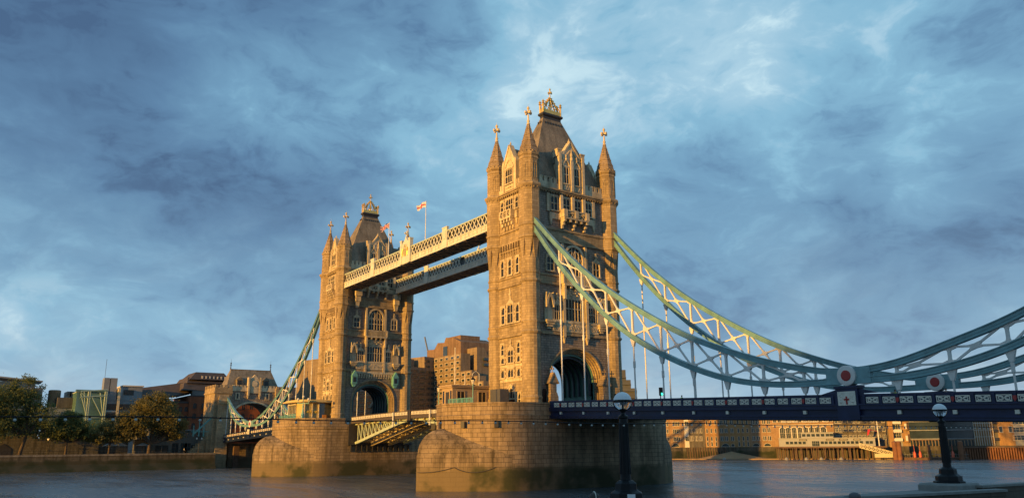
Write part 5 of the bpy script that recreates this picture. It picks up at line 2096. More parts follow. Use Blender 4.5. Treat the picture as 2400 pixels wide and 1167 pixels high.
for px_, lab in ((2140, 'orange buoy marker left of the other on the pontoon'), (2153, 'taller orange buoy marker in the middle of the pontoon'), (2229, 'orange buoy marker at the right behind the lamp post')):
    p = bankpt(s_of(px_, 17), -18.5, .9)
    k = MB().lathe([(.05, 0), (.5, .05), (.5, 1.5), (.2, 2.3), (.08, 2.4), (.06, 4.6), (.02, 4.7)], p, 10)
    tag(k.build('buoy_marker', FRED if False else plain('orange_plastic', (.55, .10, .05), .5, 0, .1), origin=p, smooth=40), lab, 'buoy', 'orange markers on the pontoon')
CANVB = plain('buoy_grey', (.26, .25, .23), .7)
for px_, lab in ((1841, 'small pale mooring buoy left of the jetty piles'), (1887, 'small pale buoy on the water below the lit end of the pier house'), (1922, 'orange and white buoy on the water below the middle of the pier house'), (1968, 'small white buoy on the water below the right of the pier house'), (1697, 'small pale float at the foot of the sand bank')):
    p = bankpt(s_of(px_, 14), -16, 0)
    k = MB().lathe([(.1, -.4), (.75, -.2), (.8, .3), (.5, .75), (.15, .9), (.1, 1.1)], p, 12)
    tag(k.build('mooring_buoy', CANVB, origin=p, smooth=60), lab, 'buoy', 'mooring buoys on the river')
# flagstaff on the jetty
p = bankpt(s_of(2061, 9), -8, 5.16)
r = thing('signal_mast', p, 'white signal mast with a crossbar and drooping flag, at the right end of the jetty', 'mast')
MB().lathe([(.22, 0), (.14, 10), (.05, 13)], (0, 0, 0), 8).build('mast', WHITEP, r)
MB().tube([(-2.8, 0, 7.6), (2.8, 0, 7.6)], .08, 6).build('yard', WHITEP, r)
k = MB()
k.ring([[(-4.2, 0, 6.6), (-4.2, .06, 6.6), (-4.8, .06, 4.2), (-4.8, 0, 4.2)], [(-3.2, 0, 6.4), (-3.2, .06, 6.4), (-4.1, .06, 4.4), (-4.1, 0, 4.4)]], True)
k.tube([(-.1, 0, 5.6), (-3.9, 0, 6.6)], .05, 5)
k.build('drooping_flag', FRED, r)
# ------------------------------------------------------------------ far abutment
def make_abutment():
    XA = -134.0
    r = thing('abutment_gatehouse', (XA, 0, 0), 'stone gatehouse with crenellated corners and a slate roof at the far end of the bridge', 'gatehouse')
    k = MB()
    for s in (-1, 1):
        k.box(XA - 13, XA, min(s * 7.9, s * 13.8), max(s * 7.9, s * 13.8), -1, 25.2)
        k.box(XA - 13.3, XA + .3, min(s * 7.7, s * 14.1), max(s * 7.7, s * 14.1), 25.2, 25.8)
        k.box(XA - 13.1, XA + .1, min(s * 7.8, s * 13.9), max(s * 7.8, s * 13.9), 25.8, 27.2)
        for i in range(4):
            y = s * (8.4 + i * 1.65)
            k.box(XA - .5, XA + .15, y - .5, y + .5, 27.2, 28.2)
            k.box(XA - 13.1, XA - 12.5, y - .5, y + .5, 27.2, 28.2)
        for i in range(6):
            x = XA - 1.6 - i * 2.1
            k.box(x - .6, x + .6, min(s * 13.3, s * 13.95), max(s * 13.3, s * 13.95), 27.2, 28.2)
        # projecting buttress shaft
        k.box(XA - .1, XA + 1.3, min(s * 8.6, s * 12.6), max(s * 8.6, s * 12.6), -1, 22.6)
        k.ring([[(XA - .1, s * 8.6, 22.6), (XA + 1.3, s * 8.6, 22.6), (XA + 1.3, s * 12.6, 22.6), (XA - .1, s * 12.6, 22.6)], [(XA - .1, s * 9, 24.6), (XA + .2, s * 9, 24.6), (XA + .2, s * 12.2, 24.6), (XA - .1, s * 12.2, 24.6)]], True)
        k.box(XA - .1, XA + 1.45, min(s * 8.5, s * 12.7), max(s * 8.5, s * 12.7), 21.4, 21.9)
        k.box(XA - 12, XA - 1, min(s * 13.8, s * 15.0), max(s * 13.8, s * 15.0), -1, 9.5)
    k.box(XA - 13, XA, -8, 8, -1, 5.0)
    k.build('corner_blocks', GRAN, r, origin=(XA, 0, 0))
    k = MB()
    F = lambda u, v, z: (XA - .8 + v, u, z)
    arch_fill(k, F, 7.0, 17.2, 4.9, 2.1, -7.9, 7.9, 10.8, 26.2, -11.6, 0.0)
    k.build('wall', GRANS, r, origin=(XA, 0, 0))
    k = MB()
    k.farc(F, arc_pts(7.6, 17.2, 5.5, 20, 2.1), arc_pts(7.0, 17.2, 4.9, 20, 2.1), -.1, .35)
    k.fbox(F, -7.9, 7.9, -.1, .35, 26.2, 26.7)
    k.fbox(F, -7.9, 7.9, -.4, .3, 26.7, 27.6)
    for i in range(12):
        u = -7.2 + i * 1.31
        if abs(u) > 2.4:
            k.fbox(F, u - .4, u + .4, -.4, .3, 27.6, 28.3)
    k.fprism(F, [(-1.9, 25.6), (1.9, 25.6), (1.9, 30.0), (0, 32.2), (-1.9, 30.0)], -.8, .5)
    for s in (-1, 1):
        k.fbox(F, s * 2.1 - .3, s * 2.1 + .3, -.6, .8, 24.6, 31.2)
        k.fprism(F, [(s * 2.1 - .3, 24.6), (s * 2.1 + .3, 24.6), (s * 2.1, 23.6)], -.1, .5)
    k.build('parapet_and_gable', PORT, r, origin=(XA, 0, 0))
    k = MB()
    k.lathe([(1.0, -.1), (1.15, 0), (1.0, .1)], (0, 0, 0), 12)
    q_ = MB()
    q_.add([(XA - .25 + z, x, y + 28.9) for x, y, z in k.v], k.f)
    q_.build('carved_arms', PORT, r, origin=(XA, 0, 0))
    for u in (-6.0, 4.6):
        kk = MB()
        kk.fbox(F, u - .5, u + 1.1, -.1, .25, 23.2, 25.6)
        o_ = kk.build('window', PORT, r, origin=(XA, 0, 0))
        MB().fbox(F, u, u + .6, .2, .28, 23.6, 25.3).build('pane', PGLASS, o_, origin=(XA, 0, 0))
    k = MB()
    rg = lambda a, b_, c, d, z: [(XA + a, c, z), (XA + b_, c, z), (XA + b_, d, z), (XA + a, d, z)]
    k.ring([rg(-11.5, -1.3, -9.8, 9.8, 26.5), rg(-6.9, -5.9, -7.2, 7.4, 34.2)], True)
    k.box(XA - 7.0, XA - 5.8, -7.3, 7.5, 34.15, 34.4)
    rf = k.build('roof', SLATE, r, origin=(XA, 0, 0))
    for y in (-7.2, 7.4):
        kk = MB().lathe([(.22, 0), (.12, 1.2), (.35, 1.4), (.1, 1.6), (.28, 2.2), (.06, 2.5), (.02, 3.8)], (XA - 6.4, y, 34.3), 8)
        kk.build('roof_finial', LEAD, rf, origin=(XA, 0, 0))
    for y in (-5.0, 4.6):
        kk = MB()
        kk.box(XA - 5.5, XA - 1.6, y - .95, y + .95, 28.0, 30.3)
        kk.ring([[(XA - 5.5, y - 1.2, 30.3), (XA - 1.4, y - 1.2, 30.3), (XA - 1.4, y, 31.4), (XA - 5.5, y, 31.4)], [(XA - 5.5, y + 1.2, 30.3), (XA - 1.4, y + 1.2, 30.3), (XA - 1.4, y + .02, 31.4), (XA - 5.5, y + .02, 31.4)]], True)
        o_ = kk.build('roof_dormer', SLATE, rf, origin=(XA, 0, 0))
        MB().box(XA - 1.62, XA - 1.55, y - .7, y + .7, 28.5, 30.0).build('dormer_window', PGLASS, o_, origin=(XA, 0, 0))
    k = MB()
    k.fprism(lambda u, v, z: (XA + v, u, z), [(1.5, .5), (6.5, .5), (6.5, 6.5), (5.4, 8.4), (4, 9.0), (2.6, 8.4), (1.5, 6.5)], -.1, .12)
    k.build('dark_arch', LEAD, r, origin=(XA, 0, 0))
    k = MB()
    k.box(XA + 1.5, XA + 3.0, -6.6, -4.8, -1, 7.2)
    k.build('fender_post', TIMBER, r, origin=(XA, 0, 0))
    k = MB()
    k.box(XA + .02, XA + .6, -7.9, 7.9, -1, 8.2)
    k.build('lower_wall', PIERM, r, origin=(XA, 0, 0))
    return r


make_abutment()

# ------------------------------------------------------------------ left bank: walls, buildings
NROT = pi / 2       # facades that face the river across (+X)


def nb(px, X):
    """Y on the plane X seen at column px"""
    return onp(0, X, px, 1040).y


TWALL = masonry('fortress_rubble', (.20, .185, .155), (.15, .14, .12), (.10, .095, .08), .9, .5, .04, grime=.35, streak=.4, bump=.8)
ya, yb = nb(-260, -140), nb(232, -140)
r = thing('fortress_wall', (-140, ya, 5.0), 'old grey rubble wall with small battlements behind the left trees', 'wall', None, NROT)
L = yb - ya
MB().box(0, L, 0, 2.0, -.5, 5.0).build('wall', TWALL, r)
k = MB()
for i in range(int(L / 1.9)):
    k.box(i * 1.9, i * 1.9 + 1.1, -.05, .6, 5.0, 5.7)
k.build('battlements', TWALL, r)
k = MB()
u = nb(9, -140) - ya
k.fprism(lambda a, v, z: (a, -v, z), [(u - 2.2, -.4), (u + 2.2, -.4), (u + 2.2, 1.9), (u, 3.4), (u - 2.2, 1.9)], -.3, .1)
k.build('gateway', LEAD, r)
ya, yb = nb(232, -141), nb(300, -141)
r = building('fortress_tower', (-141, ya, 5.0), NROT, yb - ya, 8, 6.2, TWALL, 'squat grey stone tower at the end of the rubble wall', 'tower', None, TWALL)
ya, yb = nb(322, -150), nb(352, -150)
r = building('stone_lodge', (-150, ya, 5.0), NROT, yb - ya, 8, 11.5, TWALL, 'taller pale stone lodge glimpsed behind the middle trees', 'building', None, TWALL)
GREYST = masonry('grey_render', (.19, .185, .17), (.17, .165, .15), (.14, .135, .12), 2.0, 1.0, .01, grime=.25, streak=.3, bump=.1)
ya, yb = nb(355, -141), nb(470, -141)
r = building('wharf_building', (-141, ya, 5.0), NROT, yb - ya, 9, 5.6, GREYST, 'long grey flat-roofed wharf building with dark doorways, left of the gatehouse', 'building')
L = yb - ya
windows_at(r, frame_window(2.0, 2.0, mull=0), [GREYST, GLASSB], [(L * .14, .6), (L * .28, .6), (L * .86, .6)])
windows_at(r, frame_window(2.1, 3.2, mull=1), [GREYST, GLASSB], [(L * .48, .1), (L * .66, .1), (L * .73, .1)], 'door')
k = MB()
for i in range(9):
    k.box(L * (i + .1) / 9, L * (i + .9) / 9, 1.4, 1.5, 5.9, 7.4)
k.build('clerestory_window', GLASSB, r)
MB().box(0, L, 1.5, 8, 5.6, 7.6).build('upper_storey', GREYST, r)
MB().box(-.2, L + .2, 1.2, 8.4, 7.6, 7.95).build('roof', GREYM, r)
# bridge stair with turquoise posts beside the gatehouse
r = thing('bridge_stair', (-136, nb(446, -136), 5.0), 'stone stair with turquoise posts climbing to the bridge beside the gatehouse', 'stairs', None, NROT)
L = nb(492, -136) - nb(446, -136)
k = MB()
for i in range(8):
    k.box(L * i / 8, L, 0, 3, i * .8, i * .8 + .8)
k.build('steps', GRAN, r)
k = MB()
k.beam((L * .1, -.1, 6.2), (L, -.1, 12.0), .25, .5, side=(0, 1, 0))
k.box(0, L * .9, -.1, .1, 7.0, 7.25)
k.build('handrail', TURQ, r)
for c, h in ((.1, 9.4), (.38, 10.6), (.62, 10.4)):
    MB().lathe([(.26, 5.5), (.26, 7.5), (.18, 7.7), (.13, h - 1), (.22, h - .8), (.02, h)], (L * c, -.2, 0), 8).build('turquoise_post', TURQ, r)

# brick offices with dark roof
ya, yb = nb(265, -200), nb(436, -200)
r = building('brick_office', (-200, ya, 5.0), NROT, yb - ya, 25, 19.8, BRICKR, 'red brick office with arched windows, mostly hidden by the broad tree', 'office', None, ROOFB, .8)
L = yb - ya
windows_at(r, frame_window(1.3, 2.0, 'arch', 1), [BRICKR, GLASSB], [(L * (i + .5) / 12, z) for z in (5.6, 9.2, 12.8, 16.4) for i in range(12)])
k = MB()
k.ring([[(0, 2, 20.6), (0, 22, 20.6), (0, 22, 24.6), (0, 9, 24.6)], [(L, 2, 23.6), (L, 22, 23.6), (L, 22, 29.2), (L, 9, 29.2)]], True)
k.build('roof', ROOFB, r)
ya, yb = nb(436, -198), nb(720, -198)
r = building('brick_office', (-198, ya, 5.0), NROT, yb - ya, 30, 22.6, BRICKR, 'red brick block with rows of arched windows left of and behind the gatehouse', 'office', None, ROOFB, .5)
L = yb - ya
windows_at(r, frame_window(1.45, 2.3, 'arch', 1), [BRICKR, GLASSB], [(u, z) for z in (5.4, 9.4, 13.4, 17.6) for u in (2.2, 5.6, 15.6, 19.0, 22.5, 26, 29.5, 33, 36.5, 40, 43.5, 47)])
MB().box(8.6, 13.4, -.5, .1, 0, 22.7).build('dark_bay', ROOFB, r)
k = MB()
k.box(1, L * .95, 1.5, 4, 23.2, 25.2)
k.build('attic_glazing', GLASSB, r)
k = MB()
rg = lambda a, b_, c, d, z: [(a, c, z), (b_, c, z), (b_, d, z), (a, d, z)]
k.ring([rg(-3, L * .62, .2, 28, 25.2), rg(-2, L * .6, 4, 26, 28.4)], True)
k.ring([rg(-1, L * .6, 3, 26, 28.4), rg(0, L * .5, 7, 22, 31)], True)
k.ring([rg(0, 17, 3.4, 24, 30), rg(3.2, 15, 7, 20, 33.4)], True)
k.build('roof', ROOFB, r)
k = MB()
for i in range(7):
    k.box(5 + i * 1.6, 5.5 + i * 1.6, 3.9, 4.4, 30.5, 31.6)
k.build('roof_vents', TRIMW, r)
# darker brown office directly behind the chain, right of the gatehouse
ya, yb = nb(640, -190), nb(790, -190)
r = building('brown_office', (-190, ya, 5.0), NROT, yb - ya, 25, 22.0, BRICKT, 'brown office with ribbon windows and dark roof between gatehouse and far tower', 'office', None, GREYM, .4)
L = yb - ya
windows_at(r, frame_window(L * .12, 2.0, mull=2), [BRICKT, GLASSB], [(L * c, z) for z in (6, 10, 14, 18) for c in (.1, .26, .42, .58, .74, .9)])
k = MB()
k.ring([rg(-2, L * .9, -1, 26, 22.4), rg(2, L * .8, 5, 20, 27.6)], True)
k.build('roof', ROOFB, r)
MB().box(L * .62, L * 1.02, -1.5, 8, 20, 28).build('red_stair_tower', BRICKR, r)

# glass building with a green external frame
ya, yb = nb(166, -190), nb(236, -190)
r = building('glass_office', (-190, ya, 5.0), NROT, yb - ya, 24, 22.6, GLASSG, 'green glass office hung from a pale green tubular frame', 'office', None, PALEG, .3)
L = yb - ya
k = MB()
F = lambda u, v, z: (u, -v, z)
GREENT = plain('green_steel_tube', (.27, .36, .29), .5, 0, .1)
for u in (L * .36, L * .42, L * .93, L * .99):
    k.tube([(u, -2.6, 0), (u, -2.6, 23)], .28, 7)
for a, b_, c, d in ((.1, 22.8, 1.0, 23.6), (.06, 12.6, .98, 13.4), (.1, 20.6, 1.0, 21.4)):
    k.tube([(L * a, -2.6, b_), (L * c, -2.6, d)], .3, 7)
for a, b_, c, d in ((.42, 22, .9, 13.4), (.93, 13.5, .75, 22.5), (.36, 14, .1, 22.0), (.1, 22.5, .36, 20), (.2, 23, .36, 13), (.42, 13, .2, 8)):
    k.tube([(L * a, -2.6, b_), (L * c, -2.6, d)], .2, 6)
for z in (13.0, 21.0, 23.0):
    for u in (L * .4, L * .96):
        k.tube([(u, -2.6, z), (u, .2, z)], .15, 6)
k.build('tubular_frame', GREENT, r)
MB().box(-.5, L, -.8, 2, 22.8, 23.6).build('glass_canopy', GLASSG, r)
ya, yb = nb(228, -192), nb(322, -192)
r = building('office_block', (-192, ya, 5.0), NROT, yb - ya, 24, 20.0, GREYM, 'grey office with lit floors and two tall grey plant boxes on its roof', 'office')
L = yb - ya
for i, z in enumerate((4, 7.8, 11.6, 15.4)):
    MB().box(.2, L * .42, -.9, .1, z, z + .5).build('floor_slab', TRIMW, r)
    MB().box(.2, L * .98, -.12, .1, z + .9, z + 3.2).build('glazing', GLASSB, r)
for a, b_ in ((0, .14), (.16, .33)):
    MB().box(L * a, L * b_, .2, 5, 22.6 - (a == 0) * .0, 28.6).build('plant_box', GREYM, r)
MB().box(0, L * .34, 0, 8, 20, 22.6).build('plant_floor', GREYM, r)
MB().box(L * .36, L * .42, -1.5, 3, 0, 24.5).build('yellow_column', CREAM, r)
MB().box(L * .5, L, 1, 14, 20.5, 25.5).build('penthouse', GREYM, r)
MB().box(L * .52, L * .78, .85, 1.2, 22.2, 24.2).build('penthouse_window', GLASSB, r)
MB().box(L * .48, L * 1.03, .5, 14.5, 25.5, 26.0).build('penthouse_roof', TRIMW, r)
k = MB().tube([(.3, 2, 22), (.3, 2, 36)], .07, 5)
k.build('aerial', STEELD, r)
ya, yb = nb(102, -200), nb(166, -200)
r = building('blue_grey_office', (-200, ya, 5.0), NROT, yb - ya, 20, 17.0, NAVYG if False else GREYM, 'low dark office with a round drum roof, right of the tallest tree', 'office')
L = yb - ya
k = MB().lathe([(L * .24, 17), (L * .24, 24.0), (L * .2, 24.3)], (L * .26, 9, 0), 20)
k.build('round_drum', BRICKT, r)
MB().box(L * .3, L * 1.02, -.4, 10, 17, 21.0).build('upper_floor', BRICKG, r)
MB().box(L * .62, L * .95, 3, 9, 21, 23.4).build('roof_box', GREYM, r)
windows_at(r, frame_window(2.4, 2.6, mull=1), [GREYM, GLASSB], [(L * .62, 13), (L * .9, 12), (L * .3, 12)])
for c in (.74, .86):
    MB().box(L * c - .8, L * c + .8, 2.9, 3.05, 21.6, 23.6).build('roof_window', GLASSB, r)
ya, yb = nb(-120, -200), nb(84, -200)
r = building('glass_office', (-200, ya, 5.0), NROT, yb - ya, 20, 24.0, GLASSB, 'blue glass office with a sloping roof edge, behind the tallest tree', 'office', None, GREYM, .4)
L = yb - ya
for z in (4, 8, 12, 16, 20):
    MB().box(0, L, -.2, .02, z, z + .35).build('floor_band', GREYM, r)
k = MB()
k.ring([[(L * .3, -2, 28.0), (L * .3, 14, 28.0), (L * .3, 14, 29.2), (L * .3, -2, 28.6)], [(L * .98, -2, 26.6), (L * .98, 14, 26.6), (L * .98, 14, 27.6), (L * .98, -2, 27.0)]], True)
k.build('roof_canopy', GREYM, r)
MB().box(L * .2, L * .9, .5, 13, 24.4, 26.6).build('top_floor', GLASSB, r)

# quayside bits: parasols, lamps, kiosk, walkers
CANV = plain('pale_canvas', (.42, .40, .36), .85, 0, .1)
for i, (px_, lab) in enumerate(((258, 'pale café parasol at the left of the quayside row'), (283, 'pale café parasol in the middle of the quayside row'), (335, 'broad pale café parasol right of the row, nearest the big forked tree'))):
    y = nb(px_, -133)
    r = thing('cafe_parasol', (-133, y, 5.0), lab, 'parasol', 'café parasols on the far quay')
    MB().lathe([(.06, 0), (.06, 3.2)], (0, 0, 0), 6).build('pole', STEELD, r)
    k = MB().lathe([(2.2, 2.5), (2.15, 2.62), (1.0, 3.1), (.1, 3.5)], (0, 0, 0), 8)
    k.build('canopy', CANV, r)
r = thing('quay_kiosk', (-134, nb(318, -134), 5.0), 'small kiosk with a lit tan roof panel on the far quay', 'kiosk', None, NROT)
MB().box(0, 3.0, 0, 2.5, 0, 3.0).build('wall', GREYST, r)
MB().box(-.4, 3.6, -.5, 2.8, 3.0, 4.6).build('roof_panel', BRICKO, r)
LAMPG = plain('lamp_glow', (.9, .6, .25), .5, 0, .02, 1, emit=((1.0, .55, .15), 1.3))
r_ = None
for px_, X, lab in ((112, -138, 'glowing yellow quay lamp against the rubble wall, leftmost'), (193, -138, 'glowing yellow quay lamp at the right end of the rubble wall'), (300, -133, 'glowing quay lamp among the parasols'), (466, -130, 'pair-headed quay lamp near the gatehouse')):
    y = nb(px_, X)
    r = thing('quay_lamp', (X, y, 5.0), lab, 'street lamp', 'lit lamps on the far quay')
    MB().lathe([(.12, 0), (.07, 3.4), (.05, 4.6)], (0, 0, 0), 6).build('post', STEELD, r)
    offs = (-.8, .8) if px_ == 466 else (0,)
    for o_ in offs:
        MB().ico((0, o_, 4.7), .30, 2, (1, 1, 1.2)).build('lamp_globe', LAMPG if px_ != 466 else WHITEW, r)
    if len(offs) > 1:
        MB().tube([(0, -.8, 4.3), (0, .8, 4.3)], .05, 5).build('arm', STEELD, r)

# ------------------------------------------------------------------ hotel behind the lifting span
def onpl(px, py, P0, n):
    d = raydir(px, py)
    t = (Vector(P0) - CAM).dot(Vector(n)) / d.dot(Vector(n))
    return CAM + d * t


def hotel():
    O = (-150, 83, 5.0)
    r = thing('concrete_hotel', O, 'large stepped brown concrete hotel seen between the two towers', 'hotel')
    PW, PS = 83.0, -150.0
    AL = radians(13.5)
    NS = (cos(AL), sin(AL), 0)
    dW = Vector((sin(AL), -cos(AL), 0))          # along the shaded wing, away from the corner
    C0 = Vector((PS, PW, 0))
    xw = lambda px, py, y=PW: onp(1, y, px, py)

    def wing(k, s0, s1, dep, z0_, z1_, out=0.0):
        """box along the shaded wing, s measured from the inner corner"""
        n_ = Vector(NS)
        a = C0 + dW * s0 + n_ * out
        b_ = C0 + dW * s1 + n_ * out
        k.ring([[tuple(a) [:2] + (z,), tuple(b_)[:2] + (z,), tuple(b_ - n_ * dep)[:2] + (z,), tuple(a - n_ * dep)[:2] + (z,)] for z in (z0_, z1_)], True)

    def s_at(px):
        q_ = onpl(px, 860, C0, NS)
        return (q_ - C0).dot(dW)
    # stepped lit wing
    k = MB()
    tops = [(1017, 1080, 833), (1080, 1105, 868.5), (1105, 1119, 881), (1119, 1133, 893), (1133, 1150, 906), (1150, 1200, 920)]
    tiers = []
    for (a, b_, ty) in tops:
        xa, xb = xw(a, ty).x, xw(b_, ty).x
        z = xw((a + b_) / 2, ty).z
        tiers.append((xa, xb, z))
        ye = onp(0, xb, b_ + (22 if a < 1020 else 20), ty).y
        k.box(xa - (4 if a == 1017 else 0), xb, PW, ye, 4, z)
    k.build('lit_wing', CONC, r, origin=O)
    zA = tiers[0][2]
    xA = tiers[0][1]
    k = MB()
    zL = onpl(988, 861, C0, NS).z
    wing(k, -1, 60, 14, 4, zL)
    zU = onpl(1006, 836, C0, NS).z
    s1, s2 = s_at(996.6), s_at(978)
    wing(k, -1, s1, 16, zL, zU, -.6)
    wing(k, s1 + 2, s2 + 6, 10, zL, zU - 1, -5.0)
    wing(k, s2 + 9, s2 + 22, 10, zL, zU - 3.0, -4.0)
    k.build('shaded_wing', CONC, r, origin=O)
    # crown of ribbed cladding, stepped outline, with roof plant
    CROWN = masonry('crown_cladding', (.27, .175, .115), (.245, .16, .105), (.15, .095, .06), .9, 60.0, .05, grime=.3, streak=.3, bump=.3)
    Y1 = 86.5
    k = MB()
    pl = [(1001, 838), (1001, 823), (1004, 820), (1018, 819), (1026, 803.5), (1041, 803), (1045, 791), (1062, 791.5), (1068, 794), (1080, 800), (1080, 838)]
    poly = [(xw(a, b_, Y1).x, xw(a, b_, Y1).z) for a, b_ in pl]
    poly[0] = (poly[0][0], zA - 2)
    poly[-1] = (poly[-1][0], zA - 2)
    k.ring([[(x, Y1, z) for x, z in poly], [(x, Y1 + 17, z) for x, z in poly]], True)
    xC = xw(1080, 811, Y1).x
    zC = xw(1080, 804, Y1).z
    k.box(xA - 7, xC - .2, Y1 + 3, Y1 + 26, zA - 6, zC)
    k.box(xw(1043, 800, Y1).x, xw(1070, 800, Y1).x, Y1 + 2, Y1 + 12, zC, xw(1050, 788.5, Y1).z)
    k.build('ribbed_crown', CROWN, r, origin=O)
    k = MB()
    xd, xe = xw(1039.5, 830, Y1).x, xw(1049, 830, Y1).x
    k.box(xd, xe, Y1 - .25, Y1 + .1, zA - .2, xw(1044, 812, Y1).z)  # dark glass panel on the face stands for a shaded recess
    k.build('recess_shade_panel', GLASSB, r, origin=O)
    k = MB()
    for i, (a, w_, h_) in enumerate(((1086, 4, 4), (1092, 3, 6), (1098, 6, 4.5), (1106, 3, 5.5), (1112, 6, 3.5), (1119, 5, 2.5))):
        p = onp(0, xC - 6, a, 800)
        k.box(xC - 8, xC - 5, p.y - w_ * .22, p.y + w_ * .22, zC - .3, zC + h_ * .55)
    k.build('roof_plant', GREYM, r, origin=O)
    # tall shaded end block on the right
    k = MB()
    X2 = xA + 2.0
    y0_, y1_ = onp(0, X2, 1118, 840).y, onp(0, X2, 1152, 840).y
    z2 = onp(0, X2, 1130, 814).z
    k.ring([[(X2, y0_, z) , (X2, y1_, z), (X2 - 16, y1_, z), (X2 - 16, y0_, z)] for z in (8, z2 - 7)] + [[(X2, y0_, z2), (X2, y1_ - 3.5, z2), (X2 - 16, y1_ - 3.5, z2), (X2 - 16, y0_, z2)]], True)
    y3 = onp(0, X2 - 5, 1103, 840).y
    k.box(X2 - 14, X2 - 5, y3 - 1.5, y0_ + .2, 8, z2 - 3.5)
    k.build('end_block', CONC, r, origin=O)
    k = MB()
    for i in range(2):
        z = onp(0, X2, 1143, 845 + i * 13).z
        k.box(X2 - .1, X2 + 1.2, y1_ - 4.5, y1_ - 1.0, z, z + 1.0)
    k.box(X2 - 4.95, X2 - 4.6, y3 + 1.2, y0_ - .8, 12, z2 - 5)  # dark panel stands for the shade in the set-back bay
    k.build('balconies', GLASSB, r, origin=O)
    # windows
    zf = xw(1050, 846).z - xw(1050, 859).z
    wl = frame_window(2.1, 1.0, mull=0, fw=.34, proud=.16, sill=.1)
    spots = []
    for ti, (xa, xb, z) in enumerate(tiers):
        x0_ = xa
        cnt = (5, 2, 1, 1, 1, 2)[ti]
        for i in range(cnt):
            u = x0_ + (xb - x0_) * (i + .5) / cnt
            zz = z - zf * .82
            n = 0
            while zz > 9 and n < 11:
                spots.append((u - O[0], zz - O[2]))
                zz -= zf
                n += 1
    windows_at(r, wl, [CREAMC, GLASSB], [(u, z) for u, z in spots])
    for c in COL.objects:
        if c.parent == r and c.name.startswith('window'):
            c.location.y = 0.0
    first = None
    zs = [zL - zf * (.95 + i) for i in range(11)]
    wl2 = frame_window(2.6, 1.0, mull=1, fw=.34, proud=.16, sill=.1)
    for zz in zs:
        for px_ in (1014, 1003, 988.5, 974, 961, 949, 884, 868, 852):
            q_ = C0 + dW * s_at(px_)
            loc = (q_.x - O[0], q_.y - O[1], zz - O[2])
            if first is None:
                first = wl2.build('window', [CONC, GLASSB], r)
                first.location = loc
                first.rotation_euler = (0, 0, pi / 2 + AL)
            else:
                inst(first, r, loc, pi / 2 + AL)
    for zz in (zU - zf, zU - 2 * zf):
        q_ = C0 + dW * s_at(1004) - Vector(NS) * .6
        inst(first, r, (q_.x - O[0], q_.y - O[1], zz - O[2]), pi / 2 + AL)
    k = MB()
    for zz in zs:
        wing(k, .5, 60, .4, zz - .75, zz - .45, .4)
    for (xa, xb, z) in tiers:
        zz = z - zf * .82
        while zz > 6:
            k.box(max(xa, PS + .6), xb - .02, PW - .38, PW, zz - .75, zz - .45)
            zz -= zf
    k.build('floor_bands', CONC, r, origin=O)
    return r


CREAMC = plain('hotel_window_reveal', (.42, .34, .24), .7, 0, .1)
hotel()
# building crane, far off
p = onp(0, -420, 1001, 1040)
r = thing('tower_crane', (-420, p.y, 5.0), 'distant grey tower crane with raised jib, left of the hotel roof', 'crane')
hz_ = onp(0, -420, 997, 795).z
k = MB()
k.beam((0, 0, 0), (0, 0, hz_ * .78), 1.4, 1.4, side=(1, 0, 0))
k.build('mast', GREYM, r)
k = MB()
k.beam((0, 1, hz_ * .77), (0, -4.0, hz_ - 3), .9, .9, side=(1, 0, 0))
k.beam((0, -1, hz_ * .77), (0, 4, hz_ * .8), 1.2, 1.2, side=(1, 0, 0))
k.build('jib', GREYM, r)
# ------------------------------------------------------------------ trees
BARK = plain('bark', (.085, .06, .04), .95, 0, .3, 2.0, bump=.6)


def leafmat(name, c1, c2):
    m, gg, bs = newmat(name)
    geo = gg.n('ShaderNodeNewGeometry')
    oi = gg.noise(geo.outputs['Position'], .45, 4, .6)
    rnd = geo.outputs['Random Per Island']
    f = gg.math('ADD', gg.math('MULTIPLY', oi, .6), gg.math('MULTIPLY', rnd, .5))
    gg.l(gg.ramp(f, [(.2, c1), (.8, c2)]), bs.inputs['Base Color'])
    bs.inputs['Roughness'].default_value = .65
    bs.inputs['Specular IOR Level'].default_value = .2
    tr = gg.n('ShaderNodeBsdfTranslucent')
    gg.l(gg.ramp(f, [(.2, c1), (.8, c2)]), tr.inputs['Color'])
    mx = gg.n('ShaderNodeMixShader')
    mx.inputs[0].default_value = .45
    gg.l(bs.outputs[0], mx.inputs[1])
    gg.l(tr.outputs[0], mx.inputs[2])
    out = [n for n in gg.t.nodes if n.type == 'OUTPUT_MATERIAL'][0]
    gg.l(mx.outputs[0], out.inputs[0])
    return m


LEAFG = leafmat('spring_leaves_green', (.105, .128, .045), (.175, .190, .070))
LEAFO = leafmat('spring_leaves_olive', (.140, .130, .048), (.225, .195, .075))


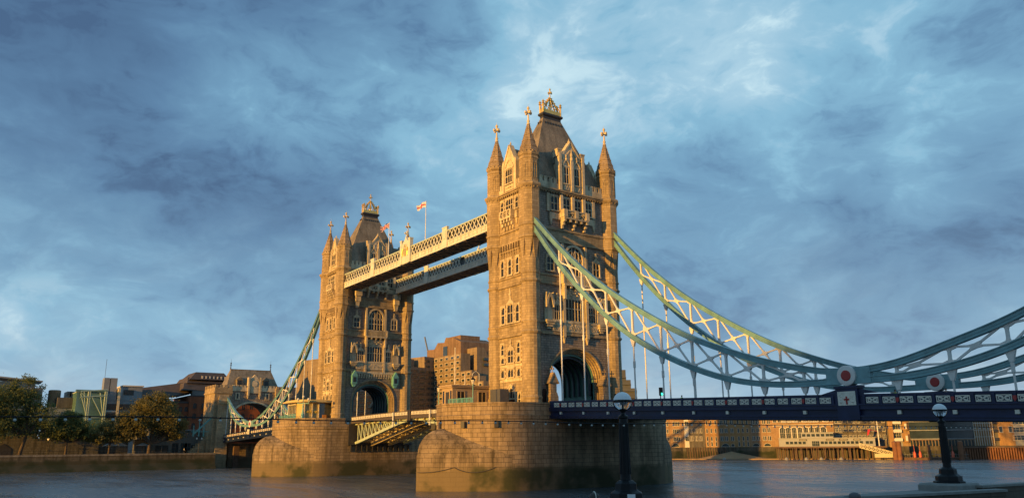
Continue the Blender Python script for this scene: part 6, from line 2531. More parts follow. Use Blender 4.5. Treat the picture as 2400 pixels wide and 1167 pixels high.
def tree(x, y, z0_, trunk_h, crown, leaf, label, n_leaf=9000, lean=(0, 0), fork=False, size=.30, seed=1, tr=.45, group='plane trees along the far quay', name='plane_tree', flat=.0):
    """crown: list of (dx, dy, dz, rx, ry, rz) lobes relative to the trunk foot"""
    rnd_ = np.random.default_rng(seed)
    root = thing(name, (x, y, z0_), label, 'tree', group)
    # skeleton
    k = MB()
    tp = Vector((lean[0], lean[1], trunk_h))
    k.tube([(0, 0, -.3), (lean[0] * .35, lean[1] * .35, trunk_h * .35), (lean[0] * .8, lean[1] * .8, trunk_h * .7), tp], [tr * 1.25, tr, tr * .85, tr * .8], 9)
    twigs = []
    for li, (dx, dy, dz, rx, ry, rz) in enumerate(crown):
        for b in range(5):
            d = rnd_.normal(size=3)
            d /= np.linalg.norm(d)
            d[2] = abs(d[2]) * .8
            end = Vector((dx + d[0] * rx * .85, dy + d[1] * ry * .85, dz + d[2] * rz * .85))
            mid = tp.lerp(Vector((dx, dy, dz - rz * .3)), .6) + Vector(rnd_.normal(size=3) * .4)
            k.tube([tp * .97, mid, mid.lerp(end, .55) + Vector(rnd_.normal(size=3) * .35), end], [tr * .5, tr * .33, tr * .18, .04], 5)
            for t in range(4):
                st = mid.lerp(end, rnd_.uniform(.2, .95))
                e2 = st + Vector(rnd_.normal(size=3)) * min(rx, rz) * .42
                k.tube([st, st.lerp(e2, .5) + Vector((0, 0, .15)), e2], [.10, .06, .025], 4)
    k.build('trunk', BARK, root, smooth=60)
    # clumps of leaf quads through the volume
    vol = np.array([c[3] * c[4] * c[5] for c in crown])
    cnt = (vol / vol.sum() * n_leaf).astype(int)
    C = []
    for (dx, dy, dz, rx, ry, rz), n in zip(crown, cnt):
        nc = max(6, int(n / 90))
        u = rnd_.normal(size=(nc, 3))
        u /= np.linalg.norm(u, axis=1)[:, None]
        rad = rnd_.uniform(.30, 1.08, size=(nc, 1)) ** .55
        cc = u * rad * np.array([rx, ry, rz]) + np.array([dx, dy, dz])
        cs = rnd_.uniform(.5, 1.25, size=nc) * (rx * ry * rz) ** (1 / 3) * .21
        per = rnd_.poisson(n / nc, size=nc)
        for c, s, p in zip(cc, cs, per):
            q = rnd_.normal(size=(p, 3)) * s * np.array([1, 1, .75]) + c
            C.append(q)
    C = np.concatenate(C)
    n = len(C)
    a = rnd_.normal(size=(n, 3))
    a /= np.linalg.norm(a, axis=1)[:, None]
    b = np.cross(a, rnd_.normal(size=(n, 3)))
    b /= np.linalg.norm(b, axis=1)[:, None]
    s = rnd_.uniform(.55, 1.2, size=(n, 1)) * size
    V = np.stack([C - a * s, C + b * s * .55, C + a * s, C - b * s * .55], 1).reshape(-1, 3)
    me = bpy.data.meshes.new('crown')
    me.from_pydata(V.tolist(), [], np.arange(n * 4).reshape(-1, 4).tolist())
    me.materials.append(leaf)
    me.update()
    ob = bpy.data.objects.new('crown', me)
    COL.objects.link(ob)
    ob.parent = root
    return root


TX = -130
tree(TX, nb(48, TX), 5, 6.5, [(-2, -3, 14.0, 6.5, 7, 6.5), (0, -8, 12, 6, 6.5, 7), (1, 4.5, 11, 5, 4.5, 4.5), (0, 0, 19.2, 4.5, 5, 3.8), (0, 6.5, 7.0, 4, 3.5, 2.6), (0, -13, 13, 6, 6, 8), (1, -3, 8, 5, 6, 3)],
     LEAFG, 'tallest tree at the left edge with a leaning sunlit trunk and green crown', 34000, lean=(.5, 1.2), seed=3, tr=.5)
tree(TX, nb(156, TX), 5, 3.8, [(0, -2.5, 7.6, 4, 3.8, 3.0), (0, 2.4, 7.2, 4, 3.6, 2.8), (0, 0, 10.6, 3.2, 4.0, 2.4), (0, 5.2, 5.4, 2.5, 2.2, 1.8)], LEAFG,
     'small rounded tree second from the left on the quay', 14000, seed=5, tr=.36)
tree(TX, nb(257, TX), 5, 3.4, [(0, -2.5, 6.2, 3.5, 4, 2.6), (0, 3, 6.0, 3.5, 4.2, 2.4), (0, 0, 8.8, 3, 4, 2.0), (0, 6.0, 8.2, 2.6, 2.8, 1.8)], LEAFO,
     'small sparse tree third from the left, left of the broad forked one', 10000, seed=8, tr=.34)
tree(TX, nb(351, TX), 5, 3.2, [(0, -4.5, 9.5, 5, 4.8, 4.2), (0, 4.2, 9.8, 5, 4.8, 4.4), (0, 0, 13.8, 5, 6.8, 4.6), (0, -8.2, 9.8, 3.6, 3.2, 3.2), (0, 7.6, 8.6, 3.5, 3.2, 3.2), (0, 1, 17.2, 3.4, 4.4, 2.4), (0, 8, 5.6, 3, 3, 1.6)],
     LEAFO, 'broad golden-brown tree with a forked trunk in front of the red brick office', 34000, seed=12, tr=.62)
tree(-170, nb(215, -170), 5, 4, [(0, -4, 8, 5, 6, 4), (0, 5, 8, 5, 6, 4), (0, -12, 8, 5, 5, 4.5), (0, 12, 7, 4, 5, 3)], LEAFG,
     'dark bushy trees growing as one behind the rubble wall below the glass office', 9000, seed=14, tr=.4, group=None)
tree(-178, nb(25, -178), 5, 5, [(0, -6, 10, 6, 8, 6), (0, 4, 9, 6, 7, 5)], LEAFG, 'dark tree behind the rubble wall, mostly hidden by the tallest tree', 6000, seed=15, tr=.4, group=None)

# ------------------------------------------------------------------ things on the piers
CABM = plain('cabin_stone', (.36, .26, .165), .8, 0, .12, .8)
r = thing('pier_cabin', (33.4, -14, 12.2), 'small flat-roofed stone cabin with dark windows on the nearer pier', 'cabin')
put(MB().box(31.6, 35.2, -18.3, -9.95, 12.2, 16.7), 'wall', CABM, r)
k = MB()
k.box(31.3, 35.5, -18.6, -9.9, 16.7, 16.95)
k.box(31.15, 35.65, -18.75, -9.9, 16.95, 17.2)
put(k, 'roof', CABM, r)
for (y0, y1) in ((-17.3, -15.9), (-12.9, -11.4)):
    k = MB()
    k.box(35.15, 35.3, y0 - .15, y0, 13.9, 16.2)
    k.box(35.15, 35.3, y1, y1 + .15, 13.9, 16.2)
    k.box(35.15, 35.3, y0, y1, 16.05, 16.2)
    k.box(35.15, 35.28, (y0 + y1) / 2 - .05, (y0 + y1) / 2 + .05, 13.9, 16.05)
    o = put(k, 'window', CABM, r)
    put(MB().box(35.1, 35.23, y0, y1, 13.9, 16.05), 'pane', PGLASS, o)
put(MB().box(33.0, 34.1, -18.36, -18.2, 12.2, 16.0), 'door', LEAD, r)
for x in (32.0, 34.5):
    put(MB().box(x, x + .45, -18.36, -18.2, 14.0, 16.2), 'side_window', PGLASS, r)
k = MB().tube([(33.0, -16.5, 17.2), (33.0, -16.5, 24.0)], .07, 6)
put(k, 'aerial_mast', WHITEP, r)
k = MB()
for y in (-13.4, -12.0):
    k.tube([(34.0, y, 17.2), (34.0, y, 19.4)], .05, 5)
k.tube([(34.0, -13.4, 19.4), (34.0, -12.7, 19.9), (34.0, -12.0, 19.4)], .05, 5)
k.tube([(34.0, -15.0, 17.2), (34.0, -15.0, 19.2)], .06, 5)
put(k, 'roof_hoops', WHITEP, r)


def railing(x, y0, x1, y1, z, label, n, hgt=1.1, name='pier_railing'):
    r_ = thing(name, (x, y0, z), label, 'railing')
    k = MB()
    for i in range(n + 1):
        t = i / n
        px, py = x + (x1 - x) * t, y0 + (y1 - y0) * t
        k.tube([(px, py, z), (px, py, z + hgt)], .04 if i % 6 else .1, 5)
    k.tube([(x, y0, z + hgt), (x1, y1, z + hgt)], .06, 5)
    k.tube([(x, y0, z + .2), (x1, y1, z + .2)], .05, 5)
    put(k, 'bars', TURQ, r_)
    return r_


railing(37.2, -20.2, 43.5, -19.6, 13.5, 'turquoise railing in front of the stone cabin on the nearer pier', 30, 1.0)
tx0, tx1, tz = onp(1, -14.0, 1149, 930).x, onp(1, -14.0, 1172, 930).x, onp(1, -14.0, 1160, 912).z
r = thing('water_tank', ((tx0 + tx1) / 2, -13.2, 12.2), 'square dark grey tank beside the doorway of the large tower', 'tank')
k = MB()
k.box(tx0, tx1, -14.0, -12.2, 12.2, tz)
put(k, 'tank_body', plain('tank_grey', (.075, .075, .08), .6), r)
k = MB()
k.tube([(tx1 - .8, -13.6, tz), (tx1 - .8, -13.6, tz + 1.5), (tx1 - .8, -12.8, tz + 1.5), (tx1 - .8, -12.8, tz)], .05, 5)
put(k, 'pipe_loop', STEELD, r)
# lanterns on posts
def pier_lamp(x, y, z, h, label):
    r_ = thing('pier_lamp', (x, y, z), label, 'street lamp', 'small lamps on the piers')
    put(MB().lathe([(.22, 0), (.2, .5), (.1, .7), (.07, h - .9), (.12, h - .8)], (x, y, z), 8), 'post', TURQ, r_)
    k = MB().lathe([(.16, h - .8), (.3, h - .15), (.3, h - .1)], (x, y, z), 6)
    put(k, 'lantern_glass', WHITEW, r_)
    k = MB().lathe([(.36, h - .1), (.12, h + .35), (.04, h + .7)], (x, y, z), 6)
    put(k, 'lantern_cap', BLACKP, r_)


pier_lamp(43.6, -19.4, 12.2, 5.3, 'slim lamp post with black lantern cap between cabin and large tower')
pier_lamp(31.0, -18.6, 12.2, 4.8, 'slim lamp post at the left of the stone cabin')
r = thing('pier_signal', (30.6, -13.5, 12.2), 'white and turquoise signal frame at the river corner of the nearer pier', 'signal')
k = MB()
k.box(30.0, 31.2, -14.2, -12.8, 12.2, 14.6)
put(k, 'locker', PALEG, r)
k = MB()
for x in (29.0, 30.0):
    k.tube([(x, -14, 12.8), (x, -14, 15.2)], .06, 5)
for z in (13.6, 14.4, 15.2):
    k.tube([(28.6, -14, z), (30.2, -14, z)], .06, 5)
put(k, 'frame_bars', WHITEP, r)

# glazed kiosk on the far pier
CREAMK = plain('kiosk_cream', (.52, .40, .17), .7, 0, .1)
r = thing('pier_kiosk', (-44, -13.5, 12.2), 'cream kiosk with glazed end, flat curved canopy and yellow lettering on the far pier', 'kiosk')
k = MB()
k.box(-49.2, -38.2, -17.2, -10.0, 12.2, 17.6)
put(k, 'wall', CREAMK, r)
k = MB()
k.prism([(-51.2, -17.0), (-50.0, -18.6), (-46.5, -19.4), (-40.0, -19.2), (-37.4, -18.2), (-36.4, -16), (-36.2, -10.0), (-51.2, -10.0)], 17.6, 17.95)
k.prism([(-50.6, -17.0), (-49.8, -18.0), (-46.5, -18.7), (-40.0, -18.5), (-38.0, -17.6), (-37.2, -16), (-37.0, -10.0), (-50.6, -10.0)], 17.95, 18.25)
put(k, 'canopy', CREAMK, r)
k = MB()
k.box(-48.9, -43.6, -17.3, -17.1, 13.0, 17.2)
gl = put(k, 'glazed_end', GLASSB, r)
k = MB()
for i in range(6):
    x = -48.9 + i * 1.06
    k.box(x - .09, x + .09, -17.42, -17.28, 13.0, 17.2)
k.box(-48.9, -43.6, -17.41, -17.29, 14.6, 14.75)
k.box(-48.9, -43.6, -17.45, -17.29, 17.2, 17.6)
put(k, 'glazing_bar', TRIMW, gl)
k = MB()
k.box(-38.25, -38.1, -13.4, -10.05, 12.3, 17.4)
put(k, 'dark_shopfront', GLASSB, r)
k = MB()
for y in (-17.1, -15.1, -13.4):
    k.box(-38.3, -38.0, y - .1, y + .1, 12.2, 17.6)
put(k, 'shopfront_post', TRIMW, r)
YEL = plain('yellow_lettering', (.75, .52, .05), .6, 0, .05)
k = MB()
rr_ = random.Random(21)
y = -16.9
while y < -13.6:
    h_ = rr_.choice((.45, .45, .75, .5))
    k.tube([(-38.12, y, 15.0), (-38.12, y + .1, 15.0 + h_), (-38.12, y + .24, 15.0 + h_ * .5), (-38.12, y + .34, 15.0)], .055, 5)
    y += .40
put(k, 'yellow_script_sign', YEL, r)
k = MB()
k.box(-38.2, -37.9, -12.4, -11.4, 12.5, 14.6)
put(k, 'poster', plain('poster_orange', (.5, .22, .05), .7, 0, .4, 3), r)
# ornate turquoise lamp standard by the kiosk
r = thing('lamp_standard', (-34.8, -18.8, 12.2), 'ornate turquoise lamp standard with a crossbar of globes, in front of the kiosk', 'street lamp')
x, y = -34.8, -18.8
k = MB()
k.lathe([(.62, 0), (.62, .5), (.48, .7), (.42, 2.2), (.30, 2.6), (.16, 3.8), (.2, 4.2), (.14, 4.6), (.12, 5.0)], (x, y, 12.2), 10)
put(k, 'post', TURQ, r)
k = MB()
k.beam((x - 1.0, y - 1.1, 17.1), (x + 1.0, y + 1.1, 17.1), .16, .26, side=(0, 0, 1))
put(k, 'crossbar', TURQ, r)
for t in (-.9, 0, .9):
    c = (x + t, y + t * 1.1, 17.2)
    put(MB().lathe([(.07, 0), (.07, .6 + (t == 0) * .6)], c, 6), 'stem', TURQ, r)
    put(MB().ico((c[0], c[1], 18.1 + (t == 0) * .6), .34, 2), 'lamp_globe', WHITEW, r)
railing(-50.5, -19.0, -33, -21.2, 13.5, 'pale turquoise railing along the far pier in front of the kiosk', 34, 1.0)

# ------------------------------------------------------------------ traffic lights and people on the bridge
GREENL = plain('green_signal', (.02, .6, .35), .4, 0, .02, 1, emit=((.05, 1.0, .55), 2.2))


def traffic_light(x, y, z, h, label):
    r_ = thing('traffic_light', (x, y, z), label, 'traffic light', 'traffic lights on the bridge')
    put(MB().lathe([(.1, 0), (.07, h)], (x, y, z), 8), 'pole', BLACKP, r_)
    k = MB()
    k.box(x - .05, x + .35, y - .28, y + .28, z + h - 1.25, z + h + .1)
    for i in range(3):
        k.lathe([(.17, 0), (.19, .02), (.19, .24), (.17, .24)], (x + .2, y, z + h - 1.1 + i * .42), 8)
    hd = put(k, 'signal_head', BLACKP, r_)
    k = MB()
    ring = lambda r, xx: [(xx, y + r * cos(2 * pi * i / 12), z + h - 1.0 + r * sin(2 * pi * i / 12)) for i in range(12)]
    k.ring([ring(.2, x + .34), ring(.2, x + .42), ring(.1, x + .45)], True)
    put(k, 'green_lens', GREENL, hd)


traffic_light(58.4, 8.9, DECKZ(58.4) - 1.3, 3.8, 'traffic light showing green on the bridge, clear against the sky right of the tower')
traffic_light(48.6, 7.6, DECKZ(52) - 1.3, 3.0, 'traffic light showing green at the right side of the tower archway')

SKIN = plain('skin', (.45, .27, .18), .55, 0, .05)
HAIRD = plain('dark_hair', (.025, .018, .014), .55, 0, .2, 8)
HIVIS = plain('hi_vis_yellow', (.55, .80, .03), .6, 0, .05)
CLOTHD = plain('dark_cloth', (.03, .032, .04), .85, 0, .2, 6)
CLOTHG = plain('grey_cloth', (.09, .09, .10), .85, 0, .2, 6)
BROWNH = plain('brown_hair', (.075, .035, .022), .55, 0, .2, 8)


def skin_mesh(name, verts, edges, radii, mat, parent, root_i=0, sub=1):
    me = bpy.data.meshes.new(name)
    me.from_pydata(verts, edges, [])
    ob = bpy.data.objects.new(name, me)
    COL.objects.link(ob)
    md = ob.modifiers.new('skin', 'SKIN')
    md.use_smooth_shade = True
    sv = me.skin_vertices[0].data if me.skin_vertices else None
    if sv is None:
        bm = bmesh.new()
        bm.from_mesh(me)
        bm.verts.layers.skin.verify()
        bm.to_mesh(me)
        bm.free()
        sv = me.skin_vertices[0].data
    for i, r_ in enumerate(radii):
        sv[i].radius = (r_, r_ * .85) if not isinstance(r_, tuple) else r_
        sv[i].use_root = (i == root_i)
    s = ob.modifiers.new('sub', 'SUBSURF')
    s.levels = s.render_levels = sub
    me.materials.append(mat)
    ob.parent = parent
    return ob


def person(x, y, z, face, jacket, trousers, hair, label, cap=False, headset=False, stride=.14):
    """standing or walking adult, 1.73 m, facing direction 'face' (radians)"""
    r_ = thing('person', (x, y, z), label, 'person', None, face)
    V, E, R = [], [], []

    def v(p, r2, par=None):
        V.append(p)
        R.append(r2)
        if par is not None:
            E.append((par, len(V) - 1))
        return len(V) - 1
    # x forward, y left
    pel = v((0, 0, .93), (.115, .155))
    wst = v((.01, 0, 1.10), (.10, .135), pel)
    che = v((.015, 0, 1.30), (.115, .165), wst)
    shl = v((.0, 0, 1.42), (.085, .13), che)
    nk = v((.0, 0, 1.49), .052, shl)
    hd0 = v((.015, 0, 1.56), (.072, .062), nk)
    hd1 = v((.02, 0, 1.63), (.095, .076), hd0)
    hd2 = v((.01, 0, 1.69), (.072, .062), hd1)
    for s in (-1, 1):
        hp = v((s * stride * .2, s * .09, .86), .085, pel)
        kn = v((s * stride + .03, s * .095, .49), .058, hp)
        an = v((s * stride * 1.5 - .03, s * .10, .09), .040, kn)
        to = v((s * stride * 1.5 + .14, s * .11, .04), .038, an)
        sh = v((0, s * .185, 1.40), .058, shl)
        el = v((-s * .06 - .02, s * .235, 1.12), .042, sh)
        wr = v((-s * .10 + .08, s * .235, .88), .029, el)
        pm = v((-s * .11 + .11, s * .232, .80), (.036, .018), wr)
        for f, (dx, L_) in enumerate(((.032, .075), (.011, .085), (-.011, .08), (-.031, .062))):
            a = v((-s * .11 + .115 + dx, s * .232, .762), .009, pm)
            b2 = v((-s * .11 + .12 + dx * 1.05, s * .226, .762 - L_ * .55), .0085, a)
            v((-s * .11 + .12 + dx * 1.05 - .005, s * .214, .762 - L_), .007, b2)
        t1 = v((-s * .11 + .16, s * .225, .81), .010, pm)
        v((-s * .11 + .175, s * .215, .77), .008, t1)
    body = skin_mesh('body', V, E, R, SKIN, r_, 0, 1)
    k = MB()
    k.ico((.113, 0, 1.615), .018, 1, (1.1, .8, 1.6))                     # nose
    for s in (-1, 1):
        k.ico((.012, s * .083, 1.615), .026, 1, (.7, .4, 1.3))           # ears
    k.build('face_details', SKIN, r_, smooth=80)
    k = MB()
    for s in (-1, 1):
        k.ico((.098, s * .032, 1.638), .011, 1)
    k.box(.098, .104, -.024, .024, 1.563, 1.570)
    k.build('eyes_and_mouth', HAIRD, r_)
    # clothes follow the same skeleton, a little fuller
    JV = [(0, 0, .88), (.01, 0, 1.10), (.015, 0, 1.30), (0, 0, 1.42), (0, 0, 1.47)]
    JE = [(0, 1), (1, 2), (2, 3), (3, 4)]
    JR = [(.135, .178), (.125, .16), (.135, .185), (.10, .15), (.062, .066)]
    for s in (-1, 1):
        i0 = len(JV)
        JV += [(0, s * .19, 1.40), (-s * .06 - .02, s * .237, 1.12), (-s * .098 + .075, s * .236, .895)]
        JR += [.076, .060, .044]
        JE += [(3, i0), (i0, i0 + 1), (i0 + 1, i0 + 2)]
    skin_mesh('jacket', JV, JE, JR, jacket, r_, 0, 1)
    TV = [(0, 0, .95)]
    TR = [(.13, .165)]
    TE = []
    for s in (-1, 1):
        i0 = len(TV)
        TV += [(s * stride * .2, s * .09, .84), (s * stride + .03, s * .095, .49), (s * stride * 1.5 - .03, s * .10, .11)]
        TR += [.102, .075, .062]
        TE += [(0, i0), (i0, i0 + 1), (i0 + 1, i0 + 2)]
    skin_mesh('trousers', TV, TE, TR, trousers, r_, 0, 1)
    k = MB()
    for s in (-1, 1):
        c = (s * stride * 1.5 + .03, s * .105, .045)
        k.ico(c, .1, 2, (1.35, .5, .5))
    k.build('shoes', CLOTHD, r_, smooth=60)
    k = MB()
    k.ico((-.008, 0, 1.665), .106, 3, (1.02, .86, .98))
    hv = []
    for (a, b2, c) in k.v:      # open the face: pull the front of the shell up and back
        if a > .045 and c < 1.685:
            a = .045 + (a - .045) * .15
            c = c + .03 if c < 1.64 else c
        if c < 1.585:
            c = 1.585 - (1.585 - c) * .4
        hv.append((a, b2, c))
    k.v = hv
    k.build('hair', hair, r_, smooth=80)
    if cap:
        k = MB()
        k.ico((.0, 0, 1.70), .112, 2, (1.0, .9, .66))
        k.ring([[(.07, -.075, 1.70), (.07, .075, 1.70), (.185, .05, 1.685), (.185, -.05, 1.685)], [(.07, -.075, 1.712), (.07, .075, 1.712), (.185, .05, 1.695), (.185, -.05, 1.695)]], True)
        k.build('cap', CLOTHG, r_, smooth=50)
    if headset:
        k = MB()
        k.tube([(-.01, .10 * cos(a), 1.665 + .118 * sin(a)) for a in np.linspace(-.35, pi + .35, 15)], .011, 6)
        k.build('pale_headband', WHITEW, r_, smooth=60)
        
    return r_


pp = atd(1600, 925, 1)
person(79.3, -8.4, DECKZ(79.3) - 1.33, pi, HIVIS, CLOTHD, HAIRD, 'person in a yellow-green hi-vis jacket on the bridge, left of the red-centred disc')
person(109.4, -8.4, DECKZ(109.4) - 1.33, 0, HIVIS, CLOTHD, HAIRD, 'person in a yellow-green hi-vis jacket on the bridge between the two red-centred discs')
person(114.6, -8.3, DECKZ(114.6) - 1.33, 0, CLOTHD, CLOTHD, HAIRD, 'person in dark clothes on the bridge right of the hi-vis pair')
pA = atd(1394, 1160, 16.0)
person(pA.x, pA.y, 4.35, 1.2, CLOTHG, CLOTHD, HAIRD, 'dark-haired person in grey with a pale headband passing left of the nearest lamp post', headset=True)
pB = atd(2003, 1160, 16.5)
person(pB.x, pB.y, 4.35, 3.2, CLOTHD, CLOTHD, BROWNH, 'person in a flat cap with reddish-brown hair, between the two lamp posts', cap=True)
# strollers on the far quay
person(-127.2, nb(433, -127), 5.0, 1.5, WHITEW, CLOTHD, HAIRD, 'tiny person in a white top on the far quay near the gatehouse')

# ------------------------------------------------------------------ near bank
SPAVE = plain('near_paving', (.15, .14, .125), .9, 0, .15, 1.0)
k = MB()
k.add([(138.0, -2500, 4.35), (2500, -2500, 4.35), (2500, 2500, 4.35), (138.0, 2500, 4.35)], [(0, 1, 2, 3)])
tag(k.build('riverside_walk', SPAVE), kind='structure')
k = MB()
k.box(150.6, 190, -140, -40, 4.0, 5.38)
tag(k.build('terrace', SPAVE), kind='structure')
NWALL = masonry('near_wall_granite', (.115, .095, .075), (.10, .085, .068), (.05, .042, .035), 1.3, .5, .012, grime=.3, streak=.3)
COPE2 = plain('near_coping', (.20, .20, .185), .85, 0, .15, 3)
r = thing('riverside_parapet', (137.7, -60, 4.35), 'long granite river parapet that carries the lamp posts', 'wall')
put(MB().box(137.3, 138.0, -400, 300, -1.5, 5.0), 'wall', NWALL, r)
put(MB().box(137.2, 138.1, -400, 300, 5.0, 5.1), 'coping', COPE2, r)
def ground_wall(name, loc, label, A, B, ext0, ext1, th):
    A, B = Vector(A), Vector(B)
    d = (B - A)
    d.z = 0
    d.normalize()
    n_ = Vector((-d.y, d.x, 0))
    a, b_ = A - d * ext0, B + d * ext1
    r_ = thing(name, loc, label, 'wall')
    c = (a + b_) / 2
    h = A.z - 4.35
    put(MB().obox((c.x, c.y, 4.35 + (h - .09) / 2), (b_ - a) / 2, n_ * (th / 2), (0, 0, (h - .09) / 2)), 'wall', NWALL, r_)
    put(MB().obox((c.x, c.y, A.z - .043), (b_ - a) / 2 + d * .05, n_ * (th / 2 + .05), (0, 0, .045)), 'coping', COPE2, r_)


A_ = onp(0, 140.3, 2345, 1145)
B_ = onp(2, A_.z, 1960, 1164)
ground_wall('low_wall', (140, -62, 4.35), 'low granite wall end in front of the river parapet, bottom right', A_, B_, 0, 9, .38)
A_ = onp(0, 139.0, 2290, 1136.5)
B_ = onp(2, A_.z, 2400, 1130)
ground_wall('end_wall', (138.6, -50, 4.35), 'granite wall rising out of the right edge behind the lamp pedestal', A_, B_, 0, 25, .38)

GLOBEW = plain('lamp_white_dome', (.66, .68, .70), .35, 0, .04, 3)
mg, gg, bs = newmat('lamp_clear_glass')
bs.inputs['Base Color'].default_value = (.55, .60, .65, 1)
bs.inputs['Roughness'].default_value = .08
bs.inputs['Transmission Weight'].default_value = .85
bs.inputs['IOR'].default_value = 1.1
LGLASS = mg


def lamp_post(x, y, zb, label):
    r_ = thing('lamp_post', (x, y, zb), label, 'street lamp', 'black riverside lamp posts with white-topped globes')
    k = MB()
    k.lathe([(.58, -.03), (.58, .03), (.50, .06), (.49, .22), (.47, .24), (.345, .31), (.33, .33), (.32, .49), (.30, .51), (.22, .57), (.17, .59)], (x, y, zb), 8, rot=pi / 8)
    put(k, 'base', BLACKP, r_)
    k = MB()
    pr = [(.165, .57), (.155, .7), (.150, 1.3), (.125, 2.26), (.122, 2.31), (.15, 2.34), (.15, 2.39), (.07, 2.44), (.06, 2.49), (.09, 2.53), (.11, 2.57)]
    k.lathe(pr, (x, y, zb), 16)
    put(k, 'column', BLACKP, r_, smooth=40)
    k = MB()
    for i in range(12):
        a = 2 * pi * i / 12
        k.beam((x + .154 * cos(a), y + .154 * sin(a), zb + .75), (x + .124 * cos(a), y + .124 * sin(a), zb + 2.2), .03, .03, side=(-sin(a), cos(a), 0))
    put(k, 'fluting', BLACKP, r_)
    cz = zb + 2.82
    R_ = .27
    k = MB()
    k.lathe([(R_ * cos(t), R_ * sin(t)) for t in np.linspace(0.08, pi / 2 - .02, 10)], (x, y, cz), 24)
    put(k, 'white_dome', GLOBEW, r_, smooth=50)
    k = MB()
    k.lathe([(.09, -.24)] + [(R_ * .97 * cos(t), R_ * .97 * sin(t)) for t in np.linspace(-1.2, 0.05, 10)], (x, y, cz), 24)
    put(k, 'glass_bowl', LGLASS, r_, smooth=50)
    k = MB()
    k.lathe([(R_ + .012, -.02), (R_ + .02, 0), (R_ + .02, .03), (R_ + .008, .035), (R_ - .02, .02)], (x, y, cz), 24)
    for i in range(4):
        a = pi / 4 + i * pi / 2
        k.tube([(x + (R_ + .012) * cos(t) * cos(a), y + (R_ + .012) * cos(t) * sin(a), cz + (R_ + .012) * sin(t)) for t in np.linspace(0, -1.2, 8)], .014, 6)
    k.lathe([(.10, -.27), (.12, -.235), (.08, -.21)], (x, y, cz), 12)
    put(k, 'cage', BLACKP, r_)
    k = MB()
    k.lathe([(.03, -.25), (.03, -.1), (.07, -.08), (.07, .03), (.02, .06)], (x, y, cz), 10)
    put(k, 'lamp_fitting', GREYM, r_)
    return r_


l1 = atd(1463, 1040, 24.0)
l2 = atd(2213, 1040, 37.5)
ra = lamp_post(l1.x, l1.y, 5.42, 'larger, nearer black lamp post with a white-topped globe, in front of the large pier')
dcam = Vector((CAM.x - l1.x, CAM.y - l1.y, 0)).normalized()
dsid = Vector((-dcam.y, dcam.x, 0))
put(MB().obox(Vector((l1.x, l1.y, 5.55)) + dcam * .478 + dsid * .14, dcam * .008, dsid * .11, (0, 0, .09)), 'pale_notice', GLOBEW, ra)
rb = lamp_post(l2.x, l2.y, 5.42, 'smaller, farther black lamp post on a pale stone pedestal at right')
for (p, lab) in ((l1, 'pale stone pedestal under the nearest lamp post, below the picture edge'), (l2, 'pale stone pedestal with chamfered top under the farther lamp post')):
    k = MB()
    z1 = 5.385
    sq = lambda h, z: [(p.x - h, p.y - h * 1.1, z), (p.x + h * .9, p.y - h * 1.1, z), (p.x + h * .9, p.y + h * 1.1, z), (p.x - h, p.y + h * 1.1, z)]
    k.ring([sq(.82, 4.3), sq(.82, z1 - .07), sq(.76, z1)], True)
    tag(k.build('lamp_pedestal', COPE2, origin=(p.x, p.y, 4.35)), lab, 'pedestal', 'stone pedestals of the lamp posts')

BULBW = plain('bulb_white', (.42, .43, .40), .5, 0, .05)
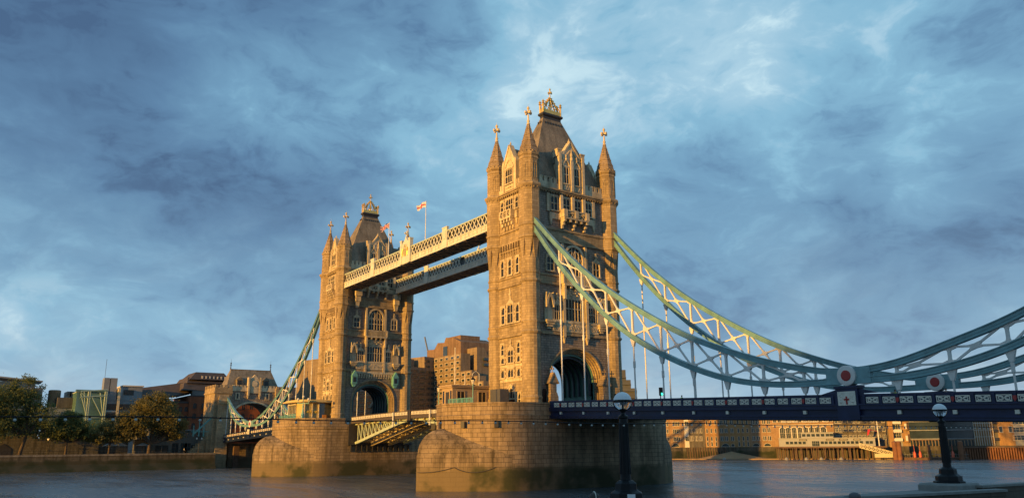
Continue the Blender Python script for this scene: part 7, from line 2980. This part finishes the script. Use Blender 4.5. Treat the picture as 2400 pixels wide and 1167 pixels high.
# festoon of small globes along the parapet
r = thing('string_lights', (138.0, -70, 5.1), 'black cable with a row of small white globes strung along the river bank', 'string lights')
pts = []
bulb = None
ys = np.arange(-90.2, -46, .405)
sag = lambda y: 7.60 + .02 * cos(y * .8)
k = MB()
k.tube([(138.0, y, sag(y)) for y in np.arange(-96, -40, .8)], .012, 5)
put(k, 'cable', BLACKP, r)
n = 0
for y in ys:
    if bulb is None:
        kk = MB()
        kk.ico((0, 0, -.055), .029, 2)
        bulb = kk.build('globe_bulb', BULBW, r, smooth=60)
        kk = MB().lathe([(.018, -.03), (.018, .015)], (0, 0, 0), 8)
        sk = kk.build('bulb_socket', BLACKP, bulb)
        bulb.location = (0, y + 70, sag(y) - 5.1)
    elif n < 95:
        c = inst(bulb, r, (0, y + 70, sag(y) - 5.1))
        c2 = sk.copy()
        COL.objects.link(c2)
        c2.parent = c
    n += 1
for y in (-97, -39):
    put(MB().tube([(137.9, y, 5.1), (137.9, y, 7.66)], .02, 6), 'cable_post', BLACKP, r)

# a hazy block of flats right of the large tower, far downstream
r = thing('stepped_flats', bankpt(-70, 60), 'distant dark stepped block of flats just right of the large tower', 'building', None, RROT)
pts = [(1450, 1466, 870), (1466, 1478, 893), (1478, 1492, 912)]
p0 = Vector(bankpt(-70, 60))
k = MB()
for a, b2, ty in pts:
    A, B_ = atd(a, ty, 385), atd(b2, ty, 385)
    d = (B_ - A)
    d.z = 0
    n_ = Vector((d.y, -d.x, 0)).normalized()
    k.obox(((A.x + B_.x) / 2, (A.y + B_.y) / 2, (5 + A.z) / 2), d / 2, n_ * 8, (0, 0, (A.z - 5) / 2))
    for z in np.arange(9, A.z - 1, 3.1):
        k.obox(((A.x + B_.x) / 2, (A.y + B_.y) / 2, z), d / 2 * 1.08, n_ * 9, (0, 0, .3))
me = k.build('wall', plain('dark_blue_grey_cladding', (.055, .062, .075), .6, 0, .2, .3), r)
r.rotation_euler = (0, 0, 0)
me.location = tuple(-p0)
for v_ in ():
    pass

# ------------------------------------------------------------------ stand-in for offices upstream, out of frame, outline shaped to shade bank and bridge
r = thing('upstream_shade_block', (400, -640, 4.35), 'unseen stand-in office block upstream, outline shaped to shade the bank and bridge', 'office')
k = MB()
SIL = [(159.5, 80), (174, 80.2), (182.3, 82), (189, 83), (196, 84), (300, 90), (700, 110)]
k.ring([[(159.5 + dx, yy, 4), (700 + dx, yy, 4)] + [(x_ + dx, yy, z_) for x_, z_ in reversed(SIL)] for yy, dx in ((-600, 0), (-680, 15))], True)
put(k, 'wall', GLASSB, r)
k = MB()
for z in range(10, 72, 5):
    k.box(159.3, 700, -599.9, -599.5, z, z + .8)
put(k, 'floor_bands', GREYM, r)
